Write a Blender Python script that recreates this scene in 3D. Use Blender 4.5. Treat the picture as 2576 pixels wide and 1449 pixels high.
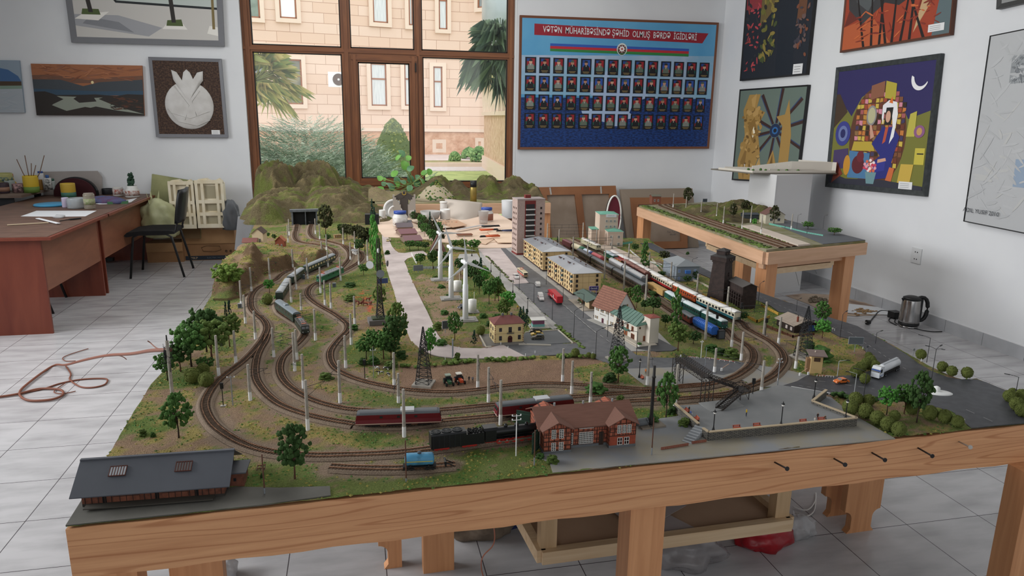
import bpy, bmesh, math, random
import numpy as np
from mathutils import Vector, Matrix, Euler
D=bpy.data; S=bpy.context.scene; COL=S.collection
for o in list(D.objects): D.objects.remove(o)
rnd=random.Random(7)
# ---------------- camera ----------------
CAMH=1.65
VX=np.array([9600.,420.]);VY=np.array([888.,290.]);PC=np.array([1288.,724.5])
FPX=float(np.sqrt(-np.dot(VX-PC,VY-PC)))
def _d(v):
 a=np.array([v[0]-PC[0],-(v[1]-PC[1]),-FPX]);return a/np.linalg.norm(a)
_X=_d(VX);_Y=_d(VY);_Z=np.cross(_X,_Y);_Y=np.cross(_Z,_X);RC=np.array([_X,_Y,_Z])
cam=D.cameras.new('camera');co=D.objects.new('camera',cam);COL.objects.link(co);S.camera=co
cam.sensor_fit='HORIZONTAL';cam.sensor_width=36;cam.lens=FPX/2576*36;cam.clip_start=.05;cam.clip_end=300
m4=Matrix([list(RC[i])+[0] for i in range(3)]+[[0,0,0,1]]);m4.translation=Vector((0,0,CAMH));co.matrix_world=m4
# ---------------- light and exposure ----------------
W=D.worlds.new('sky');S.world=W;W.use_nodes=True
bg=W.node_tree.nodes['Background'];bg.inputs[0].default_value=(.93,.965,1,1);bg.inputs[1].default_value=1.85
def area(name,loc,rot,sx,sy,power,col=(1,1,1),spread=180):
 l=D.lights.new(name,'AREA');l.shape='RECTANGLE';l.size=sx;l.size_y=sy;l.energy=power;l.color=col;l.spread=math.radians(spread)
 o=D.objects.new(name,l);COL.objects.link(o);o.location=loc;o.rotation_euler=rot;return o
area('assumed_daylight_left',(-4.9,4.0,2.6),(0,math.radians(-82),0),2.0,4.6,195,(.98,.99,1),125)  # added area light, assumed unseen daylight from the left; no window is built
area('assumed_daylight_rear',(.5,-2.6,2.2),(math.radians(90),0,0),6.0,2.0,40,(.98,.99,1))  # added fill from behind the camera, daylight assumed; that wall has no opening
area('ceiling_fill',(.8,5.8,3.8),(0,0,0),3.6,4.0,78,(1,.985,.96))  # soft overhead fill added to brighten the room
vs=S.view_settings;vs.view_transform='Standard';vs.look='None';vs.exposure=0.17;vs.gamma=1.0;vs.use_curve_mapping=False
# ---------------- pixel rays to places in the room ----------------
def ray(px,py): return RC@np.array([px-PC[0],-(py-PC[1]),-FPX])
T=.8
def at(px,py,z=T):
 w=ray(px,py);t=(z-CAMH)/w[2];return Vector((w[0]*t,w[1]*t,z))
def aty(px,py,y):
 w=ray(px,py);t=y/w[1];return Vector((w[0]*t,y,w[2]*t+CAMH))
def atx(px,py,x):
 w=ray(px,py);t=x/w[0];return Vector((x,w[1]*t,w[2]*t+CAMH))
def proj(p):
 c=RC.T@(np.array(p)-np.array([0,0,CAMH]));return PC[0]+FPX*c[0]/-c[2],PC[1]-FPX*c[1]/-c[2]
def hgt(px,pyb,pyt,z=T):
 b=at(px,pyb,z);lo=z;hi=z+5
 for _ in range(40):
  m=(lo+hi)/2
  if proj((b.x,b.y,m))[1]>pyt: lo=m
  else: hi=m
 return b,lo-z
def mpp(p): # metres per pixel at a place
 c=RC.T@(np.array(p)-np.array([0,0,CAMH]));return -c[2]/FPX
# ---------------- materials ----------------
def lin(c):
 if isinstance(c,str): c=tuple(int(c[i:i+2],16)/255 for i in (0,2,4))
 return tuple(((x+.055)/1.055)**2.4 if x>.04045 else x/12.92 for x in c)+(1,)
_M={}
def M(c,rough=.6,metal=0,c2=None,ns=40,bump=0,spec=.4,alpha=1,trans=0,emit=0,det=4,lo=.35,hi=.65,strx=None,bs=None,coat=0,obj=True):
 k=(c,rough,metal,c2,ns,bump,spec,alpha,trans,emit,lo,hi,strx,bs,coat)
 if k in _M: return _M[k]
 m=D.materials.new('mat_'+str(c));m.use_nodes=True;n=m.node_tree;b=n.nodes['Principled BSDF']
 L=n.links.new
 b.inputs['Base Color'].default_value=lin(c);b.inputs['Roughness'].default_value=rough;b.inputs['Metallic'].default_value=metal
 b.inputs['Specular IOR Level'].default_value=spec;b.inputs['Alpha'].default_value=alpha;b.inputs['Transmission Weight'].default_value=trans
 if coat: b.inputs['Coat Weight'].default_value=coat
 if emit: b.inputs['Emission Color'].default_value=lin(c);b.inputs['Emission Strength'].default_value=emit
 if c2 or bump:
  tc=n.nodes.new('ShaderNodeTexCoord');mp=n.nodes.new('ShaderNodeMapping');L(tc.outputs['Object'],mp.inputs[0])
  if strx: mp.inputs['Scale'].default_value=strx
  nz=n.nodes.new('ShaderNodeTexNoise');nz.inputs['Scale'].default_value=ns;nz.inputs['Detail'].default_value=det;L(mp.outputs[0],nz.inputs['Vector'])
  if c2:
   r=n.nodes.new('ShaderNodeValToRGB');r.color_ramp.elements[0].position=lo;r.color_ramp.elements[1].position=hi
   r.color_ramp.elements[0].color=lin(c);r.color_ramp.elements[1].color=lin(c2);L(nz.outputs['Fac'],r.inputs[0]);L(r.outputs[0],b.inputs['Base Color'])
  if bump:
   bp=n.nodes.new('ShaderNodeBump');bp.inputs['Strength'].default_value=min(1,bump);bp.inputs['Distance'].default_value=bs or .002
   L(nz.outputs['Fac'],bp.inputs['Height']);L(bp.outputs[0],b.inputs['Normal'])
 _M[k]=m;return m
def M_brick(c1,c2,mo,sc,w=.5,h=.25,ms=.02,rough=.8,off=.5,bump=.4,axis='XZ'):
 k=('brick',c1,c2,mo,sc,w,h,ms,off,axis)
 if k in _M: return _M[k]
 m=D.materials.new('brick');m.use_nodes=True;n=m.node_tree;b=n.nodes['Principled BSDF'];L=n.links.new
 tc=n.nodes.new('ShaderNodeTexCoord');sp=n.nodes.new('ShaderNodeSeparateXYZ');cb=n.nodes.new('ShaderNodeCombineXYZ')
 L(tc.outputs['Object'],sp.inputs[0])
 if axis=='XZ':
  ad=n.nodes.new('ShaderNodeMath');L(sp.outputs['X'],ad.inputs[0]);L(sp.outputs['Y'],ad.inputs[1]);L(ad.outputs[0],cb.inputs[0]);L(sp.outputs['Z'],cb.inputs[1])
 else:
  L(sp.outputs['X'],cb.inputs[0]);L(sp.outputs['Y'],cb.inputs[1])
 t=n.nodes.new('ShaderNodeTexBrick');t.offset=off;t.inputs['Scale'].default_value=sc;t.inputs['Brick Width'].default_value=w;t.inputs['Row Height'].default_value=h
 t.inputs['Mortar Size'].default_value=ms;t.inputs['Color1'].default_value=lin(c1);t.inputs['Color2'].default_value=lin(c2);t.inputs['Mortar'].default_value=lin(mo)
 L(cb.outputs[0],t.inputs['Vector']);L(t.outputs['Color'],b.inputs['Base Color']);b.inputs['Roughness'].default_value=rough
 bp=n.nodes.new('ShaderNodeBump');bp.invert=True;bp.inputs['Strength'].default_value=bump;bp.inputs['Distance'].default_value=.01/sc*4
 L(t.outputs['Fac'],bp.inputs['Height']);L(bp.outputs[0],b.inputs['Normal'])
 _M[k]=m;return m
def M_wood(c1,c2,grain=(60,1.2,60),rough=.55,ns=1.0,lo=.3,hi=.7,bump=.15,knots=0):
 k=('wood',c1,c2,grain,ns,lo,hi,knots)
 if k in _M: return _M[k]
 m=D.materials.new('wood');m.use_nodes=True;n=m.node_tree;b=n.nodes['Principled BSDF'];L=n.links.new
 tc=n.nodes.new('ShaderNodeTexCoord');mp=n.nodes.new('ShaderNodeMapping');L(tc.outputs['Object'],mp.inputs[0]);mp.inputs['Scale'].default_value=grain
 nz=n.nodes.new('ShaderNodeTexNoise');nz.inputs['Scale'].default_value=ns;nz.inputs['Detail'].default_value=5;nz.inputs['Distortion'].default_value=.6;L(mp.outputs[0],nz.inputs['Vector'])
 r=n.nodes.new('ShaderNodeValToRGB');e=r.color_ramp.elements;e[0].position=lo;e[0].color=lin(c1);e[1].position=hi;e[1].color=lin(c2)
 L(nz.outputs['Fac'],r.inputs[0]);out=r.outputs[0]
 if knots:
  mp2=n.nodes.new('ShaderNodeMapping');L(tc.outputs['Object'],mp2.inputs[0]);mp2.inputs['Scale'].default_value=(.55,.55,9)
  n3=n.nodes.new('ShaderNodeTexNoise');n3.inputs['Scale'].default_value=1.6;n3.inputs['Detail'].default_value=1.5;L(mp2.outputs[0],n3.inputs['Vector'])
  wv=n.nodes.new('ShaderNodeMath');wv.operation='MULTIPLY';wv.inputs[1].default_value=60;L(n3.outputs['Fac'],wv.inputs[0])
  fr=n.nodes.new('ShaderNodeMath');fr.operation='SINE';L(wv.outputs[0],fr.inputs[0])
  r3=n.nodes.new('ShaderNodeValToRGB');r3.color_ramp.elements[0].position=.78;r3.color_ramp.elements[0].color=(1,1,1,1);r3.color_ramp.elements[1].position=1;r3.color_ramp.elements[1].color=(.72,.6,.52,1)
  L(fr.outputs[0],r3.inputs[0])
  v=n.nodes.new('ShaderNodeTexVoronoi');v.inputs['Scale'].default_value=1.85;mp3=n.nodes.new('ShaderNodeMapping');mp3.inputs['Scale'].default_value=(1.,1.,1.6);L(tc.outputs['Object'],mp3.inputs[0]);L(mp3.outputs[0],v.inputs['Vector'])
  r2=n.nodes.new('ShaderNodeValToRGB');e=r2.color_ramp.elements;e[0].position=.0;e[0].color=(.9,.85,.8,1);e[1].position=.03;e[1].color=(1,1,1,1)
  L(v.outputs['Distance'],r2.inputs[0])
  for rr in (r3,r2):
   mx=n.nodes.new('ShaderNodeMixRGB');mx.blend_type='MULTIPLY';mx.inputs[0].default_value=.85;L(out,mx.inputs[1]);L(rr.outputs[0],mx.inputs[2]);out=mx.outputs[0]
 L(out,b.inputs['Base Color']);b.inputs['Roughness'].default_value=rough
 bp=n.nodes.new('ShaderNodeBump');bp.inputs['Strength'].default_value=bump;bp.inputs['Distance'].default_value=.003;L(nz.outputs['Fac'],bp.inputs['Height']);L(bp.outputs[0],b.inputs['Normal'])
 _M[k]=m;return m
def M_glass(name='glass',tint=(1,1,1,1),amt=.06):
 k=(name,tint,amt)
 if k in _M: return _M[k]
 m=D.materials.new(name);m.use_nodes=True;n=m.node_tree;n.nodes.clear();L=n.links.new
 o=n.nodes.new('ShaderNodeOutputMaterial');t=n.nodes.new('ShaderNodeBsdfTransparent');t.inputs[0].default_value=tint
 g=n.nodes.new('ShaderNodeBsdfGlossy');g.inputs['Roughness'].default_value=.03;x=n.nodes.new('ShaderNodeMixShader');x.inputs[0].default_value=amt
 L(t.outputs[0],x.inputs[1]);L(g.outputs[0],x.inputs[2]);L(x.outputs[0],o.inputs[0]);_M[k]=m;return m
# ---------------- mesh builder ----------------
class MB:
 def __init__(s): s.v=[];s.f=[];s.m=[];s.sm=[];s.mats=[]
 def mi(s,mat):
  if mat not in s.mats: s.mats.append(mat)
  return s.mats.index(mat)
 def add(s,v,f,mat,smooth=False):
  o=len(s.v);s.v+=[tuple(p) for p in v];s.f+=[tuple(i+o for i in q) for q in f];k=s.mi(mat);s.m+=[k]*len(f);s.sm+=[smooth]*len(f);return s
 def box(s,c,d,mat,rz=0,rot=None,taper=1):
  x,y,z=[k/2 for k in d];V=[Vector((a*x*(taper if e>0 else 1),b*y*(taper if e>0 else 1),e*z)) for e in(-1,1) for b in(-1,1) for a in(-1,1)]
  R=(Euler(rot).to_matrix() if rot else Matrix.Rotation(rz,3,'Z'));V=[R@p+Vector(c) for p in V]
  return s.add(V,[(0,2,3,1),(4,5,7,6),(0,1,5,4),(1,3,7,5),(3,2,6,7),(2,0,4,6)],mat)
 def bx(s,x0,x1,y0,y1,z0,z1,mat): return s.box(((x0+x1)/2,(y0+y1)/2,(z0+z1)/2),(x1-x0,y1-y0,z1-z0),mat)
 def beam(s,a,b,w,h,mat):
  a=Vector(a);b=Vector(b);d=(b-a);l=d.length;q=d.to_track_quat('X','Z').to_matrix()
  V=[q@Vector((i*l,j*w/2,k*h/2))+a for k in(-1,1) for j in(-1,1) for i in(0,1)]
  return s.add(V,[(0,2,3,1),(4,5,7,6),(0,1,5,4),(1,3,7,5),(3,2,6,7),(2,0,4,6)],mat)
 def cyl(s,a,b,r0,r1,mat,n=12,cap=True):
  a=Vector(a);b=Vector(b);q=(b-a).to_track_quat('Z','Y').to_matrix();V=[]
  for p,r in((a,r0),(b,r1)):
   for i in range(n): t=2*math.pi*i/n;V.append(p+q@Vector((r*math.cos(t),r*math.sin(t),0)))
  s.add(V,[(i,(i+1)%n,n+(i+1)%n,n+i) for i in range(n)],mat,True)
  if cap: s.add(V[:n],[tuple(range(n))[::-1]],mat);s.add(V[n:],[tuple(range(n))],mat)
  return s
 def tube(s,pts,r,mat,n=6,closed=False):
  P=[Vector(p) for p in pts];V=[];N=len(P);up=Vector((0,0,1))
  for i,p in enumerate(P):
   t=(P[(i+1)%N]-P[i-1]) if closed else (P[min(i+1,N-1)]-P[max(i-1,0)])
   if t.length<1e-9: t=Vector((1,0,0))
   t.normalize();a=t.cross(up)
   if a.length<.05: a=t.cross(Vector((0,1,0)))
   a.normalize();b=t.cross(a);rr=r[i] if isinstance(r,(list,tuple)) else r
   for k in range(n): q=2*math.pi*k/n;V.append(p+(a*math.cos(q)+b*math.sin(q))*rr)
  R=N if closed else N-1
  F=[(i*n+k,i*n+(k+1)%n,((i+1)%N)*n+(k+1)%n,((i+1)%N)*n+k) for i in range(R) for k in range(n)]
  if not closed: F+=[tuple(range(n))[::-1],tuple((N-1)*n+k for k in range(n))]
  return s.add(V,F,mat,True)
 def lathe(s,prof,mat,n=24,c=(0,0,0),sx=1,sy=1,smooth=True):
  V=[];
  for r,z in prof:
   for i in range(n): t=2*math.pi*i/n;V.append((c[0]+r*sx*math.cos(t),c[1]+r*sy*math.sin(t),c[2]+z))
  k=len(prof);F=[(j*n+i,j*n+(i+1)%n,(j+1)*n+(i+1)%n,(j+1)*n+i) for j in range(k-1) for i in range(n)]
  if prof[0][0]>1e-6: F.append(tuple(range(n))[::-1])
  if prof[-1][0]>1e-6: F.append(tuple((k-1)*n+i for i in range(n)))
  return s.add(V,F,mat,smooth)
 def poly(s,pts,mat,th=0,d=(0,0,-1)):
  P=[Vector(p) for p in pts];n=len(P)
  if not th: return s.add(P,[tuple(range(n))],mat)
  Q=[p+Vector(d)*th for p in P]
  return s.add(P+Q,[tuple(range(n)),tuple(range(n,2*n))[::-1]]+[(i,n+i,n+(i+1)%n,(i+1)%n) for i in range(n)],mat)
 def prism(s,prof,x0,x1,mat,smooth=False,axis='x'):
  n=len(prof)
  f=(lambda x,p:(x,p[0],p[1])) if axis=='x' else (lambda x,p:(p[0],x,p[1]))
  V=[f(x0,p) for p in prof]+[f(x1,p) for p in prof]
  s.add(V,[(i,(i+1)%n,n+(i+1)%n,n+i) for i in range(n)],mat,smooth)
  return s.add(V,[tuple(range(n))[::-1],tuple(range(n,2*n))],mat)
 def ico(s,c,r,mat,sub=1,sc=(1,1,1),noise=0,rs=None):
  V,F=ICO[sub];rs=rs or rnd;o=[]
  for v in V:
   k=r*(1+noise*(rs.random()-.5)*2);o.append((c[0]+v[0]*k*sc[0],c[1]+v[1]*k*sc[1],c[2]+v[2]*k*sc[2]))
  return s.add(o,F,mat,True)
 def mesh(s,name):
  me=D.meshes.new(name);me.from_pydata([tuple(p) for p in s.v],[],s.f)
  for m in s.mats: me.materials.append(m)
  me.polygons.foreach_set('material_index',s.m);me.polygons.foreach_set('use_smooth',s.sm);me.update()
  bm=bmesh.new();bm.from_mesh(me);bmesh.ops.recalc_face_normals(bm,faces=bm.faces);bm.to_mesh(me);bm.free();return me
 def build(s,name,parent=None,label=None,loc=None,rz=None):
  o=D.objects.new(name,s.mesh(name));COL.objects.link(o)
  if parent: o.parent=parent
  if loc is not None: o.location=loc
  if rz is not None: o.rotation_euler.z=rz
  if label: o['label']=label
  return o
ICO={}
for sub in (1,2,3,4):
 b=bmesh.new();bmesh.ops.create_icosphere(b,subdivisions=sub,radius=1);b.verts.ensure_lookup_table()
 ICO[sub]=([tuple(v.co) for v in b.verts],[tuple(v.index for v in f.verts) for f in b.faces]);b.free()
def thing(name,label=None,cat=None,loc=(0,0,0),rz=0,group=None,sc=None):
 o=D.objects.new(name,None);COL.objects.link(o);o.location=loc;o.rotation_euler.z=rz;o.empty_display_size=.02
 if sc: o.scale=sc if isinstance(sc,(tuple,list)) else (sc,)*3
 return tag(o,label,cat,group)
def tag(o,label=None,cat=None,group=None,kind=None):
 if label: o['label']=label
 if cat: o['category']=cat
 if group: o['group']=group
 if kind: o['kind']=kind
 return o
def struct(o): o['kind']='structure';return o
KIDS={}
def kids(r):
 if r.name in KIDS: return KIDS[r.name]
 return [c for c in ALLK(r)]
def ALLK(r): return [o for o in D.objects if o.parent==r]
def reg(r):
 KIDS[r.name]=[(c,[g for g in ALLK(c)]) for c in ALLK(r)];return r
def dup(root,loc=None,rz=None,label=None,group=None,sc=None,mats=None):
 if root.name not in KIDS: reg(root)
 r=root.copy();COL.objects.link(r)
 if loc is not None: r.location=loc
 if rz is not None: r.rotation_euler.z=rz
 if label: r['label']=label
 if group: r['group']=group
 if sc: r.scale=sc if isinstance(sc,(tuple,list)) else (sc,)*3
 for c,gs in KIDS[root.name]:
  d=c.copy();COL.objects.link(d);d.parent=r
  for g in gs: e=g.copy();COL.objects.link(e);e.parent=d
 return r
def inst(o,parent,name=None,loc=None,rot=None):
 c=D.objects.new(name or o.name.split('.')[0],o.data);COL.objects.link(c);c.parent=parent
 if loc is not None: c.location=loc
 if rot is not None: c.rotation_euler=rot
 return c
def text_mesh(txt,size,mat,parent,name,loc,rot=(math.pi/2,0,0),ext=.0005,align='CENTER',bold=0,sx=1,label=None,top=None):
 c=D.curves.new('t','FONT');c.body=txt;c.size=size;c.extrude=ext;c.align_x=align;c.align_y='CENTER';c.offset=bold;c.resolution_u=2
 o=D.objects.new('t',c);COL.objects.link(o);dg=bpy.context.evaluated_depsgraph_get();me=D.meshes.new_from_object(o.evaluated_get(dg))
 D.objects.remove(o);me.materials.clear();me.materials.append(mat)
 q=D.objects.new(name,me);COL.objects.link(q)
 if parent: q.parent=parent
 q.location=loc;q.rotation_euler=rot;q.scale=(sx,1,1)
 if label:q['label']=label
 return q
# deferred labels: things of one kind told apart by landmarks
DEFER=[]
def defer(o,head,px,py): DEFER.append((o,head,px,py));return o
def inpoly(x,y,P):
 c=False;n=len(P)
 for i in range(n):
  a=P[i];b=P[i-1]
  if (a[1]>y)!=(b[1]>y) and x<(b[0]-a[0])*(y-a[1])/(b[1]-a[1])+a[0]: c=not c
 return c
# ================= ROOM =================
YB=8.8; XR=4.666; HC=3.9
wallm=M('dcdee0',.75,c2='d6d8db',ns=1.6,bump=.05,bs=.002)
WX0,WX1,WZ0,WZ1=-1.199,1.957,.10,3.45
def wallbox(name,*a):
 return struct(MB().bx(*a,wallm).build(name))
wallbox('wall_back_left',-5,WX0,YB,YB+.25,0,HC)
wallbox('wall_back_right',WX1,XR+.2,YB,YB+.25,0,HC)
wallbox('wall_back_top',WX0,WX1,YB,YB+.25,WZ1,HC)
wallbox('wall_back_sill',WX0,WX1,YB,YB+.25,-.02,WZ0)
wallbox('wall_right',XR,XR+.2,-3,YB,0,HC)
wallbox('wall_left',-5.2,-5,-3,YB,0,HC)
wallbox('wall_front',-5,XR,-3.2,-3,0,HC)
struct(MB().bx(-5.2,XR+.2,-3.2,YB+.25,HC,HC+.1,M('d4d5d6',.8)).build('ceiling'))
# floor tiles
def floor_mat():
 m=D.materials.new('floor_tiles');m.use_nodes=True;n=m.node_tree;b=n.nodes['Principled BSDF'];L=n.links.new
 tc=n.nodes.new('ShaderNodeTexCoord');mp=n.nodes.new('ShaderNodeMapping');L(tc.outputs['Object'],mp.inputs[0]);mp.inputs['Location'].default_value=(1.743+.361*30,.62+.361*20,0)
 t=n.nodes.new('ShaderNodeTexBrick');t.offset=0;t.squash=1;t.inputs['Scale'].default_value=1;t.inputs['Brick Width'].default_value=.361;t.inputs['Row Height'].default_value=.361
 t.inputs['Mortar Size'].default_value=.0018;t.inputs['Color1'].default_value=(1,1,1,1);t.inputs['Color2'].default_value=(.93,.93,.93,1);t.inputs['Mortar'].default_value=(.14,.12,.13,1)
 L(mp.outputs[0],t.inputs['Vector'])
 mp2=n.nodes.new('ShaderNodeMapping');L(tc.outputs['Object'],mp2.inputs[0]);mp2.inputs['Scale'].default_value=(2.2,7,1);mp2.inputs['Rotation'].default_value=(0,0,.15)
 nz=n.nodes.new('ShaderNodeTexNoise');nz.inputs['Scale'].default_value=1.6;nz.inputs['Detail'].default_value=6;L(mp2.outputs[0],nz.inputs['Vector'])
 r=n.nodes.new('ShaderNodeValToRGB');r.color_ramp.elements[0].position=.3;r.color_ramp.elements[0].color=lin('aaa9ab');r.color_ramp.elements[1].position=.6;r.color_ramp.elements[1].color=lin('c3c2c4')
 L(nz.outputs['Fac'],r.inputs[0]);mx=n.nodes.new('ShaderNodeMixRGB');mx.blend_type='MULTIPLY';mx.inputs[0].default_value=1;L(r.outputs[0],mx.inputs[1]);L(t.outputs['Color'],mx.inputs[2])
 L(mx.outputs[0],b.inputs['Base Color']);b.inputs['Roughness'].default_value=.22;b.inputs['Specular IOR Level'].default_value=.35
 bp=n.nodes.new('ShaderNodeBump');bp.invert=True;bp.inputs['Strength'].default_value=.5;bp.inputs['Distance'].default_value=.002;L(t.outputs['Fac'],bp.inputs['Height']);L(bp.outputs[0],b.inputs['Normal'])
 return m
struct(MB().bx(-5,XR,-3,YB,-.05,0,floor_mat()).build('floor'))
bbm=M('b4b6ba',.3,c2='a4a6aa',ns=6)
b=MB()
for i in range(30):
 y0=-2.2+i*.362
 if y0+.36<YB: b.bx(XR-.012,XR,y0,y0+.359,0,.1,bbm)
struct(b.build('baseboard_right'))
b=MB()
for i in range(19):
 x0=-4.9+i*.362
 if x0+.36<WX0 or x0>WX1: b.bx(x0,min(x0+.359,XR-.013),YB-.012,YB,0,.1,bbm)
struct(b.build('baseboard_back'))
struct(MB().bx(XR-.006,XR,-2.2,YB-.02,.1,.106,M('d9dadc',.8)).build('trim_1'))
# window
wf=M_wood('6a3f25','84522f',grain=(14,14,1.2),rough=.4,ns=2.2)
wfh=M_wood('6a3f25','84522f',grain=(1.2,14,14),rough=.4,ns=2.2)
rub=M('15110f',.6)
wroot=struct(thing('window_1',loc=(0,8.9,0)))
fr=MB()
def mem(x0,x1,z0,z1,y0=-.035,y1=.035):
 v=(z1-z0)>(x1-x0);mt=wf if v else wfh
 e=.0 if v else .0015
 fr.bx(x0,x1,y0+e,y1-e,z0,z1,mt)
 if v: fr.bx(x0+(x1-x0)*.28,x1-(x1-x0)*.28,y0-.012,y0,z0,z1,mt)
 else: fr.bx(x0,x1,y0-.0105,y0+.002,z0+(z1-z0)*.28,z1-(z1-z0)*.28,mt)
G=.012
mem(-1.185,-1.085,WZ0,WZ1);mem(1.86,1.94,WZ0,WZ1);mem(-.105,.0,WZ0,WZ1);mem(.735,.82,2.34,WZ1);mem(.76,.83,WZ0,2.34)
mem(-1.185,1.94,WZ1-.08,WZ1);mem(-1.185,1.94,2.335,2.41);mem(-1.185,1.94,.765,.865);mem(-1.185,1.94,WZ0,.17)
# opening sash in the middle
o=fr.build('window_frame',wroot)
fr=MB();mem(0,.075,.80,2.335,-.06,.02);mem(.672,.762,.80,2.335,-.06,.02);mem(0,.762,2.255,2.335,-.06,.02);mem(0,.762,.80,.91,-.06,.02)
fr.build('sash_frame',wroot)
MB().bx(.735,.752,-.09,-.06,2.16,2.26,M('161412',.4)).build('handle',wroot,'black sash handle')
gl=M_glass('window_glass',(1,1,1,1),.045)
def pane(x0,x1,z0,z1):
 MB().bx(x0-.004,x1+.004,-.004,.002,z0-.004,z1+.004,gl).build('window_pane',wroot)
 g=MB()
 for a in ((x0,x0+G,z0,z1),(x1-G,x1,z0,z1),(x0,x1,z0,z0+G),(x0,x1,z1-G,z1)): g.bx(a[0],a[1],-.038,-.008,a[2],a[3],rub)
 g.build('rubber_seal',wroot,'thin black rubber seal')
for a in ((-1.085,-.105,2.41,WZ1-.08),(0,.735,2.41,WZ1-.08),(.82,1.86,2.41,WZ1-.08),(-1.085,-.105,.865,2.335),(.075,.672,.91,2.255),(.83,1.86,.865,2.335),
    (-1.085,-.105,.17,.765),(0,.76,.17,.765),(.83,1.86,.17,.765)): pane(*a)
rv=M('dcdee0',.7)
struct(MB().bx(WX0,WX0+.012,YB-.004,YB+.12,.1,WZ1,rv).bx(WX1-.012,WX1,YB-.004,YB+.12,.1,WZ1,rv).build('trim_2'))
# ================= OUTSIDE =================
ZG=-.15
grass=M('92a468',.9,c2='b3c07e',ns=3,det=8)
struct(MB().bx(-25,30,9.2,27,ZG-.3,ZG,grass).build('lawn'))
pv=M_brick('d4cbc8','c8bfbc','a59c98',2.2,.5,.25,.02)
def gz(px,py,z=ZG): return at(px,py,z)
yk=gz(1130,421).y
struct(MB().bx(-25,30,yk-1.9,yk,ZG-.1,ZG+.02,M_brick('d9d2d0','cfc8c6','b0a8a6',3,.5,.25,.02,axis='XY')).build('garden_path'))
tag(MB().bx(-6,7.9,yk,yk+.25,ZG,ZG+.16,M('d9c6b2',.8)).build('kerb'),'pale stone kerb along the path outside the right window pane','kerb')
struct(MB().bx(-25,30,yk+.25,yk+2.6,ZG-.1,ZG+.1,M('a48672',.95,c2='8f9a60',ns=2)).build('flower_bed'))
struct(MB().bx(-25,30,yk+2.6,60,ZG-.1,ZG+.06,M('d8cbc6',.85,c2='cbbeb9',ns=1)).build('pavement'))
YF=34.
stone=M_brick('dcc4b1','d6baa4','b4937e',1.0,1.15,.42,.012,off=.45,bump=.5)
ston2=M('d9b59b',.9,c2='c49c82',ns=3.2,bump=1,bs=.15,det=6)
band=M('dcc9b6',.8)
fac=thing('stone_building',"cream stone three storey building with tall narrow brown windows seen through the window",'building',(0,0,0))
base=[(-22,YF-6),(-9,YF-2.2),(gz(870,388).x,YF-.6),(gz(1000,388).x,YF),(gz(1156,388).x+.25,YF+.2),(gz(1216,388).x+1.0,YF-1.6),(14,YF-2)]
def fwall(mb,z0,z1,off,mt):
 n=len(base);P=[(x,y-off) for x,y in base]
 for i in range(n-1):
  a,b2=P[i],P[i+1];mb.add([(a[0],a[1],z0),(b2[0],b2[1],z0),(b2[0],b2[1],z1),(a[0],a[1],z1),(a[0],a[1]+1,z1),(b2[0],b2[1]+1,z1)],[(0,1,2,3),(3,2,5,4)],mt)
w=MB();fwall(w,ZG,13,0,stone);w.build('wall',fac)
w=MB();fwall(w,ZG,.98,.12,ston2);w.build('rusticated_plinth',fac,'rough hewn stone plinth')
w=MB();fwall(w,.96,1.1,.2,band);w.build('plinth_moulding',fac)
w=MB();fwall(w,4.42,4.54,.16,band);w.build('string_course',fac)
def fy(x,off=0):
 for (x0,y0),(x1,y1) in zip(base,base[1:]):
  if x0<=x<=x1: return y0+(y1-y0)*(x-x0)/(x1-x0)-off, math.atan2(y1-y0,x1-x0)
 return YF,0
wb=M_wood('8a5233','9c6340',rough=.5);gd=M('7c8684',.1,spec=.8,c2='5e6664',ns=2);cur=M('dfe2e0',.8,c2='b9c0c2',ns=6,strx=(14,1,.3));cur2=M('b09a6c',.8,c2='8f7c55',ns=5,strx=(12,1,.5))
def fwin(px0,px1,py0,py1,gm,curt=True,sill=True):
 y,a=fy(0);
 for _ in range(3):
  p=aty((px0+px1)/2,(py0+py1)/2,y);y,a=fy(p.x)
 p0=aty(px0,py1,y);p1=aty(px1,py0,y);wd=(p1.x-p0.x);h=p1.z-p0.z;c=Vector(((p0.x+p1.x)/2,y-.02,p0.z))
 q=D.objects.new('window',None);COL.objects.link(q);q.parent=fac;q.location=c;q.rotation_euler.z=a
 s=MB();t=.17
 s.bx(-wd/2-t,-wd/2,-.1,.05,-t,h+t,band).bx(wd/2,wd/2+t,-.1,.05,-t,h+t,band).bx(-wd/2,wd/2,-.1,.05,-t,0,band).bx(-wd/2,wd/2,-.1,.05,h,h+t,band)
 s.build('stone_surround',q)
 s=MB();t=.06
 s.bx(-wd/2,-wd/2+t,-.05,0,0,h,wb).bx(wd/2-t,wd/2,-.05,0,0,h,wb).bx(-wd/2,wd/2,-.05,0,0,t,wb).bx(-wd/2,wd/2,-.05,0,h-t,h,wb).bx(-wd/2,wd/2,-.05,0,h*.62,h*.62+t,wb)
 s.build('frame',q)
 MB().bx(-wd/2+t,wd/2-t,-.02,0,t,h-t,gm).build('pane',q)
for a in ((721,757,150,262,M('8f8b70',.15,c2='575c58',ns=1.4)),(933,971,160,266,cur),(1018,1034,160,266,cur),(1090,1112,168,270,cur),(1196,1216,176,196,gd),
    (704,741,-60,46,M('e6eae8',.3)),(937,973,-60,57,cur),(1028,1037,-50,64,cur),(1103,1124,-40,74,cur),(1202,1218,-40,20,gd),(1096,1112,360,374,gd),(1205,1213,356,366,gd),(640,664,150,250,gd),(628,648,-60,45,M('6f7c70',.2,c2='8a9a8c',ns=3))): fwin(*a)
ac=aty(857,201,YF-2.1)
a=thing('air_conditioner','white outdoor air conditioner unit mounted on the stone facade','air conditioner',(ac.x,ac.y,ac.z))
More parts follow.
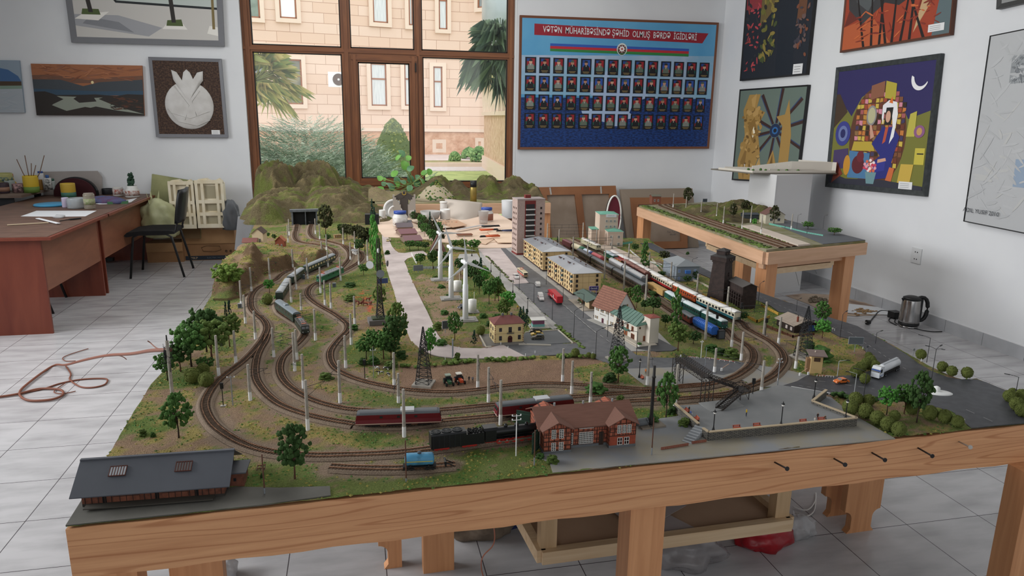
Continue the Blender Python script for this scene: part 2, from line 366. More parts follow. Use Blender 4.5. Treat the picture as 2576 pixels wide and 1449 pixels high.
MB().bx(-.5,.45,-.3,.1,-.3,.3,M('eceeee',.4)).build('casing',a)
MB().cyl((-.08,-.31,0),(-.08,-.33,0),.24,.24,M('5b4a44',.5),20).cyl((-.08,-.33,0),(-.08,-.34,0),.05,.05,M('d0d0d0'),8).build('fan_grille',a)
# garden wall with carved parapet on the right
def gw():
 r=thing('garden_wall','pale stone garden wall with rough panels at the right edge of the window','wall')
 A=Vector((gz(1217,422).x,gz(1217,422).y,0));B=Vector((gz(1285,470).x,gz(1285,470).y,0));d=(B-A)
 n=Vector((d.y,-d.x,0)).normalized()*.25
 if n.x<0: n=-n
 def seg(z0,z1,e,mt,name):
  P=[A-n*e*.0-n*(e),B-n*e,B+n,A+n];b=MB();b.add([(p.x,p.y,z0) for p in P]+[(p.x,p.y,z1) for p in P],[(0,1,2,3),(4,5,6,7),(0,1,5,4),(1,2,6,5),(2,3,7,6),(3,0,4,7)],mt);b.build(name,r)
 zt=aty(1217,282,A.y).z
 seg(ZG,ZG+.45,.3,band,'base_course');seg(ZG+.45,zt-.12,0,M('d6bb9e',.9,c2='bd9c7e',ns=6,bump=1,bs=.06),'rough_stone_panel');seg(zt-.12,zt,.4,band,'coping')
 b=MB()
 for i in range(9):
  p=A.lerp(B,i/8);b.cyl((p.x,p.y,zt),(p.x,p.y,zt+.8),.05,.09,band,8)
 b.build('baluster_row',r)
 p0,p1=A,B;b=MB();b.beam((A.x,A.y,zt+.85),(B.x,B.y,zt+.85),.35,.12,band);b.build('top_rail',r)
gw()
cb=thing('curved_balcony','grey glazed balcony bay of the neighbouring building above the garden wall','balcony')
p=aty(1250,150,19)
MB().lathe([(1.7,0),(1.9,.25),(2.0,.3),(2.0,.4)],band,24,(p.x+1.3,19.5,p.z-.55)).lathe([(1.6,0),(1.6,3.2)],M('aab4b8',.2,c2='8d979b',ns=1),24,(p.x+1.3,19.5,p.z-.15)).build('bay',cb)
# plants outside
def frond_palm(name,label,c,R,n,cols,seed,droop=.5):
 rs=random.Random(seed);t=thing(name,label,'palm tree',c)
 b=MB();ms=[M(x,.6) for x in cols]
 for i in range(n):
  az=rs.uniform(0,6.28);el=rs.uniform(-.7,1.2);L=R*rs.uniform(.7,1.1);d=Vector((math.cos(az)*math.cos(el),math.sin(az)*math.cos(el),math.sin(el)))
  fc=d*L*.45;sd=d.cross(Vector((0,0,1)));sd.normalize()
  b.tube([(0,0,0),fc],.012,ms[0],4)
  for k in range(13):
   a=(k-6)/6*1.25;dd=(d*math.cos(a)+sd*math.sin(a));tip=fc+dd*L*.6;tip.z-=droop*L*.35*(.6+rs.random());mid=fc+dd*L*.33
   w2=d.cross(dd);w2=(w2.normalized() if w2.length>.01 else Vector((0,0,1)))*.0+sd*.0+Vector((0,0,1)).cross(dd).normalized()*.010
   mt=rs.choice(ms);b.add([fc,mid-w2,tip,mid+w2],[(0,1,2),(0,2,3)],mt)
 b.build('fronds',t)
frond_palm('fan_palm','yellow green fan palm outside at the left edge of the window',tuple(aty(640,205,15)),1.0,46,['8d9350','b3ad62','6f8247','c7b877'],3)
frond_palm('fan_palm','dark green fan palm outside hanging into the right window pane',tuple(aty(1262,118,15.5)),.95,34,['4d6149','6d8064','3c5040'],5,1.0)
frond_palm('fan_palm','small dark green palm fronds above the garden wall outside',tuple(aty(1236,185,17)),.8,16,['4d6149','6d8064','3c5040'],8,1.3)
def juniper(label,c,rx,ry,h,n,seed):
 rs=random.Random(seed);b=MB();ms=[M(x,.85) for x in ('b4c2ae','a0b29a','8a9e86','6f846c','c6d0bc','56684f')]
 P=[];F=[];mi=[]
 for k in range(26):
  a=rs.uniform(0,6.28);q=rs.random()**.5
  b.ico((math.cos(a)*rx*q*.8,math.sin(a)*ry*q*.8,h*.35*(1.2-q)),h*.26,ms[rs.choice((3,5))],2,(1.2,1.2,.8),.25,rs)
 for i in range(n):
  a=rs.uniform(0,6.28);q=rs.random()**.5;x=math.cos(a)*rx*q;y=math.sin(a)*ry*q;z=h*(1-q*q*.75)*rs.uniform(.25,1)*.85
  d=Vector((math.cos(a)*.8+rs.uniform(-.4,.4),math.sin(a)*.8+rs.uniform(-.4,.4),rs.uniform(.15,.75))).normalized();L=rs.uniform(.2,.45)*h*.34
  m=ms[rs.choice((0,0,1,1,2,4,3))];o=Vector((x,y,z));sd=d.cross(Vector((0,0,1))).normalized()
  for k in range(6):
   f=k/6;base_=o+d*L*f;s2=1 if k%2 else -1;tip=base_+(d*.8+sd*s2*.5).normalized()*L*.42+Vector((0,0,-.02));w=Vector((0,0,1)).cross(d)*.007
   up=d.cross(sd)*.007
   b.add([base_-w,tip,base_+w,base_+up*1.5],[(0,1,2),(0,3,1)],m)
 return tag(b.build('juniper_shrub',loc=c),label,'shrub')
g=gz(760,455);juniper('large silvery green spreading juniper filling the left window panes outside',(-.75,12.6,ZG),1.75,1.5,2.0,8500,4)
juniper('smaller low silvery juniper outside behind the middle sash',(.95,11.0,ZG),.75,.6,1.1,3800,9)
def topiary(label,c,r,h,seed,cols=('6f7a48','8a8f55','5a683f')):
 rs=random.Random(seed);b=MB();ms=[M(x,.9) for x in cols]
 b.lathe([(r*.86,0),(r*.95,h*.2),(r*.9,h*.45),(r*.62,h*.72),(r*.25,h*.93),(0,h*.97)],ms[2],28)
 for i in range(1500):
  u=rs.random();rr=r*float(np.interp(u,[0,.2,.45,.72,.93,1],[.9,.98,.93,.66,.3,.05]));z=h*(u*.97);a=rs.uniform(0,6.28)
  b.ico((math.cos(a)*rr*.93,math.sin(a)*rr*.93,z),r*.05*rs.uniform(.6,1.4),rs.choice(ms),1,(1,1,1),.4,rs)
 return tag(b.build('topiary_bush',loc=c),label,'bush')
p=gz(985,400);topiary('rounded cone topiary bush outside behind the middle sash',(.88,16.8,ZG),.54,1.78,2)
def hedge(label,px,py,wpx,hpx,seed):
 p=gz(px,py,ZG+.05);k=mpp(p);rs=random.Random(seed);b=MB();ms=[M(x,.9) for x in('6f8f55','527544','87a468')]
 w=wpx*k/2;h=hpx*k
 for i in range(420):
  a=rs.uniform(0,6.28);e=rs.uniform(0,1.5);b.ico((w*.85*math.cos(a)*math.cos(e),w*.7*math.sin(a)*math.cos(e),h*.15+h*.75*math.sin(e)),w*.16*rs.uniform(.7,1.3),rs.choice(ms),1,(1,1,1),.35,rs)
 tag(b.build('garden_shrub',loc=p),label,'shrub')
hedge('small round green shrub outside nearest the window mullion by the bed',1144,408,32,27,1);hedge('clipped green shrub outside in the middle of the flower bed',1181,400,44,28,2);hedge('large green shrub outside against the garden wall',1205,410,44,42,3)
# ================= LAYOUT TABLE, TERRAIN, ROADS, TRACKS =================
def P(*pts,z=T): return [at(a,b,z) for a,b in pts]
FL=at(165,1325);FR=at(2576,1065);dfr=(FR-FL);FR2=FL+dfr*1.075;FR2.z=T
OUT=[(FL.x,FL.y)]+[(p.x,p.y) for p in P((290,1115),(380,965),(430,912),(545,722),(600,640))]+[(-.75,5.2),(-.80,6),(-.93,8.45),(.16,8.45),(.16,6.3),(1.25,6.3),(1.32,4.98),(2.1,4.85)]+\
 [(p.x,p.y) for p in P((1642,610),(1684,634),(1785,683),(1900,732),(1941,747),(1988,763),(2042,780),(2090,800),(2157,821),(2249,870),(2308,902),(2333,917),(2375,937),(2415,953),(2457,954),(2482,963),(2542,986),(2600,1012))]+[(FR2.x,FR2.y)]
def lat(seed,n=64):
 g=np.random.RandomState(seed).rand(n,n)
 def f(x,y):
  x=np.asarray(x,float);y=np.asarray(y,float);xi=np.floor(x).astype(int);yi=np.floor(y).astype(int);a=x-xi;b=y-yi;a=a*a*(3-2*a);b=b*b*(3-2*b)
  return (g[xi%n,yi%n]*(1-a)+g[(xi+1)%n,yi%n]*a)*(1-b)+(g[xi%n,(yi+1)%n]*(1-a)+g[(xi+1)%n,(yi+1)%n]*a)*b
 return f
NL=[lat(i) for i in range(8)]
def fbm(x,y,s,o=4,sd=0,rid=False):
 r=0;a=1;t=0
 for k in range(o):
  n=NL[(k+sd)%8](x*s+k*7.3,y*s+k*3.1)
  if rid: n=1-abs(n*2-1)
  r=r+n*a;t+=a;a*=.5;s*=2.03
 return r/t
def pin(X,Y,poly):
 c=np.zeros(X.shape,bool);n=len(poly)
 for i in range(n):
  x0,y0=poly[i];x1,y1=poly[i-1]
  if y0==y1: continue
  c^=((y0>Y)!=(y1>Y))&(X<(x1-x0)*(Y-y0)/(y1-y0)+x0)
 return c
def W2(*p): return [(q.x,q.y) for q in P(*p)]
def spline(pts,step=.012):
 p=[Vector((a[0],a[1])) for a in pts];p=[p[0]*2-p[1]]+p+[p[-1]*2-p[-2]];o=[]
 for i in range(1,len(p)-2):
  a,b,c,d=p[i-1:i+3];n=max(2,int((c-b).length/step))
  for k in range(n):
   t=k/n;o.append(.5*((2*b)+(c-a)*t+(2*a-5*b+4*c-d)*t*t+(3*b-a-3*c+d)*t**3))
 o.append(p[-2]);return o
TR={}
TR['far left main line curving round the front shed']=[(1345,1098),(1200,1117),(1075,1134),(1000,1143),(899,1148),(788,1150),(699,1143),(645,1132),(600,1115),(566,1095),(538,1072),(521,1045),(516,1020),(525,995),(544,968),(572,943),(607,917),(632,893),(651,871),(665,849),(672,829),(666,812),(654,800),(641,790),(632,777),(630,761),(633,746),(644,731),(663,719),(692,707),(704,696),(720,686),(740,679)]
TR['crossover track at the left junction']=[(892,1071),(819,1058),(756,1042),(708,1023),(677,1001),(655,976),(644,953),(643,925),(648,900),(657,880),(668,862),(674,845)]
TR['track under the silver roofed passenger train']=[(1660,988),(1637,989),(1444,1003),(1240,1023),(1177,1029),(1113,1035),(1003,1040),(895,1035),(836,1025),(788,1010),(750,991),(724,972),(708,950),(704,928),(711,905),(727,887),(749,867),(764,850),(768,836),(756,820),(730,804),(707,788),(699,772),(702,758),(714,738),(733,715),(765,693),(800,676),(833,658),(845,643),(838,630),(814,621),(791,616)]
TR['track under the green electric locomotive']=[(1800,969),(1720,975),(1637,983),(1560,979),(1484,974),(1409,969),(1334,969),(1264,975),(1206,984),(1133,990),(1061,988),(1003,981),(945,970),(901,958),(867,944),(844,930),(832,910),(832,887),(848,863),(862,848),(874,835),(875,820),(862,807),(839,791),(810,775),(789,761),(776,748),(774,736),(782,723),(800,713),(862,685),(885,673),(903,661),(911,649),(904,636),(888,628),(866,620),(838,612),(812,606),(789,601),(779,586),(783,566)]
TR['inner curve at the back left']=[(700,680),(740,676),(800,664)]
TR['inner curve at the back left']=[(800,714),(845,688),(868,667),(880,648),(877,633),(863,620)]
TR['tunnel approach track on the left']=[(747,563),(745,577),(741,592),(746,606),(765,613),(792,616)]
TR['middle track under the front red diesel']=[(1830,1002),(1757,1004),(1680,1010),(1583,1014),(1442,1027),(1345,1039),(1243,1051),(1113,1063),(1003,1074),(892,1071)]
TR['short weedy siding under the blue tank wagon']=[(832,1178),(900,1182),(1003,1183),(1075,1179),(1145,1173)]
TR['outer curve over the level crossing']=[(1540,647),(1584,671),(1640,703),(1697,735),(1757,765),(1857,810),(1878,829),(1909,847),(1938,863),(1962,884),(1972,905),(1967,923),(1946,947),(1915,965),(1875,980),(1830,995),(1790,1000),(1757,1004)]
TR['inner curve over the level crossing']=[(1400,607),(1420,618),(1450,634),(1480,650),(1515,666),(1570,690),(1622,720),(1672,748),(1730,785),(1822,830),(1849,855),(1873,868),(1891,884),(1896,902),(1888,923),(1862,944),(1836,957),(1800,968),(1760,975),(1700,980),(1637,986)]
TR['yard track beside the apartment blocks']=[(1395,612),(1430,628),(1455,642),(1490,663),(1547,695),(1625,739),(1665,770),(1715,803),(1757,826),(1800,848)]
TR['platform track in the yard']=[(1440,602),(1470,615),(1505,632),(1545,655),(1567,669),(1628,706),(1680,735),(1720,765),(1760,790),(1822,828)]
TRW={k:spline([(q.x,q.y) for q in P(*v)]) for k,v in TR.items()}
TP=np.array([(p.x,p.y) for v in TRW.values() for p in v])
def trackdist(X,Y):
 d=np.full(X.shape,9.);
 for i in range(0,len(TP),3): d=np.minimum(d,(X-TP[i,0])**2+(Y-TP[i,1])**2)
 return np.sqrt(d)
# surfaces on the board
ROADS={}
ROADS['road_concrete']=[(960,570),(962,619),(974,682),(988,724),(997,755),(1010,795),(1022,830),(1034,857),(1056,877),(1084,892),(1104,897),(1148,902),(1235,902),(1322,897),(1265,868),(1232,875),(1209,877),(1162,876),(1133,870),(1115,860),(1101,842),(1091,820),(1075,785),(1058,752),(1044,722),(1032,694),(1021,666),(1017,658),(1024,651),(1040,645),(1078,642),(1064,631),(1035,634),(1018,637),(1003,636),(994,630),(986,620),(976,596),(974,585),(980,576),(979,569)]
ROADS['avenue']=[(1259,625),(1272,625),(1295,644),(1322,666),(1358,692),(1395,721),(1425,745),(1450,772),(1476,792),(1518,823),(1547,848),(1588,884),(1600,893),(1640,900),(1688,901),(1740,899),(1790,902),(1849,909),(1890,917),(1858,935),(1820,945),(1760,938),(1700,926),(1571,929),(1525,912),(1498,903),(1459,890),(1392,894),(1322,897),(1265,868),(1388,866),(1452,864),(1443,852),(1397,814),(1365,788),(1340,762),(1312,735),(1290,715),(1330,712)]
ROADS['avenue_light']=[(1203,626),(1224,653),(1252,679),(1280,707),(1290,716),(1330,712),(1259,625)]
ROADS['ringroad']=[(2033,944),(2060,948),(2105,947),(2159,944),(2172,939),(2207,927),(2209,912),(2199,894),(2179,887),(2167,872),(2134,852),(2112,847),(2090,835),(2064,822),(2003,790),(1959,785),(1937,769),(1917,761),(1888,750),(1845,728),(1795,704),(1745,682),(1680,648),(1610,612),(1640,612),(1684,634),(1785,683),(1900,732),(1941,747),(1988,763),(2042,780),(2090,800),(2157,821),(2240,868),(2280,892),(2310,915),(2345,935),(2385,950),(2415,955),(2457,955),(2482,963),(2542,988),(2528,1003),(2545,1022),(2576,1052),(2590,1063),(2443,1078),(2420,1058),(2398,1038),(2350,1022),(2290,1010),(2207,1007),(2081,991),(2067,994),(1960,973),(1985,958)]
ROADS['crossing']=[(1890,917),(1962,928),(2033,944),(2005,960),(1960,974),(1905,975),(1870,958),(1820,945),(1858,935)]
ROADS['platform']=[(1571,929),(1700,925),(1760,938),(1820,945),(1835,950),(1800,960),(1735,972),(1640,972),(1622,970)]
ROADS['frontyard']=[(1382,1162),(1391,1190),(2252,1104),(2180,1063),(2148,1046),(2090,1000),(1960,975),(1850,1010),(1700,1048),(1600,1062),(1540,1090),(1352,1140),(1345,1150)]
ROADS['frontleft']=[(165,1323),(206,1258),(590,1225),(700,1228),(830,1224),(832,1247),(660,1271)]
ROADS['sidewalk']=[(1203,626),(1208,648),(1222,668),(1236,690),(1266,719),(1295,757),(1322,788),(1345,812),(1392,829),(1406,826),(1397,814),(1365,788),(1340,762),(1312,735),(1280,707),(1252,679),(1224,653)]
ROADS['sidewalk_right']=[(1272,625),(1295,644),(1322,666),(1358,692),(1395,721),(1425,745),(1450,772),(1476,792),(1518,823),(1547,848),(1588,884),(1700,880),(1640,820),(1500,740),(1400,680),(1320,640),(1290,618)]
ROADS['parking']=[(1324,836),(1406,830),(1441,863),(1386,867),(1322,866),(1310,850)]
ROADS['square']=[(1156,640),(1200,638),(1207,650),(1222,668),(1170,665),(1150,652)]
ROADS['villayard']=[(1206,842),(1310,838),(1322,866),(1215,872)]
ROADS['platform_long']=[(1495,622),(1530,618),(1650,672),(1665,690),(1640,694),(1600,672),(1560,650)]
ROADS['backboard']=[(965,520),(960,570),(979,569),(1010,560),(1100,575),(1190,600),(1203,626),(1259,625),(1290,618),(1292,480),(1120,480)]
ROADS['darkyard']=[(1626,850),(1640,845),(1705,878),(1690,884),(1650,885),(1600,878)]
RW={k:W2(*v) for k,v in ROADS.items()}
RW['backboard']=[(.19,5.12),(.30,5.1),(.42,5.0),(.55,4.9),(.75,4.68),(.80,4.6),(.98,4.58),(1.05,4.62),(1.32,4.98),(1.25,6.3),(.16,6.3),(.16,5.4)]
FIELD=W2((1017,924),(1119,917),(1235,911),(1360,908),(1414,905),(1498,902),(1531,910),(1440,925),(1444,959),(1414,963),(1285,967),(1177,979),(1090,982),(1038,982),(1009,971),(1000,953))
MIDB=W2((1045,700),(1062,690),(1115,700),(1150,720),(1160,760),(1190,800),(1120,850),(1095,815),(1070,760))
FLOW=W2((875,730),(925,728),(945,760),(940,790),(900,770))
GREENR=W2((1640,760),(1700,790),(1800,850),(1860,870),(1700,890),(1600,820),(1500,730))
res=.0125
xs=np.arange(-.96,2.75,res);ys=np.arange(1.46,8.47,res);X,Y=np.meshgrid(xs,ys)
inside=pin(X,Y,OUT);TD=trackdist(X,Y)
road=np.zeros(X.shape,bool)
for v in RW.values(): road|=pin(X,Y,v)
hz=(fbm(X,Y,9,4,1)-.5)*.014+(fbm(X,Y,60,2,3)-.5)*.004
def mound(px,py,h,sx,sy,ang=0,sharp=1):
 c=at(px,py);dx=X-c.x;dy=Y-c.y;ca,sa=math.cos(ang),math.sin(ang);u=(dx*ca+dy*sa)/sx;v=(-dx*sa+dy*ca)/sy
 return h*np.clip(1.35*np.exp(-(u*u+v*v)**sharp)-.2,0,1)
mo=mound(595,700,.085,.12,.42,.05,2.5)+mound(685,675,.07,.13,.17,.0,2.5)+mound(640,640,.05,.2,.3,0,1)+mound(795,648,.055,.09,.16,0,2)+mound(775,612,.03,.06,.1)
flat=np.clip((TD-.03)/.05,0,1)
hz=(hz+mo*(1+.55*(fbm(X,Y,11,4,5,True)-.55)))*flat
hz=np.where(road,-.002,np.clip(hz,-.0015,1))
# colours painted on the model ground
soil=np.array(lin('8c7560')[:3]);ball=np.array(lin('8a7868')[:3]);g1=np.array(lin('66723e')[:3]);g2=np.array(lin('938651')[:3]);g3=np.array(lin('5b6d34')[:3]);fld=np.array(lin('8d7260')[:3]);rock=np.array(lin('5f4c38')[:3]);red=np.array(lin('c4553c')[:3])
n1=fbm(X,Y,5,4,0);n2=fbm(X,Y,22,4,2);n3=fbm(X,Y,70,3,4)
def mixc(a,b,t): t=np.clip(t,0,1)[...,None];return a*(1-t)+b*t
c=mixc(soil,g2,(n2-.42)*7);c=mixc(c,g1,(n1+n3*.5-.70)*9);c=mixc(c,g3,(n1*.6+n2-.92)*9)
tn=TD+(n2-.5)*.05+(n3-.5)*.03;c=mixc(ball*1.0,c,(tn-.034)/.022)
c=mixc(c,fld,pin(X,Y,FIELD)*.95*1.0);c=mixc(c,np.array(lin('97806b')[:3]),pin(X,Y,MIDB)*np.clip(1.6-n2*1.6,0,1))
c=mixc(c,red,pin(X,Y,FLOW)*np.clip((n3-.58)*12,0,1)*.8);c=mixc(c,g1*1.15,pin(X,Y,GREENR)*.6)
gyx,gyy=np.gradient(hz,res);sl=np.sqrt(gyx**2+gyy**2);c=mixc(c,rock,(sl-.45)*2.2)
c=c*(.86+.28*n3[...,None])
idx=-np.ones(X.shape,int)
cell=inside[:-1,:-1]|inside[1:,:-1]|inside[:-1,1:]|inside[1:,1:]
use=np.zeros(X.shape,bool);use[:-1,:-1]|=cell;use[1:,:-1]|=cell;use[:-1,1:]|=cell;use[1:,1:]|=cell
idx[use]=np.arange(use.sum())
oi=np.argwhere(use&~inside);ox=X[oi[:,0],oi[:,1]];oy=Y[oi[:,0],oi[:,1]];bd=np.full(ox.shape,9.);bx_=ox.copy();by_=oy.copy()
for (ax,ay),(cx_,cy_) in zip(OUT,OUT[1:]+OUT[:1]):
 t=np.clip(((ox-ax)*(cx_-ax)+(oy-ay)*(cy_-ay))/((cx_-ax)**2+(cy_-ay)**2),0,1);qx=ax+t*(cx_-ax);qy=ay+t*(cy_-ay);dd_=(qx-ox)**2+(qy-oy)**2;m_=dd_<bd;bd[m_]=dd_[m_];bx_[m_]=qx[m_];by_[m_]=qy[m_]
X[oi[:,0],oi[:,1]]=bx_;Y[oi[:,0],oi[:,1]]=by_
vv=np.stack([X[use],Y[use],T+hz[use]],1)
ci=np.argwhere(cell);ff=np.stack([idx[ci[:,0],ci[:,1]],idx[ci[:,0],ci[:,1]+1],idx[ci[:,0]+1,ci[:,1]+1],idx[ci[:,0]+1,ci[:,1]]],1)
def M_vcol(rough=.95,ns=260,bump=.8,bs=.004,name='painted_ground'):
 m=D.materials.new(name);m.use_nodes=True;n=m.node_tree;b=n.nodes['Principled BSDF'];L=n.links.new
 a=n.nodes.new('ShaderNodeVertexColor');a.layer_name='col';tc=n.nodes.new('ShaderNodeTexCoord')
 z=n.nodes.new('ShaderNodeTexNoise');z.inputs['Scale'].default_value=ns;z.inputs['Detail'].default_value=5;L(tc.outputs['Object'],z.inputs['Vector'])
 r=n.nodes.new('ShaderNodeValToRGB');r.color_ramp.elements[0].position=.3;r.color_ramp.elements[0].color=(.55,.52,.5,1);r.color_ramp.elements[1].position=.7;r.color_ramp.elements[1].color=(1.25,1.25,1.2,1);L(z.outputs['Fac'],r.inputs[0])
 x=n.nodes.new('ShaderNodeMixRGB');x.blend_type='MULTIPLY';x.inputs[0].default_value=.8;L(a.outputs[0],x.inputs[1]);L(r.outputs[0],x.inputs[2]);L(x.outputs[0],b.inputs['Base Color'])
 b.inputs['Roughness'].default_value=rough;b.inputs['Specular IOR Level'].default_value=.15
 p=n.nodes.new('ShaderNodeBump');p.inputs['Strength'].default_value=bump;p.inputs['Distance'].default_value=bs;L(z.outputs['Fac'],p.inputs['Height']);L(p.outputs[0],b.inputs['Normal']);return m
vmat=M_vcol()
def gridmesh(name,vv,ff,cols,mat,parent=None):
 me=D.meshes.new(name);me.from_pydata(vv.tolist(),[],ff.tolist());me.materials.append(mat);me.polygons.foreach_set('use_smooth',[True]*len(me.polygons))
 ca=me.color_attributes.new('col','FLOAT_COLOR','POINT');ca.data.foreach_set('color',np.concatenate([cols,np.ones((len(cols),1))],1).astype(np.float32).ravel())
 o=D.objects.new(name,me);COL.objects.link(o)
 if parent:o.parent=parent
 return o
tb=thing('layout_table','long low pine table carrying the whole model railway landscape','table')
gridmesh('landscape',vv,ff,c[use],vmat,tb)
ddx=dfr.normalized();nrm=Vector((-ddx.y,ddx.x,0))
P3=[Vector((x,y,T-.010)) for x,y in OUT]
MB().poly(P3,M('7c6a56',.9),.012).build('board_top',tb)
pine=M_wood('c98f63','e2aa7b',grain=(1.6,1.6,30),rough=.5,ns=2,lo=.25,hi=.75,knots=1)
pinev=M_wood('c2875a','da9f70',grain=(34,34,1.5),rough=.5,ns=1.6,lo=.25,hi=.75)
pinel=M_wood('c9aa84','dcc3a0',grain=(1.4,30,30),rough=.6,ns=1.6)
def frontbeam():
 b=MB();a=Vector(FL);e=Vector(FR2);t=.045;h=.125
 # small steps give the sawn edge a gentle waviness
 n=40;V=[]
 for i in range(n+1):
  p=a.lerp(e,i/n);w=math.sin(i*1.7)*.0012
  for q,z in((0,T-.005+w),(0,T-h+w*2),(t,T-h+w),(t,T-.009)): V.append((p+nrm*(q-.003))+Vector((0,0,z-p.z)))
 F=[(4*i+k,4*i+4+k,4*i+4+(k+1)%4,4*i+(k+1)%4) for i in range(n) for k in range(4)]+[(0,1,2,3),(4*n+3,4*n+2,4*n+1,4*n)]
 b.add(V,F,pine);return b
frontbeam().build('front_beam',tb,'orange pine beam with knots')
def zat(px,py,px2): return 0
# side beams
def sidebeam(a,b,h=.11,name='side_beam'): MB().beam((a[0],a[1],T-.016-h/2),(b[0],b[1],T-.016-h/2),.045,h,pine).build(name,tb)
sidebeam((OUT[0][0]+.03,OUT[0][1]+.05),(-.66,4.5));sidebeam((-.68,4.5),(-.87,8.4));sidebeam((1.22,5.0),(1.16,6.25));sidebeam((.2,6.26),(1.2,6.26));
# legs: (px,py) at the beam bottom, width, depth
def legbox(x,y,w,d,name='leg',z1=T-.125,rz=0,mat=pinev,scal=None):
 b=MB()
 if not scal: b.box((0,0,z1/2),(w,d,z1),mat)
 else:
  n=8;pr=[(-w/2,z1),(w/2,z1)];s=scal
  def arc(cx,cz,r,a0,a1): return [(cx+r*math.cos(math.radians(a0+(a1-a0)*k/n)),cz+r*math.sin(math.radians(a0+(a1-a0)*k/n))) for k in range(n+1)]
  pr+= [(w/2,.10)]+arc(w/2,.065,.035,90,180)[0:]+[(w/2-.035,.02),(w/2-.02,0)] if s&1 else [(w/2,0)]
  pr+= [(-w/2+.02,0),(-w/2+.035,.02)]+arc(-w/2,.065,.035,0,90)+[(-w/2,.10)] if s&2 else [(-w/2,0)]
  b.prism(pr,-d/2,d/2,mat,axis='y')
 return b.build(name,tb,loc=(x,y,0),rz=rz)
ang=math.atan2(ddx.y,ddx.x)
zb=T-.125
def legat(px0,px1,dep,back,scal=None,zt=zb,py=None,name='leg'):
 # leg seen between two pixel columns, set a given distance behind the front beam
 yy=FL.y+back;p0=aty(px0,1400,yy);p1=aty(px1,1400,yy);legbox((p0.x+p1.x)/2,yy,p1.x-p0.x,dep,name,zt,ang,scal=scal)
legat(215,352,.07,.06+.0);legat(428,562,.045,.16,scal=1);legat(1565,1650,.075,.08);legat(2518,2600,.07,.03)
legat(952,1010,.04,.90,scal=2);legat(1063,1140,.05,.85)
for (a,b,bk,sc) in ((2050,2140,.90,2),(2103,2190,.77,3)): legat(a,b,.03,bk,scal=sc)
# ---- roads as thin paint and card on the board ----
asph=M('4d4f53',.55,c2='5d5e61',ns=30,bump=.3,bs=.001);conc=M('b3a5a2',.6,c2='c5b8b4',ns=14,bump=.2,bs=.001);side=M('9b9894',.75,c2='a9a6a2',ns=20);fy_=M('85878a',.7,c2='8f8878',ns=9,bump=.2,bs=.001)
board=M('dcc4b0',.75,c2='d2b9a4',ns=3)
def slab(name,key,mt,z=.0015,th=.003,label=None,parent=None):
 q=[Vector((x,y,T+z)) for x,y in RW[key]];return MB().poly(q,mt,th).build(name,parent or tb,label)
slab('road','road_concrete',conc,label='pale concrete road');slab('road','avenue',asph,label='dark asphalt avenue');slab('road','avenue_light',conc,.0018,label='pale upper stretch of the avenue')
slab('road','ringroad',M('3d3e42',.5,c2='494a4e',ns=30),.0016,label='dark outer road');slab('road','crossing',fy_,.002,label='grey level crossing surface')
slab('pavement','platform',fy_,.0022);slab('pavement','frontyard',fy_,.0015,label='stained grey concrete yard');slab('pavement','frontleft',M('64625c',.8,c2='5a5852',ns=12),.0015,label='dark grey strip')
slab('pavement','sidewalk',side,.003,label='pale pavement left of the avenue');slab('pavement','sidewalk_right',side,.0010,label='pavement along the apartment blocks')
slab('pavement','parking',M('55585a',.6),.003,label='dark parking bay');slab('pavement','square',side,.002);slab('pavement','villayard',M('7b7873',.8),.0018)
slab('pavement','platform_long',M('b8a899',.8),.012,.014,'raised beige station platform');slab('pavement','darkyard',M('4a4a4c',.6),.0025)
slab('bare_board','backboard',board,.003,.005,'bare pale board at the unfinished back')
# road markings
wl=M('a9a9a6',.7)
def line(pts,w=.0014,dash=None,label='painted white line'):
 q=[at(a,b_,T+.0045) for a,b_ in pts];b=MB()
 for a,c2 in zip(q,q[1:]):
  L=(c2-a).length;d=(c2-a).normalized();n=Vector((-d.y,d.x,0))*w/2;s=0
  while s<L:
   e=min(L,s+(dash or L));b.add([a+d*s-n,a+d*e-n,a+d*e+n,a+d*s+n],[(0,1,2,3)],wl);s=e+(dash or 0) if dash else L
 b.build('road_marking',tb,label)
line([(1290,728),(1330,765),(1400,830),(1440,858),(1465,868)]);line([(1415,765),(1480,822),(1545,868),(1560,880)],.0018,.03);line([(1385,735),(1450,795),(1500,838)])
line([(2010,970),(2120,985),(2205,1000)],.0015,.012);line([(2060,958),(2200,978)],.0015,.02);line([(1900,742),(2000,785),(2140,838),(2240,905),(2290,935)],.0018,.02);line([(2430,1030),(2510,1066)],.0015,.03)
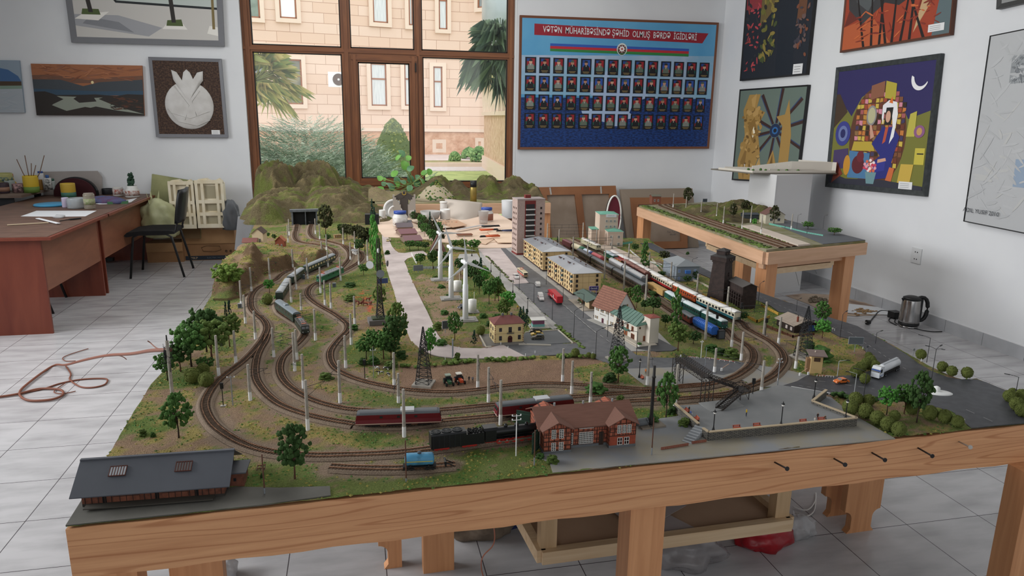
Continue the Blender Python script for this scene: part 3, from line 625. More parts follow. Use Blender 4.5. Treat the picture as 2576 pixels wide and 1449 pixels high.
# ---- tracks ----
railm=M('a97f63',.35,.6,c2='7b573f',ns=60);slp=M('4a3a2e',.85,c2='5f4b3b',ns=80);bedm=M('6f5f50',.95,c2='8d7b69',ns=420,bump=.9,bs=.002,lo=.4,hi=.6)
def track(label,pts,bed=True,z=T+.001):
 r=thing('railway_track',label,'railway track',(0,0,z));n=len(pts);N=[]
 for i in range(n):
  t=(pts[min(i+1,n-1)]-pts[max(i-1,0)]).normalized();N.append(Vector((-t.y,t.x)))
 if bed:
  V=[]
  for p,m in zip(pts,N):
   for o,zz in((-.026,0),(-.019,.0045),(.019,.0045),(.026,0)): V.append((p.x+m.x*o,p.y+m.y*o,zz))
  MB().add(V,[(4*i+k,4*i+k+1,4*i+5+k,4*i+4+k) for i in range(n-1) for k in range(3)],bedm).build('ballast_bed',r)
 for s in(-1,1):
  V=[]
  for p,m in zip(pts,N):
   for o,zz in((-.0008,.0055),(-.0008,.0082),(.0008,.0082),(.0008,.0055)): V.append((p.x+m.x*(s*.00825+o),p.y+m.y*(s*.00825+o),zz))
  MB().add(V,[(4*i+k,4*i+4+k,4*i+4+(k+1)%4,4*i+(k+1)%4) for i in range(n-1) for k in range(4)],railm).build('rail',r)
 b=MB();acc=0
 for i in range(n-1):
  L=(pts[i+1]-pts[i]).length;t=(pts[i+1]-pts[i]).normalized()
  while acc<L:
   p=pts[i]+t*acc;b.box((p.x,p.y,.0051),(.0028,.029,.0022),slp,rz=math.atan2(t.y,t.x));acc+=.0085
  acc-=L
 b.build('sleepers',r);return r
for k,v in TRW.items(): track('brown model railway track, '+k,v,z=T+(.0012 if 'level crossing' not in k else .0022))
loose=track('loose length of model track lying behind the shed',spline([(at(648,1183).x,at(648,1183).y),(at(668,1181).x,at(668,1181).y)]),False,T+.002)
# ================= TREES, BUSHES, HILLS =================
def leafm(a,b_,ns=90): return M(a,.85,c2=b_,ns=ns,bump=1,bs=.0015,lo=.38,hi=.62,spec=.15)
LM={'green':leafm('35552a','5d8442'),'dark':leafm('2f4426','4a6836'),'bright':leafm('3f7a34','69a44c'),'olive':leafm('47602c','708244'),'brown':leafm('2f3420','4a4c30'),'pine':leafm('22362b','3a5242'),'lime':leafm('536f30','7a8f44'),'ball':leafm('5c6a34','848c4c',200)}
tr1=M('6b4936',.9,c2='4a3226',ns=60);tr2=M('3a2c24',.9)
def crown(kind,seed,mt):
 rs=random.Random(seed);b=MB();out=[]
 if kind=='round': # flat topped clumps on branching limbs; unit height 1, width 1
  for i in range(120):
   a=rs.uniform(0,6.28);q=rs.random()**.6;z=.42+rs.random()*.5;w=.5*math.sin(min(1,max(.12,(z-.3)/.62))*2.6)**.6
   out.append((math.cos(a)*q*w,math.sin(a)*q*w,z,rs.uniform(.04,.08)))
 elif kind=='oval':
  for i in range(140):
   a=rs.uniform(0,6.28);z=.28+rs.random()*.68;f=(z-.28)/.7;w=.48*(math.sin(f*2.7+.35))**.7 if f<1 else .1;q=rs.random()**.5
   out.append((math.cos(a)*q*w,math.sin(a)*q*w,z,rs.uniform(.035,.068)))
 elif kind=='poplar':
  for i in range(90):
   a=rs.uniform(0,6.28);z=.08+rs.random()*.88;w=.46*(1-z)**.35*min(1,z*5);q=rs.random()**.5
   out.append((math.cos(a)*q*w,math.sin(a)*q*w,z,rs.uniform(.045,.075)))
 elif kind=='pine':
  for i in range(95):
   z=.15+.83*rs.random();lay=(z*7)%1;w=.46*(1-z)*(1.25-.5*lay);a=rs.uniform(0,6.28);q=rs.random()**.4
   out.append((math.cos(a)*q*w,math.sin(a)*q*w,z,rs.uniform(.03,.06)))
 elif kind=='bush':
  for i in range(46):
   a=rs.uniform(0,6.28);z=rs.random()*.8;w=.5*(1-z*.6);q=rs.random()**.5
   out.append((math.cos(a)*q*w*.85,math.sin(a)*q*w*.85,z,rs.uniform(.09,.17)))
 for x,y,z,r in out:
  b.ico((x,y,z),r,mt,1,(1.15,1.15,.85),.22,rs);b.ico((x+rs.uniform(-1,1)*r,y+rs.uniform(-1,1)*r,z+rs.uniform(-.3,.8)*r),r*.55,mt,1,(1,1,1),.3,rs)
 if kind=='ball':
  b.ico((0,0,.5),.47,mt,3,(1,1,.97),.035,rs)
  for i in range(220):
   v=Vector((rs.gauss(0,1),rs.gauss(0,1),rs.gauss(0,1))).normalized()*.465;b.ico((v.x,v.y,.5+v.z),.045,mt,1,(1,1,1),.4,rs)
 return b.mesh('crown')
def trunkmesh(kind,seed):
 rs=random.Random(seed);b=MB();m=tr1 if seed%2 else tr2
 if kind in('round','oval'):
  b.tube([(0,0,0),(.01,0,.2),(-.01,.01,.38),(0,0,.6)],[.03,.022,.02,.012],m,7)
  for i in range(5):
   a=rs.uniform(0,6.28);b.tube([(0,0,.27+.04*i),(math.cos(a)*.12,math.sin(a)*.12,.45+.03*i),(math.cos(a)*.26,math.sin(a)*.26,.6+.04*i)],[.012,.01,.006],m,5)
 elif kind!='ball': b.tube([(0,0,0),(0,0,.5)],[.028,.015],m,6)
 return b.mesh('trunk')
_C={};_T={}
def tree(px,py,top,w,kind,col,head,var=0,z=T,lab=None,cat='tree',nm=None):
 b,h=hgt(px,py,top,z);k=mpp(b);wd=w*k
 key=(kind,col,var%3)
 if key not in _C: _C[key]=crown(kind,{'round':3,'oval':5,'poplar':7,'pine':9,'bush':11,'ball':13}[kind]*10+var%3,LM[col])
 tk=(kind,var%2)
 if kind!='ball' and kind!='bush' and tk not in _T: _T[tk]=trunkmesh(kind,var%2)
 nm=nm or {'pine':'model_pine_tree','poplar':'model_poplar_tree','bush':'model_shrub','ball':'model_ball_shrub'}.get(kind,'model_tree')
 if kind=='ball' or kind=='bush':
  o=D.objects.new(nm,_C[key]);COL.objects.link(o);o.location=b;o.scale=(wd,wd,h)
 else:
  o=thing(nm,loc=b,sc=(wd,wd,h))
  c=D.objects.new('crown',_C[key]);COL.objects.link(c);c.parent=o;c=D.objects.new('trunk',_T[tk]);COL.objects.link(c);c.parent=o
 o.rotation_euler.z=(px*13+py*7)%6.28;tag(o,None,cat)
 if lab: o['label']=lab
 else: defer(o,head,px,py-(py-top)*.4)
 return o
H1='dark green model tree';H2='slender green model tree';H3='bright green model tree'
for i,a in enumerate([ # px,py(base),top,width
 (450,1103,988,78,'oval','green',H1),(742,1205,1062,92,'oval','dark',H1),(422,957,886,58,'round','green',H1),(455,937,862,66,'round','dark',H1),(482,924,812,92,'round','green',H1),(534,908,803,96,'round','olive',H1),
 (520,885,772,82,'round','dark',H1),(578,872,790,60,'round','olive',H1),(517,935,900,48,'round','green',H1),(576,738,660,78,'round','lime','yellow green model tree'),(678,737,702,28,'round','bright',H3),
 (915,692,664,26,'round','green',H1),(922,905,848,50,'round','green',H1),(965,903,832,62,'round','green',H1),(994,890,790,62,'round','dark',H1),(1000,862,760,56,'oval','olive',H1),(940,880,830,50,'round','green',H1),(984,905,850,46,'round','dark',H1),
 (1083,900,824,33,'oval','bright',H3),(956,776,718,36,'oval','olive',H1),
 (1057,671,636,27,'round','green',H1),(1089,679,627,28,'round','dark',H1),(1031,629,604,27,'round','green',H1),(1052,629,606,26,'round','green',H1),(1070,631,608,22,'round','dark',H1),
 (1124,674,632,25,'round','dark',H1),(1159,692,648,32,'round','dark',H1),(1192,634,602,36,'round','green',H1),(1163,629,602,36,'round','olive',H1),(1145,626,603,32,'round','green',H1),
 (1194,724,654,38,'oval','dark',H1),(1218,714,672,34,'oval','bright',H3),(1230,766,702,38,'round','green',H1),(1245,757,694,38,'round','green',H1),(1254,758,708,34,'oval','olive',H1),(1277,792,732,42,'round','bright',H3),(1267,799,752,36,'oval','olive',H1),(1176,700,660,26,'round','dark',H1),(1206,742,690,30,'round','dark',H1),
 (1144,855,784,42,'oval','green',H1),(1578,766,722,27,'round','olive',H1),(1601,775,716,32,'oval','green',H1),(1621,783,754,22,'round','dark',H1),(1643,789,746,44,'round','dark',H1),
 (1673,824,790,24,'round','dark',H1),(1705,883,812,58,'round','olive',H1),(1744,866,834,42,'round','dark',H1),(1555,962,870,62,'oval','green',H1),(1675,1051,936,58,'oval','green',H1),
 (1598,636,612,18,'round','dark',H1),(1670,660,630,28,'round','brown','brownish model tree'),(1728,716,692,23,'round','dark',H1),(1748,707,680,16,'oval','dark',H1),(1664,699,682,22,'round','dark',H1),
 (2066,817,757,46,'oval','green',H1),(2068,852,804,44,'round','bright',H3),(2051,938,920,22,'round','green',H1),(1868,812,782,24,'round','dark',H1),
 (2230,1043,972,49,'round','bright',H3),(2274,1041,965,52,'round','green',H1),(2306,1063,932,62,'oval','dark',H1),
 (820,594,512,42,'oval','brown','tall brownish model tree'),(873,604,562,36,'round','brown','brownish model tree'),(896,614,564,38,'round','brown','brownish model tree'),(918,634,568,38,'round','brown','brownish model tree'),(858,592,562,18,'round','dark',H1),(825,609,588,16,'round','dark',H1),(905,640,600,26,'round','dark',H1),
 (674,600,584,12,'round','green',H1),(690,606,588,12,'round','dark',H1),(1540,585,570,12,'round','dark',H1)]): tree(*a[:6],a[6],i)
for i,a in enumerate([(940,640,538,27,'poplar','bright'),(946,662,558,27,'poplar','bright'),(951,688,590,27,'poplar','bright'),(955,716,612,24,'poplar','green'),
  (1620,684,606,30,'poplar','green'),(1697,830,724,42,'poplar','green'),(570,810,757,10,'poplar','pine'),(580,813,755,13,'poplar','pine')]): tree(*a,'tall green poplar',i)
for i,a in enumerate([(937,566,500,22,'pine','pine'),(943,580,520,20,'pine','pine'),(1402,618,594,10,'pine','pine'),(1387,620,598,12,'pine','pine'),(1309,817,772,23,'pine','pine'),(1324,830,777,25,'pine','pine'),(1316,819,770,20,'pine','pine'),(1193,869,830,24,'pine','pine'),(1209,712,648,30,'pine','pine'),(1104,610,560,18,'pine','pine'),
  (1082,594,532,18,'pine','pine'),(1044,556,528,14,'pine','pine')]): tree(*a,'dark model pine',i)
k=0
for (px,py,r) in [(2151,1020,17),(2137,1044,20),(2183,1022,15),(2175,1053,19),(2205,1069,18),(2231,1084,18),(2259,1097,18),(2374,1064,17),(2407,1075,15),(2337,1056,18),(2293,1042,18),(2315,904,13),(2369,935,13),(2393,946,13),(2431,951,14),(2152,949,15),(2164,938,14),(2178,928,14),(2189,920,13),(2184,903,9),(2199,932,13),(2537,1011,15),(2555,1033,17),(2567,1009,15),(2568,1048,16),(2546,1000,12),(1209,843,12),(1447,898,11),(1481,900,7),(1492,903,7),(520,974,19),(486,965,20),(512,945,16),(673,766,14),(2174,965,13),(2249,1060,14)]:
 k+=1;tree(px,py,py-2*r,2*r,'ball','ball','round clipped olive model bush',k,cat='bush')
k=0
for (px,py,top,w) in [(1180,694,676,30),(1100,830,808,30),(700,752,735,24),(880,722,708,36),(880,756,738,34),(1500,990,962,60),(1535,960,935,40),(1150,905,886,20),(2060,905,865,64),(2035,878,855,40),(1840,898,872,46),(1790,882,866,40),(1810,892,874,40),(820,955,935,40),(890,830,815,26),(1010,900,880,36),(985,925,905,40),(940,915,893,34),(912,918,898,24),(1060,890,875,20),(1110,868,852,34),(1085,860,845,26),(1720,1070,1050,36),(1640,1062,1040,40),(1690,1040,1020,30),(1560,1010,992,24),(860,590,578,14),(975,640,628,16),(1095,700,692,18),(1118,790,778,24),(1130,748,738,20),(1175,780,770,20),(1215,800,786,24),(1230,820,806,22),(1290,800,790,18),(1250,800,788,22),(1640,745,730,30),(1600,712,698,26),(1110,724,715,22),(1480,770,760,14),(360,1095,1078,22),(385,1098,1085,14),(660,1200,1190,14),(1390,1165,1142,34),(1360,1152,1140,24),(1730,640,632,10)]:
 k+=1;tree(px,py,top,w,'bush',('green','dark','olive')[k%3],'low dark model shrub',k,cat='shrub')
# low ground cover: turf clumps, far too many to count
rs=random.Random(4);b=MB();gm=[LM['lime'],LM['olive'],LM['green'],leafm('837a3c','9c9150')]
OC=[(1,0,0),(-1,0,0),(0,1,0),(0,-1,0),(0,0,1),(0,0,-1)];OF=[(0,2,4),(2,1,4),(1,3,4),(3,0,4),(2,0,5),(1,2,5),(3,1,5),(0,3,5)]
FLDP=FIELD
iy,ix=np.nonzero(inside&~road&(TD>.036)&~pin(X,Y,FIELD)&(Y<5.6));sel=rs.sample(range(len(iy)),min(len(iy),26000))
for q in sel:
 y,x=iy[q],ix[q]
 if n2[y,x]<.40+.14*rs.random(): continue
 far=Y[y,x]>4;s=rs.uniform(.0025,.0058)
 m=gm[min(3,int(max(0,(n1[y,x]-.33))*7+rs.random()*1.6))] if n1[y,x]>.45 else gm[3 if rs.random()<.45 else (0 if rs.random()<.5 else 1)]
 X0=X[y,x]+rs.uniform(-1,1)*.006;Y0=Y[y,x]+rs.uniform(-1,1)*.006;z0=T+hz[y,x]
 b.add([(X0+v[0]*s*rs.uniform(.5,1.3),Y0+v[1]*s*rs.uniform(.5,1.3),z0+v[2]*s*rs.uniform(.3,.8)) for v in OC],OF,m,False)
tag(b.build('ground_cover'),'yellow and green turf clumps scattered over the model landscape','grass',kind='stuff')
for i,(px,py,top) in enumerate(((1040,556,532),(1052,562,534),(1060,570,538),(1068,578,544),(1076,587,550),(1068,596,560),(1080,603,564),(1090,594,552),(1086,614,575),(1096,622,580),(1093,608,566),(1104,600,556),(1060,584,553),(1110,614,578))): tree(px,py,top,22,'round' if i%3 else 'oval',('dark','brown','green')[i%3],'dark forest tree',i)
def hedgerow(pts,h,w,label,name='model_hedge',m='olive',n=None):
 q=[at(a,c) for a,c in pts];rs=random.Random(len(pts));b=MB()
 for a,c2 in zip(q,q[1:]):
  L=(c2-a).length
  for i in range(int(L/w*2.2)):
   p=a.lerp(c2,rs.random());b.ico((p.x+rs.uniform(-.5,.5)*w,p.y+rs.uniform(-.5,.5)*w,T+h*.4),w*.42*rs.uniform(.7,1.3),LM[m if rs.random()<.7 else 'lime'],1,(1,1,h/w),.35,rs)
 return tag(b.build(name),label,'hedge')
hedgerow([(1015,925),(1075,922),(1150,913),(1240,908),(1340,905),(1420,899),(1492,899)],.016,.024,'long low model hedge between the ploughed field and the road')
hedgerow([(2085,996),(2120,1002),(2206,1012)],.02,.022,'low dark model hedge beside the plaza wall and the car road','model_hedge','dark')
hedgerow([(1280,700),(1250,672),(1224,645)],.005,.014,'low planting on the upper avenue verge','model_flower_strip','brown')
hedgerow([(1468,878),(1425,840),(1400,818)],.006,.02,'low planting strip beside the parking bay','model_flower_strip','olive')
k=0
for a in [((1225,645),(1240,660)),((1245,668),(1262,688)),((1268,694),(1290,712)),((1297,722),(1315,740)),((1322,748),(1342,766)),((1350,775),(1375,797))]:
 k+=1;o=hedgerow([a[0],a[1]],.004,.013,'','model_flower_bed','brown');o['label']='brown green flower bed on the avenue pavement, '+('farthest','second farthest','third farthest','third nearest','second nearest','nearest')[k-1]+' of six';o['group']='flower beds along the avenue pavement'
# ---- hills ----
hm=M_vcol(.95,120,.9,.006,'painted_hill')
def hill(name,label,x0,x1,y0,y1,fn,r=.012,zb=T-.0,thick=True,seed=0,colr=None,cat='hill'):
 xs=np.arange(x0,x1+r,r);ys=np.arange(y0,y1+r,r);X2,Y2=np.meshgrid(xs,ys);H=fn(X2,Y2)
 rg=fbm(X2,Y2,7,5,seed,True);H=np.where(H>0,H*(1+.75*(rg-.62)),0);H+=np.where(H>.01,(fbm(X2,Y2,30,3,seed+1)-.5)*.012,0)
 mask=H>.002;cell=mask[:-1,:-1]|mask[1:,:-1]|mask[:-1,1:]|mask[1:,1:]
 ny,nx=X2.shape;idx=np.arange(ny*nx).reshape(ny,nx);ci=np.argwhere(cell)
 ff=np.stack([idx[ci[:,0],ci[:,1]],idx[ci[:,0],ci[:,1]+1],idx[ci[:,0]+1,ci[:,1]+1],idx[ci[:,0]+1,ci[:,1]]],1)
 used=np.unique(ff);mp=-np.ones(ny*nx,int);mp[used]=np.arange(len(used));ff=mp[ff]
 v=np.stack([X2.ravel(),Y2.ravel(),zb+H.ravel()],1)[used]
 a=np.array(lin('5f5640')[:3]);g=np.array(lin('5f6636')[:3]);d=np.array(lin('3a3528')[:3]);s=np.array(lin('938462')[:3]);k2=fbm(X2,Y2,8,4,seed+2);k3=fbm(X2,Y2,25,3,seed+3)
 cc=mixc(a,g,(k2*.7+k3*.4-.52)*7);cc=mixc(cc,d,(.50-rg)*3.5);cc=mixc(cc,s,(rg-.80)*4)
 if colr is not None: cc=mixc(cc,np.array(lin(colr)[:3]),np.full(X2.shape,.5))
 o=gridmesh(name,v,ff,cc.reshape(-1,3)[used],hm);return tag(o,label,cat)
def G2(X,Y,x,y,h,sx,sy,p=1.): return h*np.exp(-(((X-x)/sx)**2+((Y-y)/sy)**2)**p)
def front(X,Y):
 H=np.maximum.reduce([G2(X,Y,-.62,6.75,.16,.34,.62,2),G2(X,Y,-.2,6.7,.19,.30,.62,2),G2(X,Y,.02,6.35,.10,.22,.55,1.5),G2(X,Y,-.72,6.2,.15,.13,.6,2)])
 H=H*(np.clip((Y-5.84)/.10,0,1)+0)
 return np.where((X>-.985)&(H>.01),H,0)
hill('model_hill','grassy brown hill with the black tunnel mouth at the left back corner',-.95,.3,5.84,7.6,front,seed=1)
def rear(X,Y): return np.where((X>-.99),np.maximum.reduce([G2(X,Y,-.80,7.8,.33,.24,.5,2.5),G2(X,Y,-.42,7.85,.32,.30,.48,2.2),G2(X,Y,-.15,7.9,.18,.25,.4,1.4),G2(X,Y,.12,7.9,.10,.2,.35)]),0)
hill('model_mountain','highest mossy double peaked model mountain against the window at left',-1.0,.42,7.15,8.42,rear,seed=4)
# tunnel portal
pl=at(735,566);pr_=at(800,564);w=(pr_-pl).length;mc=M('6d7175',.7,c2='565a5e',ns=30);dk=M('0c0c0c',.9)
r=thing('tunnel_portal','grey square tunnel portal at the foot of the left hill','tunnel portal',(pl.x,pl.y-.02,T),math.atan2(pr_.y-pl.y,pr_.x-pl.x))
MB().bx(0,.012,0,.05,0,.115,mc).bx(w-.012,w,0,.05,0,.115,mc).bx(-.01,w+.01,-.008,.05,.105,.122,mc).bx(w*.52,w*.52+.006,-.002,.03,0,.105,mc).build('frame',r)
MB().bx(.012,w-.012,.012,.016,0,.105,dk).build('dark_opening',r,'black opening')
# ================= POSTS, LAMPS, MASTS =================
conc2=M('b0aaa0',.7,c2='989187',ns=50);whitep=M('e8e8e6',.6);blk=M('1b1c1e',.45);steel=M('9fa4aa',.4,.5);dst=M('3a3a3c',.5)
def nearest(p):
 d=(TP[:,0]-p.x)**2+(TP[:,1]-p.y)**2;i=int(d.argmin());return Vector((TP[i,0],TP[i,1],0)),d[i]**.5
def post(px,py,top,arm=True,z=T,head='white footed concrete post'):
 b,h=hgt(px,py,top,z);r=thing('catenary_post',None,'post',b);tag(r,None,'post')
 MB().cyl((0,0,0),(0,0,h),.0052,.0038,conc2,10).build('shaft',r)
 MB().cyl((0,0,0),(0,0,h*.24),.0056,.0052,whitep,10).build('white_foot',r,'white painted foot')
 if arm:
  q,dd=nearest(b)
  if .005<dd<.12:
   d=Vector((q.x-b.x,q.y-b.y,0));u=d.normalized();e=u*(dd+.006);m=MB()
   m.tube([(0,0,h*.86),(e.x,e.y,h*.80)],.0007,blk,4).tube([(0,0,h*.66),(e.x,e.y,h*.80)],.0007,blk,4).tube([(e.x*.75,e.y*.75,h*.82),(e.x*.8,e.y*.8,h*.66),(e.x*1.1,e.y*1.1,h*.64)],.0006,blk,4)
   m.build('bracket_arm',r)
 defer(r,head,px,(py+top)/2);return r
for a in [(737,676,627),(679,703,649),(633,736,673),(608,773,706),(618,815,742),(643,853,782),(689,898,825),(594,915,832),(551,949,844),(630,1007,917),(742,933,836),(747,904,829),(794,856,778),(870,925,844),(884,867,789),(764,977,891),(775,1083,956),
 (856,1013,907),(774,701,649),(825,671,631),(810,651,608),(882,656,609),(903,668,625),(925,656,603),(857,707,648),(745,728,673),(733,761,701),(807,737,672),(818,769,705),(833,776,712),(758,780,738),(893,817,745),(725,610,566),(728,592,551),(794,589,550),(805,604,563),(822,629,590),(864,615,573),(893,628,582),
 (992,974,887),(1003,1014,939),(1017,1102,979),(1202,979,892),(1229,1011,924),(1259,1069,956),(1415,963,877),(1438,990,908),(1485,1016,936),(1628,969,870),(1698,1021,917),(1840,872,799),(1864,906,835),(1797,936,876),(1958,866,797),(2001,927,847),(1914,993,907),(1705,800,742)]: post(*a)
barm=M('2e2f31',.5)
def gantry(l,r_,lab):
 a,h1=hgt(*l);b,h2=hgt(*r_);g=thing('catenary_gantry',lab,'gantry',a,group='catenary gantries over the yard');v=b-a
 MB().cyl((0,0,0),(0,0,h1),.0055,.004,conc2,10).build('post',g);MB().cyl(v,v+Vector((0,0,h2)),.0055,.004,conc2,10).build('post',g)
 m=MB();m.beam((0,0,h1*.90),v+Vector((0,0,h2*.90)),.0016,.0016,barm);m.beam((0,0,h1*.72),v+Vector((0,0,h2*.72)),.0012,.0012,barm)
 for k in range(1,5):
  p=v*(k/5);z1=h1*.9+(h2-h1)*.9*k/5;z0=h1*.72+(h2-h1)*.72*k/5;m.tube([(p.x,p.y,z1),(p.x,p.y,z0-.008)],.0006,barm,4)
 m.build('crossbars',g)
gn=['farthest','second farthest','third farthest','fourth farthest','middle','fourth nearest','third nearest','second nearest','nearest']
for i,(l,r_) in enumerate([((1377,600,562),(1466,604,560)),((1406,618,577),(1500,616,577)),((1441,644,596),(1539,630,594)),((1477,662,613),(1581,655,613)),((1520,702,631),(1632,680,634)),((1569,728,657),(1687,705,659)),((1624,756,691),(1753,739,689)),((1697,800,742),(1829,775,721)),((1774,855,765),(1921,843,759))]):
 gantry(l,r_,gn[i]+' of the nine catenary gantries spanning the yard tracks')
def thinpole(px,py,top,name,lab,mt=steel,r=.0018,arms=((.95,.02),),cat='pole',foot=None):
 b,h=hgt(px,py,top);o=thing(name,lab,cat,b);MB().cyl((0,0,0),(0,0,h),r,r*.8,mt,8).build('pole',o)
 if arms:
  m=MB()
  for f,L in arms: m.beam((-L/2,0,h*f),(L/2,0,h*f),.0012,.0012,mt).cyl((-L/2,0,h*f),(-L/2,0,h*f+.004),.0015,.0015,whitep,6).cyl((L/2,0,h*f),(L/2,0,h*f+.004),.0015,.0015,whitep,6)
  m.build('crossarm',o)
 if foot: MB().cyl((0,0,0),(0,0,h*foot),r*1.1,r*1.1,steel,8).build('metal_foot',o)
 return o
brn=M('5d3e30',.8)
thinpole(586,1020,946,'signal_post','thin pale grey post in the grass left of the black signal loop')
thinpole(1298,1147,1043,'telegraph_pole','white double armed telegraph pole in front of the steam locomotive',whitep,.0016,((.97,.022),(.87,.022)))
thinpole(666,1243,1143,'telegraph_pole','brown telegraph pole standing right of the front freight shed',brn,.0018,(),foot=.16)
thinpole(1022,1213,1108,'telegraph_pole','brown telegraph pole in front of the blue tank wagon',brn,.0018,(),foot=.1)
thinpole(1344,1170,1082,'telegraph_pole','brown telegraph pole at the near left corner of the engine shed',brn,.0018,(),foot=.22)
thinpole(1639,1145,1050,'telegraph_pole','brown telegraph pole in the concrete yard right of the engine shed',brn,.0018,(),foot=.2)
thinpole(1955,976,902,'signal_post','thin grey cross armed post at the level crossing',steel,.0017,((.97,.012),(.86,.02)))
thinpole(1763,902,856,'signal_post','white signal post left of the striped barrier rails',whitep,.0013,((.9,.01),));thinpole(1774,921,874,'signal_post','thin grey post beside the striped rails',steel,.0012,())
thinpole(940,950,874,'telegraph_pole','thin grey telegraph pole behind the cows',steel,.0012,((.9,.016),))
# big pole with wire bundle at the left
b,h=hgt(434,998,846);o=thing('wire_pole','tall white pole on the left edge holding the red brown wire bundle','pole',b)
MB().cyl((0,0,0),(0,0,h*.93),.0058,.0048,conc2,10).build('shaft',o);MB().cyl((0,0,h*.93),(0,0,h*1.02),.0022,.0018,blk,8).build('tip',o,'black tip')
m=MB();rs=random.Random(3)
for i in range(14):
 p=[Vector((rs.uniform(-.02,.02),rs.uniform(-.012,.012),h*rs.uniform(.4,.9))) for _ in range(4)];m.tube(p,.0006,blk,4)
m.box((-.008,0,h*.7),(.006,.006,.03),blk);m.build('tangled_wires',o,'black tangled wires')
def signal(px,py,top,lab):
 b,h=hgt(px,py,top);o=thing('railway_signal',lab,'signal',b);MB().cyl((0,0,0),(0,0,h*.78),.0014,.0012,blk,8).bx(-.008,.008,-.006,.006,0,.003,conc2).build('mast',o)
 MB().box((0,0,h*.88),(.009,.006,h*.24),blk).cyl((0,-.003,h*.93),(0,-.005,h*.93),.0022,.0022,M('30302c',.3),8).cyl((0,-.003,h*.84),(0,-.005,h*.84),.0022,.0022,M('30302c',.3),8).build('signal_head',o)
signal(562,1022,963,'black colour light signal inside the left curve');signal(1925,846,801,'black colour light signal beside the tall yard post');signal(918,955,905,'grey ladder signal near the cows')
signal(1862,815,762,'dark colour light signal at the end of the yard tracks');signal(1801,838,790,'small signal on the buffer behind the blue hopper')
signal(1892,1004,952,'black diamond sighting signal near the footbridge stairs')
# cabinets
def cabinet(px,py,s,lab,c='7f858a'):
 b=at(px,py);o=tag(MB().box((0,0,s*.6),(s,s*.6,s*1.2),M(c,.5)).bx(-s*.4,s*.4,-s*.31,-s*.3,s*.1,s*1.1,M('50565c',.5)).build('relay_cabinet',loc=b),lab,'cabinet')
cabinet(604,775,.018,'grey relay cabinet beside a post left of the outer curve','a5a8aa');cabinet(763,702,.02,'grey relay cabinet beside the curved passenger train');cabinet(841,722,.018,'grey relay cabinet in front of the green electric locomotive')
cabinet(1812,852,.03,'black cabinet at the end of the yard siding','2b2b2d')
# street lamps
def lamp(px,py,top,side,lab,L=.035,mt=None,dbl=False):
 b,h=hgt(px,py,top);o=thing('model_street_lamp',lab,'street lamp',b,group=None);mt=mt or dst
 MB().cyl((0,0,0),(0,0,h*.93),.0013,.0010,mt,8).build('pole',o)
 m=MB();hd=MB()
 for s in (side if isinstance(side,tuple) else (side,)):
  a=math.radians(s);ux,uy=math.cos(a),math.sin(a);m.tube([(0,0,h*.92),(ux*L*.4,uy*L*.4,h*.965),(ux*L*.8,uy*L*.8,h)],.0008,mt,5)
  hd.beam((ux*L*.72,uy*L*.72,h*.985),(ux*L*1.15,uy*L*1.15,h*1.005),.004,.0018,blk)
 m.build('arm',o);hd.build('lamp_head',o);return o
for a in [(1443,852,776,25,'street lamp with curved arm on the avenue beside the parking bay'),(1498,903,828,20,'nearest street lamp on the avenue, at the junction'),(1389,805,733,200,'street lamp on the left kerb right of the white truck'),(1343,762,710,200,'street lamp on the left kerb behind the white truck'),(1306,727,690,200,'street lamp on the left kerb beside the ambulance van'),
 (1467,800,735,200,'street lamp in front of the green roofed kiosk',),(1416,759,714,200,'street lamp right of the red truck trailer'),(1374,716,678,200,'street lamp between the two apartment blocks'),(1528,848,778,200,'street lamp before the brown roofed white house'),(1601,893,830,190,'street lamp in front of the towered white house'),
 (2202,865,835,20,'street lamp on the outer road beside the blank sign'),(2113,850,786,30,'street lamp in front of the table leg'),(1907,765,710,30,'street lamp in front of the pedestal'),(2003,783,753,30,'street lamp behind the wooden cottage'),
 (2331,912,845,150,'grey street lamp behind the round bush on the outer verge'),(2552,1005,944,150,'street lamp on the island at the right edge'),(2172,1000,930,150,'dark street lamp in front of the tanker truck cab'),(1740,672+10,650,20,'thin street lamp behind the blue grey house')]: lamp(*a)
lamp(2343,955,872,(20,150,270),'triple headed street lamp rising from the traffic island',.03)
for a in [(2148,996,936,160,'white gate lamp post left of the tanker truck'),(2106,948,905,-20,'white gate lamp post behind the orange car')]: lamp(*a,mt=M('c4c8cc',.4,.3),L=.03)
def vlamp(px,py,top,lab,z=T,sc=1):
 b,h=hgt(px,py,top,z);o=thing('model_lantern',lab,'lantern',b)
 MB().lathe([(.0048,0),(.0042,.008),(.0022,.014),(.0014,.02),(.0012,h*.80),(.002,h*.81)],blk,10).build('post',o)
 MB().lathe([(.002,h*.81),(.0036,h*.84),(.0042,h*.885)],M('f1efe8',.4),10).build('lamp_glass',o,'white lamp glass')
 MB().lathe([(.0048,h*.885),(.0042,h*.92),(.0015,h*.95),(.001,h)],blk,10).build('lamp_cap',o)
PZ=T+.018
for a in [(1794,1088,1030,'black lantern at the near left corner of the plaza',PZ),(1964,1074,1010,'black lantern at the middle of the plaza wall',PZ),(2126,1058,1003,'black lantern at the right end of the plaza wall',PZ),(2047,1004,951,'black lantern at the far corner of the plaza',PZ),(1608,951,901,'black lantern beside the platform bench',T),
  (1290,738,704,'black lantern on the pavement, third from the villa'),(1327,786,748,'black lantern on the pavement nearest the kiosk'),(1258,710,677,'black lantern on the pavement among the trees'),(1235,685,660,'black lantern on the pavement, farthest one',),(1187,645,615,'black lantern on the far square')]: vlamp(*a)
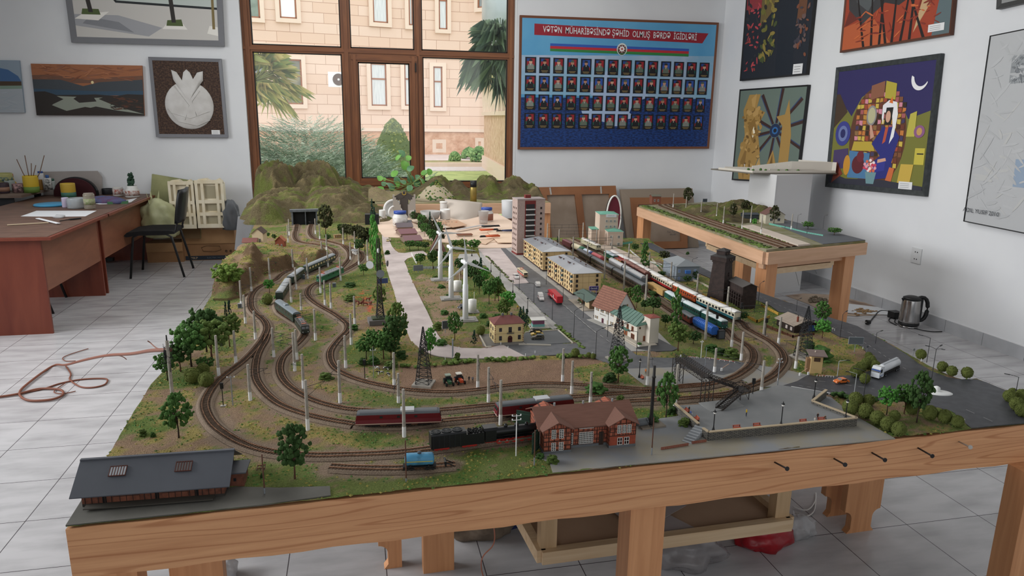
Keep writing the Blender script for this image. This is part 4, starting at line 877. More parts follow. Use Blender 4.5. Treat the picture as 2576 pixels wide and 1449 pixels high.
# lattice pylons
lat_m=M('222325',.5)
def lattice(mb,w0,w1,z0,z1,n,r,mt):
 for k in range(n+1):
  z=z0+(z1-z0)*k/n;w=w0+(w1-w0)*k/n
  c=[(-w,-w,z),(w,-w,z),(w,w,z),(-w,w,z)]
  if k:
   for i in range(4): mb.beam(pc[i],c[i],r*1.5,r*1.5,mt);mb.beam(pc[i],c[(i+1)%4],r,r,mt);mb.beam(pc[(i+1)%4],c[i],r,r,mt)
  for i in range(4): mb.beam(c[i],c[(i+1)%4],r,r,mt)
  pc=c
def pylon(px,py,top,lab,w=.022,rz=.4,peak=.33,arms=True):
 b,h=hgt(px,py,top);o=thing('lattice_pylon',lab,'pylon',b,rz)
 MB().box((0,0,.004),(w*2.9,w*2.9,.008),conc2).build('concrete_base',o)
 m=MB();lattice(m,w,w*.42,.008,h*(1-peak),9,.0011,lat_m);lattice(m,w*.42,w*.05,h*(1-peak),h,5,.0011,lat_m);m.build('lattice_tower',o)
 if arms:
  for s in (-1,1):
   m=MB();z=h*(1-peak)
   for q in(-1,1):
    m.beam((0,q*w*.42,z),(s*w*2.3,0,z*1.01),.0011,.0011,lat_m);m.beam((0,q*w*.42,z*.92),(s*w*2.3,0,z*1.01),.0011,.0011,lat_m)
   for t in(.3,.6): m.beam((s*w*2.3*t,w*.42*(1-t),z),(s*w*2.3*t,-w*.42*(1-t),z),.0009,.0009,lat_m)
   m.build('cross_arm',o)
pylon(1066,968,822,'black lattice pylon on a concrete base at the ploughed field edge',rz=1.2);pylon(1553,905,770,'black lattice pylon in front of the towered white house',rz=.3);pylon(2020,900,770,'black lattice pylon beside the wooden cottage',.026,rz=.5)
# radio mast with dishes
b,h=hgt(957,812,600);o=thing('radio_mast','tall dark lattice radio mast with round dishes beside the concrete road','mast',b,.1)
MB().box((0,0,.010),(.10,.07,.02),M('6d6a68',.8)).box((0,0,.022),(.07,.05,.008),M('47503a',.9)).build('base',o)
m=MB();lattice(m,.016,.009,.02,.10,4,.0016,lat_m);lattice(m,.009,.0055,.10,h,16,.0011,M('33251f',.6));m.build('lattice_tower',o)
for (x,y,z,r,c,a,lab) in ((-.035,0,h*.70,.0165,'d8dadc',-.5,'white round dish'),(.034,0,h*.705,.013,'4a4546',1.2,'dark round drum'),(.003,-.018,h*.60,.017,'8b9197',0,'grey round dish facing the viewer'),(-.004,-.01,h*.865,.010,'e4e4e4',1.1,'small white upper dish')):
 d=MB();q=Matrix.Rotation(a,3,'Z')@Vector((0,-1,0));p=Vector((x,y,z));d.cyl(p,p+q*.004,r*.9,r,M(c,.5),24);d.beam((0,0,z),p,.0014,.0014,lat_m);d.build('dish',o,lab)
# wind turbines
wt=M('e9ebec',.45);
def turbine(px,py,hub,rot,lab,Lpx,ph):
 b,h=hgt(px,py,hub);o=thing('wind_turbine',lab,'wind turbine',b,0);k=mpp(b);r=.0125
 MB().box((0,0,.003),(.10,.075,.006),M('94918c',.8)).box((0,0,.007),(.075,.055,.004),M('9d9a95',.8)).build('base',o)
 MB().lathe([(r,.008),(r*.96,h*.62),(r*.78,h*.63),(r*.66,h*.97),(r*.5,h*.985)],wt,20).build('tower',o)
 n=MB();n.prism([(-.006,-.007),(.006,-.007),(.0085,0),(.006,.007),(-.006,.007),(-.0085,0)],-.014,.034,wt,axis='y');nc=n.build('nacelle',o,loc=(0,0,h));nc.rotation_euler.z=rot
 R=Matrix.Rotation(rot,3,'Z');hb=MB();hb.lathe([(0,-.008),(.006,-.004),(.007,.004),(0,.009)],wt,12);ho=hb.build('hub',o,loc=Vector((0,0,h))+R@Vector((0,-.018,0)))
 L=Lpx*k;bl=MB();pts=[(0,.0045),(.06,.0065),(.14,.0095),(.3,.0075),(.6,.0045),(1,.0008)];V=[]
 for f,w in pts:
  for a_,c_ in ((-w,-.0006),(-w*.1,.0014),(w*.55,0),(-w*.1,-.0016)): V.append((a_,c_,.003+f*L))
 bl.add(V,[(4*i+k_,4*i+4+k_,4*i+4+(k_+1)%4,4*i+(k_+1)%4) for i in range(5) for k_ in range(4)]+[(0,1,2,3),(23,22,21,20)],wt);me=bl.mesh('blade')
 for k_ in range(3):
  q=D.objects.new('blade',me);COL.objects.link(q);q.parent=o;q.location=ho.location;q.rotation_euler=(0,ph+k_*2.0944,rot)
turbine(1171,806,660,.25,'nearest of the three white wind turbines',66,-.12);turbine(1135,752,622,.25,'middle one of the three white wind turbines',62,-.34);turbine(1108,705,586,.25,'farthest of the three white wind turbines',54,-.47)
# oil tanks
for (px,py,w,top,lab) in ((1188,785,22,754,'white round fuel tank beside the nearest wind turbine'),(1151,732,21,707,'white round fuel tank beside the middle wind turbine')):
 b,h=hgt(px,py,top);r=w/2*mpp(b);o=thing('storage_tank',lab,'tank',b);MB().box((0,0,.002),(r*3,r*2.6,.004),M('94918c',.8)).build('base',o);MB().lathe([(r,.004),(r,h),(0,h+.004)],M('e4e2dc',.5),24).build('shell',o);MB().cyl((r*.5,r*.3,h),(r*.5,r*.3,h+.035),.0012,.0012,M('ddd6c8',.6),8).build('vent_pipe',o)
# ================= MODEL BUILDINGS =================
gdark=M('25282c',.15,spec=.6);wfr=M('e6e4de',.6);red_t=M('7d4b40',.8,c2='8f5d4e',ns=60)
def fr2(A,B,z=T):
 a=at(*A,z);b=at(*B,z);return a,math.atan2(b.y-a.y,b.x-a.x),(b-a).length
def dist(A,B,z=T): return (at(*A,z)-at(*B,z)).length
_W={}
def winmesh(w,h,fm,gm,cols,rows,t=.0008,sill=False):
 k=(round(w,4),round(h,4),fm.name,gm.name,cols,rows,sill)
 if k not in _W:
  b=MB();b.bx(-w/2,w/2,-.0006,.0004,0,h,gm)
  for i in range(cols+1): x=-w/2+w*i/cols;b.bx(x-t/2,x+t/2,-.0014,0,0,h,fm)
  for i in range(rows+1): z=h*i/rows;b.bx(-w/2-t/2,w/2+t/2,-.0014,0,z-t/2,z+t/2,fm)
  if sill: b.bx(-w*.6,w*.6,-.003,0,-t*1.5,0,fm)
  _W[k]=b.mesh('window')
 return _W[k]
FRO={'F':0,'R':math.pi/2,'B':math.pi,'L':-math.pi/2}
def put(mesh,name,root,face,s,z,W,Dp,y0=0):
 o=D.objects.new(name,mesh);COL.objects.link(o);o.parent=root
 o.location={'F':(s,y0,z),'B':(W-s,Dp,z),'R':(W,s,z),'L':(0,Dp-s,z)}[face];o.rotation_euler.z=FRO[face];return o
def wins(root,face,W,Dp,ss,zs,w,h,fm=wfr,gm=gdark,cols=2,rows=1,y0=0,sill=False,t=.0008):
 me=winmesh(w,h,fm,gm,cols,rows,t,sill)
 for z in zs:
  for s in ss: put(me,'window',root,face,s,z,W,Dp,y0)
def door(root,face,s,w,h,W,Dp,mt,y0=0,z=0):
 b=MB();b.bx(-w/2,w/2,-.0012,.0002,0,h,mt).bx(-w*.05,w*.05,-.0016,0,0,h,gdark);put(b.mesh('door'),'door',root,face,s,z,W,Dp,y0)
def gable(b,x0,x1,y0,y1,z,hr,mt,ov=.006,th=.0022,axis='x',ovx=None):
 ovx=ov if ovx is None else ovx
 if axis=='x':
  m=(y0+y1)/2;s=hr/((y1-y0)/2)
  b.prism([(y0-ov,z-ov*s),(m,z+hr),(y1+ov,z-ov*s),(y1+ov,z-ov*s+th),(m,z+hr+th),(y0-ov,z-ov*s+th)],x0-ovx,x1+ovx,mt)
 else:
  m=(x0+x1)/2;s=hr/((x1-x0)/2)
  b.prism([(x0-ov,z-ov*s),(m,z+hr),(x1+ov,z-ov*s),(x1+ov,z-ov*s+th),(m,z+hr+th),(x0-ov,z-ov*s+th)],y0-ovx,y1+ovx,mt,axis='y')
 return b
def gwall(b,x0,x1,y0,y1,z0,z,hr,mt,axis='x'):
 if axis=='x': b.prism([(y0,z0),(y1,z0),(y1,z),((y0+y1)/2,z+hr),(y0,z)],x0,x1,mt)
 else: b.prism([(x0,z0),(x1,z0),(x1,z),((x0+x1)/2,z+hr),(x0,z)],y0,y1,mt,axis='y')
 return b
def hip(b,x0,x1,y0,y1,z,hr,ins,mt,ov=.005,th=.0015,insy=None):
 x0-=ov;x1+=ov;y0-=ov;y1+=ov;m=(y0+y1)/2
 V=[(x0,y0,z),(x1,y0,z),(x1,y1,z),(x0,y1,z),(x0,y0,z+th),(x1,y0,z+th),(x1,y1,z+th),(x0,y1,z+th),(x0+ins,m,z+hr),(x1-ins,m,z+hr)]
 return b.add(V,[(3,2,1,0),(0,1,5,4),(1,2,6,5),(2,3,7,6),(3,0,4,7),(4,5,9,8),(5,6,9),(6,7,8,9),(7,4,8)],mt)
# 1 freight shed
a,r,w=fr2((208,1277),(566,1249))
s=thing('freight_shed','long wooden freight shed with wide plain grey roof at the front left corner','building',a,r);Dp=.12;h=hgt(566,1249,1203)[1]
bw=M('7a4a38',.8,c2='5f392b',ns=90,bump=.3);bb=M('3c2a24',.8)
b=MB();gwall(b,0,w,0,Dp,.008,h,.038,bw);b.build('walls',s)
b=MB()
for i in range(22):
 x=w*(i+.5)/22;b.bx(x-.0008,x+.0008,-.0014,0,.008,h,bb)
b.bx(0,w,-.0012,0,h*.5,h*.5+.0012,bb);b.build('timber_battens',s)
for x in (.155,.52,.80): MB().bx(w*x-.004,w*x+.004,-.001,.0005,.008,h*.86,M('0d0b0a',.8)).build('door_opening',s,'dark open doorway')
for x0,x1 in ((.22,.40),(.56,.74)):
 b=MB();b.bx(w*x0,w*x1,-.003,-.0014,.010,h*.92,M('84503b',.8,c2='6c402f',ns=60))
 for k in range(1,4): xx=w*(x0+(x1-x0)*k/4);b.bx(xx-.0006,xx+.0006,-.0038,-.003,.010,h*.92,bb)
 b.bx(w*x0,w*x1,-.0038,-.003,h*.48,h*.51,bb);b.build('sliding_door',s)
MB().bx(w*.03,w*.93,-.022,0,.0055,.008,M('4a463f',.85)).bx(0,w,0,Dp,0,.008,M('3b3733',.85)).build('loading_platform',s)
rf=M('4c4f56',.55,c2='53565d',ns=8)
b=MB();gable(b,0,w,0,Dp,h,.038,rf,ov=.020,ovx=.016);b.bx(-.016,w+.016,Dp/2-.004,Dp/2+.004,h+.038,h+.042,rf);b.build('roof',s)
sl_=.038/(Dp/2)
for x,c in ((.235,'c5ccd2'),(.70,'6b6665')):
 g=MB();yy=Dp*.24;zz=h+sl_*yy;an=math.atan(sl_)
 g.box((0,0,0),(.034,.022,.001),M(c,.2,spec=.8))
 for k in range(7): g.box((-.017+k*.034/6,0,.001),(.0012,.024,.0025),M('5a2f24',.7))
 for q in(-1,1): g.box((0,q*.012,.001),(.036,.0012,.0025),M('5a2f24',.7))
 o=g.build('skylight',s,loc=(w*x,yy,zz+.0035));o.rotation_euler.x=an
b=MB();b.bx(w,w+.035,Dp*.35,Dp*.8,0,.035,bw).bx(w-.002,w+.042,Dp*.3,Dp*.85,.035,.038,rf).bx(w+.012,w+.018,Dp*.349,Dp*.352,.014,.022,gdark);b.build('annex',s)
# 2 half timbered engine shed
a,r,w=fr2((1367,1144),(1597,1123));h=hgt(1367,1144,1082)[1];ha=hgt(1401,1142,1063)[1]-h
s=thing('engine_shed','half timbered orange brick engine shed with brown roof and two front gables','building',a,r);Dp=.145;y1=.022
tim=M_brick('ac5f45','9c523c','4a2c20',1,.0145,.0115,.0011,bump=.6);brk=M('a14f38',.85,c2='8f4430',ns=90);gr=M('66696c',.8);rfb=M('7b5547',.75,c2='6d493c',ns=25,strx=(1,40,40))
b=MB();L=w*.29;R=w*.71
for x0,x1 in((0,L),(R,w)): gwall(b,x0,x1,0,Dp,.006,h,ha,tim,axis='y')
b.bx(L,R,y1,Dp,.006,h-.004,tim).bx(R+.001,w+.0004,-.0006,.01,.006,h*.5,brk);b.build('walls',s)
MB().bx(-.001,L+.001,-.001,Dp,0,.009,gr).bx(R-.001,w+.001,-.001,Dp,0,.009,gr).bx(L,R,y1-.001,Dp,0,.009,gr).build('plinth',s)
bm_=M('3f261c',.8)
b=MB()
for x0,x1 in((0,L),(R,w)):
 for q in(0,.18,.38,.62,.82,1):
  x=x0+(x1-x0)*q;zt=h+ha*(1-abs(q-.5)*2)-.002;b.bx(x-.0007,x+.0007,-.0012,0,.009 if x1==L else h*.52,zt,bm_)
 for z in (.009,.3*h,.52*h,.78*h,h): b.bx(x0,x1,-.0012,0,z-.0006 if x1==L or z>.5*h else 0,z+.0006 if x1==L or z>.5*h else .0001,bm_)
for k in range(9): x=L+(R-L)*k/8;b.bx(x-.0006,x+.0006,y1-.001,y1,.009,h-.004,bm_)
for z in(.009,.28*h,.8*h): b.bx(L,R,y1-.001,y1,z-.0006,z+.0006,bm_)
b.build('timber_frame',s)
wins(s,'F',w,Dp,[L*.36,L*.64],[h*.13],.011,.022,cols=2,rows=5,t=.0012);wins(s,'F',w,Dp,[L*.36,L*.64],[h*.62],.011,.024,cols=2,rows=5,t=.0012)
wins(s,'F',w,Dp,[R+(w-R)*q for q in(.36,.55,.74)],[h*.62],.010,.022,cols=2,rows=5,t=.0012);wins(s,'F',w,Dp,[R+(w-R)*q for q in(.40,.66)],[h*.14],.013,.020,cols=2,rows=2,t=.0012)
wins(s,'F',w,Dp,[L+(R-L)*q for q in(.05,.34,.46,.58)],[h*.16],.013,.032,cols=3,rows=6,y0=y1,t=.0012);wins(s,'F',w,Dp,[L+(R-L)*q for q in(.34,.46,.58)],[h*.78],.013,.007,cols=3,rows=1,y0=y1,t=.0012)
wins(s,'L',w,Dp,[Dp*.4,Dp*.7],[h*.2],.012,.03,cols=2,rows=4)
door(s,'F',L+(R-L)*.86,.013,h*.55,w,Dp,M('3a2a20',.8),y0=y1,z=.003)
b=MB();hr=h+ha+.008;m=y1+(Dp-y1)/2
b.prism([(y1-.012,h-.008),(m,hr),(Dp+.008,h-.006),(Dp+.008,h-.004),(m,hr+.003),(y1-.012,h-.005)],-.012,w+.012,rfb);b.build('main_roof',s)
for x0,x1 in((0,L),(R,w)):
 b=MB();gable(b,x0,x1,-.002,m,h,ha,rfb,ov=.007,axis='y');b.build('gable_roof',s)
for x in(.2,.52,.85): MB().cyl((w*x,m,hr-.002),(w*x,m,hr+.010),.003,.003,M('8d8d8d',.5),8).build('roof_vent',s)
b=MB();gm2=M('253d31',.7)
for i,(x0,y0,x1,y1_) in enumerate(((-.002,Dp*.25,-.03,Dp*.02),(-.002,Dp*.95,-.036,Dp*1.1))):
 b=MB();b.beam((x0,y0,h*.45),(x1,y1_,h*.45),.0018,h*.85,gm2)
 for z in(.15,.45,.75): b.beam((x0,y0-.0012,h*z),(x1,y1_-.0012,h*z),.001,.002,M('385645',.7))
 b.build('shed_door',s,'open dark green shed door')
# chimney stack + tank
b_,h=hgt(1637,1072,920);o=thing('smokestack','tall black smokestack on a low concrete base beside the engine shed','chimney',b_,.1)
MB().box((.0,0,.003),(.075,.04,.006),M('857b6e',.85)).build('base',o);MB().lathe([(.009,.006),(.0085,.02),(.005,.035),(.0042,h*.8),(.0058,h*.81),(.0055,h*.83),(.0042,h*.84),(.0036,h)],M('23211f',.6),14).build('stack',o)
MB().cyl((-.045,.0,.016),(-.012,.002,.016),.011,.011,M('6b7074',.6,c2='5a5e60',ns=40),14).build('pipe_section',o,'grey horizontal tank')
b=MB()
for x in(-.004,.004): b.tube([(-.018+x,-.008,.03),(-.006+x,-.02,.003)],.0007,blk,4)
for k in range(6): t=k/5;b.beam((-.022+.012*t,-.008-.012*t,.03-.027*t),(-.014+.012*t,-.008-.012*t,.03-.027*t),.0008,.0008,blk)
b.build('ladder',o)
# apartment blocks
cr=M_brick('d9bd8c','d0b283','8d7653',1,.032,.0305,.0006,off=0,bump=.3);rg=M('8b8d93',.4,.3,c2='a3a5a9',ns=5);fb=M('5a4130',.7)
def apartment(A,B,C,topA,lab,seed):
 a,r,w=fr2(A,B);Dp=dist(B,C);h=hgt(B[0],B[1],topA)[1];s=thing('apartment_block',lab,'building',a,r)
 MB().bx(0,w,0,Dp,.008,h,cr).build('walls',s);MB().bx(-.001,w+.001,-.001,Dp+.001,0,.009,M('3a302c',.8)).build('plinth',s)
 b=MB();hip(b,0,w,0,Dp,h,.024,.055,rg,.006);b.build('roof',s)
 rs=random.Random(seed);n=12;fl=4;dz=(h-.012)/fl
 for f in range(fl): wins(s,'F',w,Dp,[w*(i+.5)/n for i in range(n) if not(f==0 and i%4==2)],[.016+dz*f],.009,.013,fb,gdark,2,1)
 for f in range(fl): wins(s,'R',w,Dp,[Dp*.13,Dp*.86],[.016+dz*f],.011,.014,fb,gdark,2,1)
 for i in(2,6,10): door(s,'F',w*(i+.5)/n,.010,.02,w,Dp,M('5f3328',.7));
 cs=[M(c,.7) for c in('5f6f74','6d3f35','8b7a5c','50666b','7b6a55')]
 for f in range(1,fl):
  for i in (1,4,7,11):
   x=w*(i+.5)/n;z=.014+dz*f;m=rs.choice(cs);bb_=MB();bb_.bx(x-.009,x+.009,-.010,0,z-.001,z+.001,M('b5ab9a',.7));bb_.bx(x-.009,x+.009,-.010,-.0092,z,z+.009,m).bx(x-.009,x-.0082,-.010,0,z,z+.009,m).bx(x+.0082,x+.009,-.010,0,z,z+.009,m);bb_.build('balcony',s)
 for x,y in((.22,.30),(.55,.32)):
  b=MB();b.prism([(-.008,0),(.010,0),(.010,.002),(-.008,.012)],-.014,.014,M('5b4a4a',.7));b.build('dormer',s,loc=(w*x,Dp*y,h+.012))
 for x,y in((.33,.3),(.66,.35),(.3,.75),(.5,.78),(.7,.76),(.85,.6)): MB().bx(-.004,.004,-.003,.003,0,.007,M('6b5a55',.8)).build('roof_vent',s,loc=(w*x,Dp*y,h+.014))
 return s
apartment((1377,696),(1441,743),(1509,739),689,'nearer yellow four storey apartment block with shiny grey hipped roof',1)
apartment((1317,646),(1365,683),(1432,680),634,'farther yellow four storey apartment block at the foot of the tower block',2)
# tower block
a,r,w=fr2((1300,642),(1368,639));h=hgt(1300,642,503)[1];Dp=.11;s=thing('tower_block','nine storey pinkish brick tower block with red panel and white balconies','building',a,r)
pk=M_brick('c2aca2','b39b92','a08a82',1,.006,.003,.0003,bump=.2);rd=M('7a2f2b',.75)
MB().bx(0,w,0,Dp,.012,h,pk).build('walls',s);MB().bx(-.001,w+.001,-.001,Dp,0,.012,rd).build('plinth',s)
x0,x1=w*.27,w*.66;MB().bx(x0,x1,-.0012,.001,.0,h-.006,rd).build('red_panel',s,'dark red vertical panel')
MB().bx(x0+.007,x1-.007,-.0015,.001,.012,h-.028,M('2e2a2a',.6)).build('loggia',s)
for f in range(9):
 z=.02+f*(h-.03)/9.6
 b=MB();b.bx(x0+.006,x1-.004,-.007,0,z-.002,z+.006,M('cfccc8',.6));b.build('balcony',s,'white balcony')
 wins(s,'F',w,Dp,[x0+.022],[z+.004],.02,.013,fb,gdark,3,1,y0=-.0015)
 wins(s,'F',w,Dp,[w*.86],[z+.003],.011,.013,fb,gdark,2,1);wins(s,'L',w,Dp,[Dp*.25,Dp*.5,Dp*.78],[z+.003],.008,.012,fb,gdark,2,1)
MB().bx(-.002,w+.002,-.002,Dp+.002,h,h+.005,M('a89a96',.7)).bx(.004,w-.004,.004,Dp-.004,h+.003,h+.006,M('9a8f8e',.7)).build('roof',s)
MB().bx(w*.35,w*.55,Dp*.35,Dp*.6,h+.005,h+.026,rd).build('roof_hut',s,'dark red rooftop hut')
# white gabled house
a,r,w=fr2((1494,805),(1527,819));Dp=dist((1527,819),(1579,815));h=hgt(1527,819,774)[1];hr=hgt(1555,817,731)[1]-h
w=max(w,.15);s=thing('gabled_house','white three storey house with steep brown tiled gable roof on the avenue','building',a,r)
wt_=M('d9d6d0',.8);tile=M_brick('9b6a57','8a5c4b','6a4437',1,.006,.006,.0007,bump=.5,axis='XY')
b=MB();gwall(b,0,w,0,Dp,0,h,hr,wt_);b.build('walls',s);b=MB();gable(b,0,w,0,Dp,h,hr,tile,.010,ovx=.008);b.build('roof',s)
sh=M('8c7350',.7)
def shw(face,ss,zs,wd=.008,hh=.012,y0=0):
 k=winmesh(wd,hh,wfr,gdark,2,2);
 for z in zs:
  for q in ss:
   put(k,'window',s,face,q,z,w,Dp)
   bb_=MB()
   for e in(-1,1): bb_.bx(e*wd*.95-wd*.3,e*wd*.95+wd*.3,-.0012,0,0,hh,sh)
   put(bb_.mesh('shutters'),'shutters',s,face,q,z,w,Dp)
shw('F',[w*.15,w*.38,w*.62,w*.85],[h*.62]);shw('F',[w*.12,w*.85],[h*.16]);shw('R',[Dp*.5],[h*1.12],.011);shw('R',[Dp*.16],[h*.6,h*.16])
door(s,'F',w*.42,.013,h*.3,w,Dp,M('5a2438',.6));door(s,'F',w*.65,.009,h*.3,w,Dp,M('cdbfa8',.7))
text_mesh('Bad Schwanen',.007,M('6a6252',.8),s,'lettering',(w*.42,-.0008,h*.50),ext=.0001)
for x,y in((.25,.72),(.7,.68)): MB().bx(-.005,.005,-.005,.005,0,.028,M('6b3a30',.8)).build('chimney',s,loc=(w*x,Dp*y,h+hr*.55))
MB().bx(-.01,w+.02,-.03,Dp*.0,0,.004,M('a5a39d',.8)).build('terrace',s)
# towered house
a,r,w=fr2((1542,829),(1601,863));Dp=dist((1601,863),(1640,865));h=hgt(1601,863,817)[1];s=thing('towered_house','white plaster house with green metal roof and square stair tower','building',a,r)
pl_=M('d8d0c2',.85);grn=M('4c6f62',.5,c2='557a6c',ns=20);tfr=M('8c4f2c',.7)
b=MB();b.prism([(0,0),(Dp*.9,0),(Dp*.9,h*1.28),(0,h)],0,w,pl_);b.build('walls',s)
b=MB();V=[(-.012,-.012,h-.002),(w+.012,-.012,h-.002),(w-.03,Dp*.9,h*1.34),(-.012,Dp*.9,h*1.34),(w+.01,Dp*.8,h*1.05)]
b.poly([V[0],V[1],V[2],V[3]],grn,.002);b.poly([V[1],V[4],V[2]],grn,.002)
for k in range(9): t=k/8;b.beam(Vector(V[0]).lerp(Vector(V[1]),t)+Vector((0,0,.0005)),Vector(V[3]).lerp(Vector(V[2]),t)+Vector((0,0,.0005)),.0008,.0012,M('3e5e53',.5))
b.build('roof',s)
MB().bx(w*.93,w*.93+.045,Dp*.62,Dp*.62+.04,0,h*1.42,pl_).build('tower',s);b=MB();hip(b,w*.93,w*.93+.045,Dp*.62,Dp*.62+.04,h*1.42,.006,.02,M('8a463a',.75),.005);b.build('tower_roof',s,'red brown tower roof')
wins(s,'F',w,Dp,[w*.2,w*.4,w*.62,w*.82],[h*.56],.013,.015,tfr,gdark,2,1,t=.002,sill=True);wins(s,'F',w,Dp,[w*.84],[h*.12],.024,.019,tfr,gdark,4,1,t=.0015);wins(s,'F',w,Dp,[w*.12],[h*.1],.02,.02,tfr,gdark,3,1)
door(s,'F',w*.55,.026,h*.42,w,Dp,tfr);wins(s,'R',w,Dp,[Dp*.2],[h*.75],.005,.008,tfr,gdark,1,1);door(s,'R',Dp*.55,.009,h*.35,w,Dp,tfr)
b=MB();b.prism([(-.014,h*.46),(0,h*.52),(0,h*.50),(-.014,h*.44)],w*.42,w*.7,grn);b.build('canopy',s)
MB().bx(-.02,w+.055,-.030,0,0,.005,M('b3aa9c',.8)).bx(-.02,w+.045,-.024,0,.005,.009,M('b8afa1',.8)).bx(w,w+.055,0,Dp,0,.005,M('b3aa9c',.8)).build('front_steps',s)
b=MB();b.lathe([(.003,0),(.006,.003),(.007,.009),(.005,.010)],wfr,12);rs=random.Random(2)
for i in range(10): b.ico((rs.uniform(-.006,.006),rs.uniform(-.006,.006),.013),.004,LM['green'],1,(1,1,1),.3,rs)
o=b.build('flower_pot',loc=at(1608,873,T+.005));tag(o,'white plant pot at the corner steps of the towered house','plant pot')
# green roofed kiosk
a,r,w=fr2((1450,759),(1478,780));Dp=.075;h=hgt(1478,780,757)[1];s=thing('roofed_kiosk','low brown kiosk under a dark green gable roof by the bus stop','kiosk',a,r)
MB().bx(-.04,w+.02,-.03,Dp+.01,0,.004,M('b0a698',.8)).build('base_slab',s);MB().bx(0,w*.35,.01,Dp,.004,h,M('7c6248',.8)).bx(w*.6,w,.01,Dp,.004,h,M('7c6248',.8)).build('walls',s)
MB().bx(w*.62,w*.98,.008,.01,.006,h*.8,M('cdb997',.7)).build('poster_panel',s);b=MB();gable(b,-.005,w+.005,0,Dp,h,.014,M('42574d',.6),.012);b.build('roof',s)
for i,(px,py) in enumerate(((1455,760),(1461,765))):
 b=MB();b.lathe([(.003,0),(.005,.006),(.004,.007)],wfr,10);rs=random.Random(i)
 for k in range(8): b.ico((rs.uniform(-.004,.004),rs.uniform(-.004,.004),.010),.003,LM['green'],1,(1,1,1),.3,rs)
 tag(b.build('flower_pot',loc=at(px,py,T+.004)),('left','right')[i]+' one of two small planters in front of the green roofed kiosk','plant pot',group='planters before the green roofed kiosk')
# billboards
def billboard(px,py,top,wd,hh,lab,fc,face='6a6e72',rz=0,legs=2,txt=None):
 b,h=hgt(px,py,top);k=mpp(b);W=wd*k;H=hh*k;s=thing('billboard',lab,'sign',b,rz);m=M(fc,.6)
 for x in((-W*.3,W*.3) if legs==2 else (0,)): MB().cyl((x,0,0),(x,0,h),.0013,.0013,m,8).build('post',s)
 MB().box((0,-.002,h-H/2),(W,.0022,H),M(face,.6)).build('panel',s)
 b=MB();t=.0012
 for z in(h,h-H): b.box((0,-.002,z),(W+t,.003,t),m)
 for x in(-W/2,W/2): b.box((x,-.002,h-H/2),(t,.003,H),m)
 b.build('rim',s)
 if txt: text_mesh(txt[0],H*txt[2],M(txt[1],.6),s,'lettering',(0,-.0036,h-H/2),ext=.0002)
 return s
billboard(1492,763,720,24,10,'purple billboard with white script lettering on two violet posts','9a84b4','3a3166',.0,2,('Gersnk','e8e6ee',.6))
billboard(1052,688,667,24,14,'grey blank billboard beside the white compound wall','8a8e92','70747a',.15,1);billboard(1120,838,807,16,20,'blank dark sign board near the concrete road bend','8a8e92','4d5458',.2,1)
billboard(963,722,700,26,13,'small red and blue poster board behind the radio mast','8a8e92','3c4a78',.2,2);billboard(1138,905,853,6,44,'tall narrow sign panel seen edge on beside the road bend','8f959a','777d82',1.3,1)
billboard(2149,887,848,36,18,'large blank grey road sign beside the outer road','8f959a','5f666c',-.25,1)
# villa
a,r,w=fr2((1244,865),(1317,860));h=hgt(1244,865,817)[1];Dp=.085;s=thing('villa','cream two storey villa with dark red hipped roof and arched door','building',a,r)
cm=M('e2cd98',.8,c2='d8c18b',ns=30);MB().bx(0,w,0,Dp,0,h,cm).build('walls',s);MB().bx(-.001,w+.001,-.001,Dp,0,.003,M('9b968b',.8)).bx(-.001,w+.001,-.0012,Dp,h*.5,h*.52,M('bba67c',.8)).bx(-.002,w+.002,-.002,Dp,h*.96,h,M('c9b488',.8)).build('string_course',s)
b=MB()
for x in(0,w-.004):
 for k in range(9): b.bx(x,x+.004-(k%2)*.0015,-.001,0,h*k/9,h*k/9+h*.055,M('8c5a48',.8))
b.build('corner_quoins',s);b=MB();hip(b,0,w,0,Dp,h,.024,.04,M('6b3a36',.7,c2='7a443e',ns=30),.005);b.build('roof',s)
wins(s,'F',w,Dp,[w*.2,w*.85],[h*.62],.010,.014,M('4c4650',.6),gdark,2,2);wins(s,'F',w,Dp,[w*.2,w*.85],[h*.16],.010,.017,M('4c4650',.6),gdark,2,2);wins(s,'F',w,Dp,[w*.53],[h*.55],.012,.021,M('4c4650',.6),gdark,2,3);wins(s,'L',w,Dp,[Dp*.3,Dp*.7],[h*.16,h*.62],.009,.014,M('4c4650',.6),gdark,2,2)
b=MB();b.bx(-.009,.009,-.001,0,0,.018,M('4a1f1f',.6)).cyl((0,-.001,.018),(0,0,.018),.009,.009,M('4a1f1f',.6),16);put(b.mesh('door'),'door',s,'F',w*.53,.002,w,Dp)
b=MB();b.bx(-.014,.014,-.008,0,0,.001,gr)
for k in range(13): b.bx(-.014+k*.0023,-.0135+k*.0023,-.008,-.0075,0,.006,blk)
b.bx(-.014,.014,-.008,-.0072,.006,.0066,blk);put(b.mesh('balcony'),'balcony',s,'F',w*.53,h*.5,w,Dp)
for x in(.36,.66): MB().bx(-.004,.004,-.003,.003,0,.010,gr).build('chimney',s,loc=(w*x,Dp*.5,h+.022))
kb=M('c4bcae',.8)
for a_,c_,l_ in (((1207,844),(1222,872),'left of the villa yard'),((1305,866),(1325,866),'short one right of the villa door'),((1322,866),(1386,868),'in front of the parked cars'),((1405,831),(1441,863),'right of the parking bay'),((1322,836),(1405,830),'behind the parking bay'),((1222,873),(1236,872),'short one left of the villa door')):
 tag(MB().beam(at(*a_,T+.004),at(*c_,T+.004),.004,.005,kb).build('kerb_stone'),'pale low kerb, '+l_,'kerb',group='kerbs by the villa and parking bay')
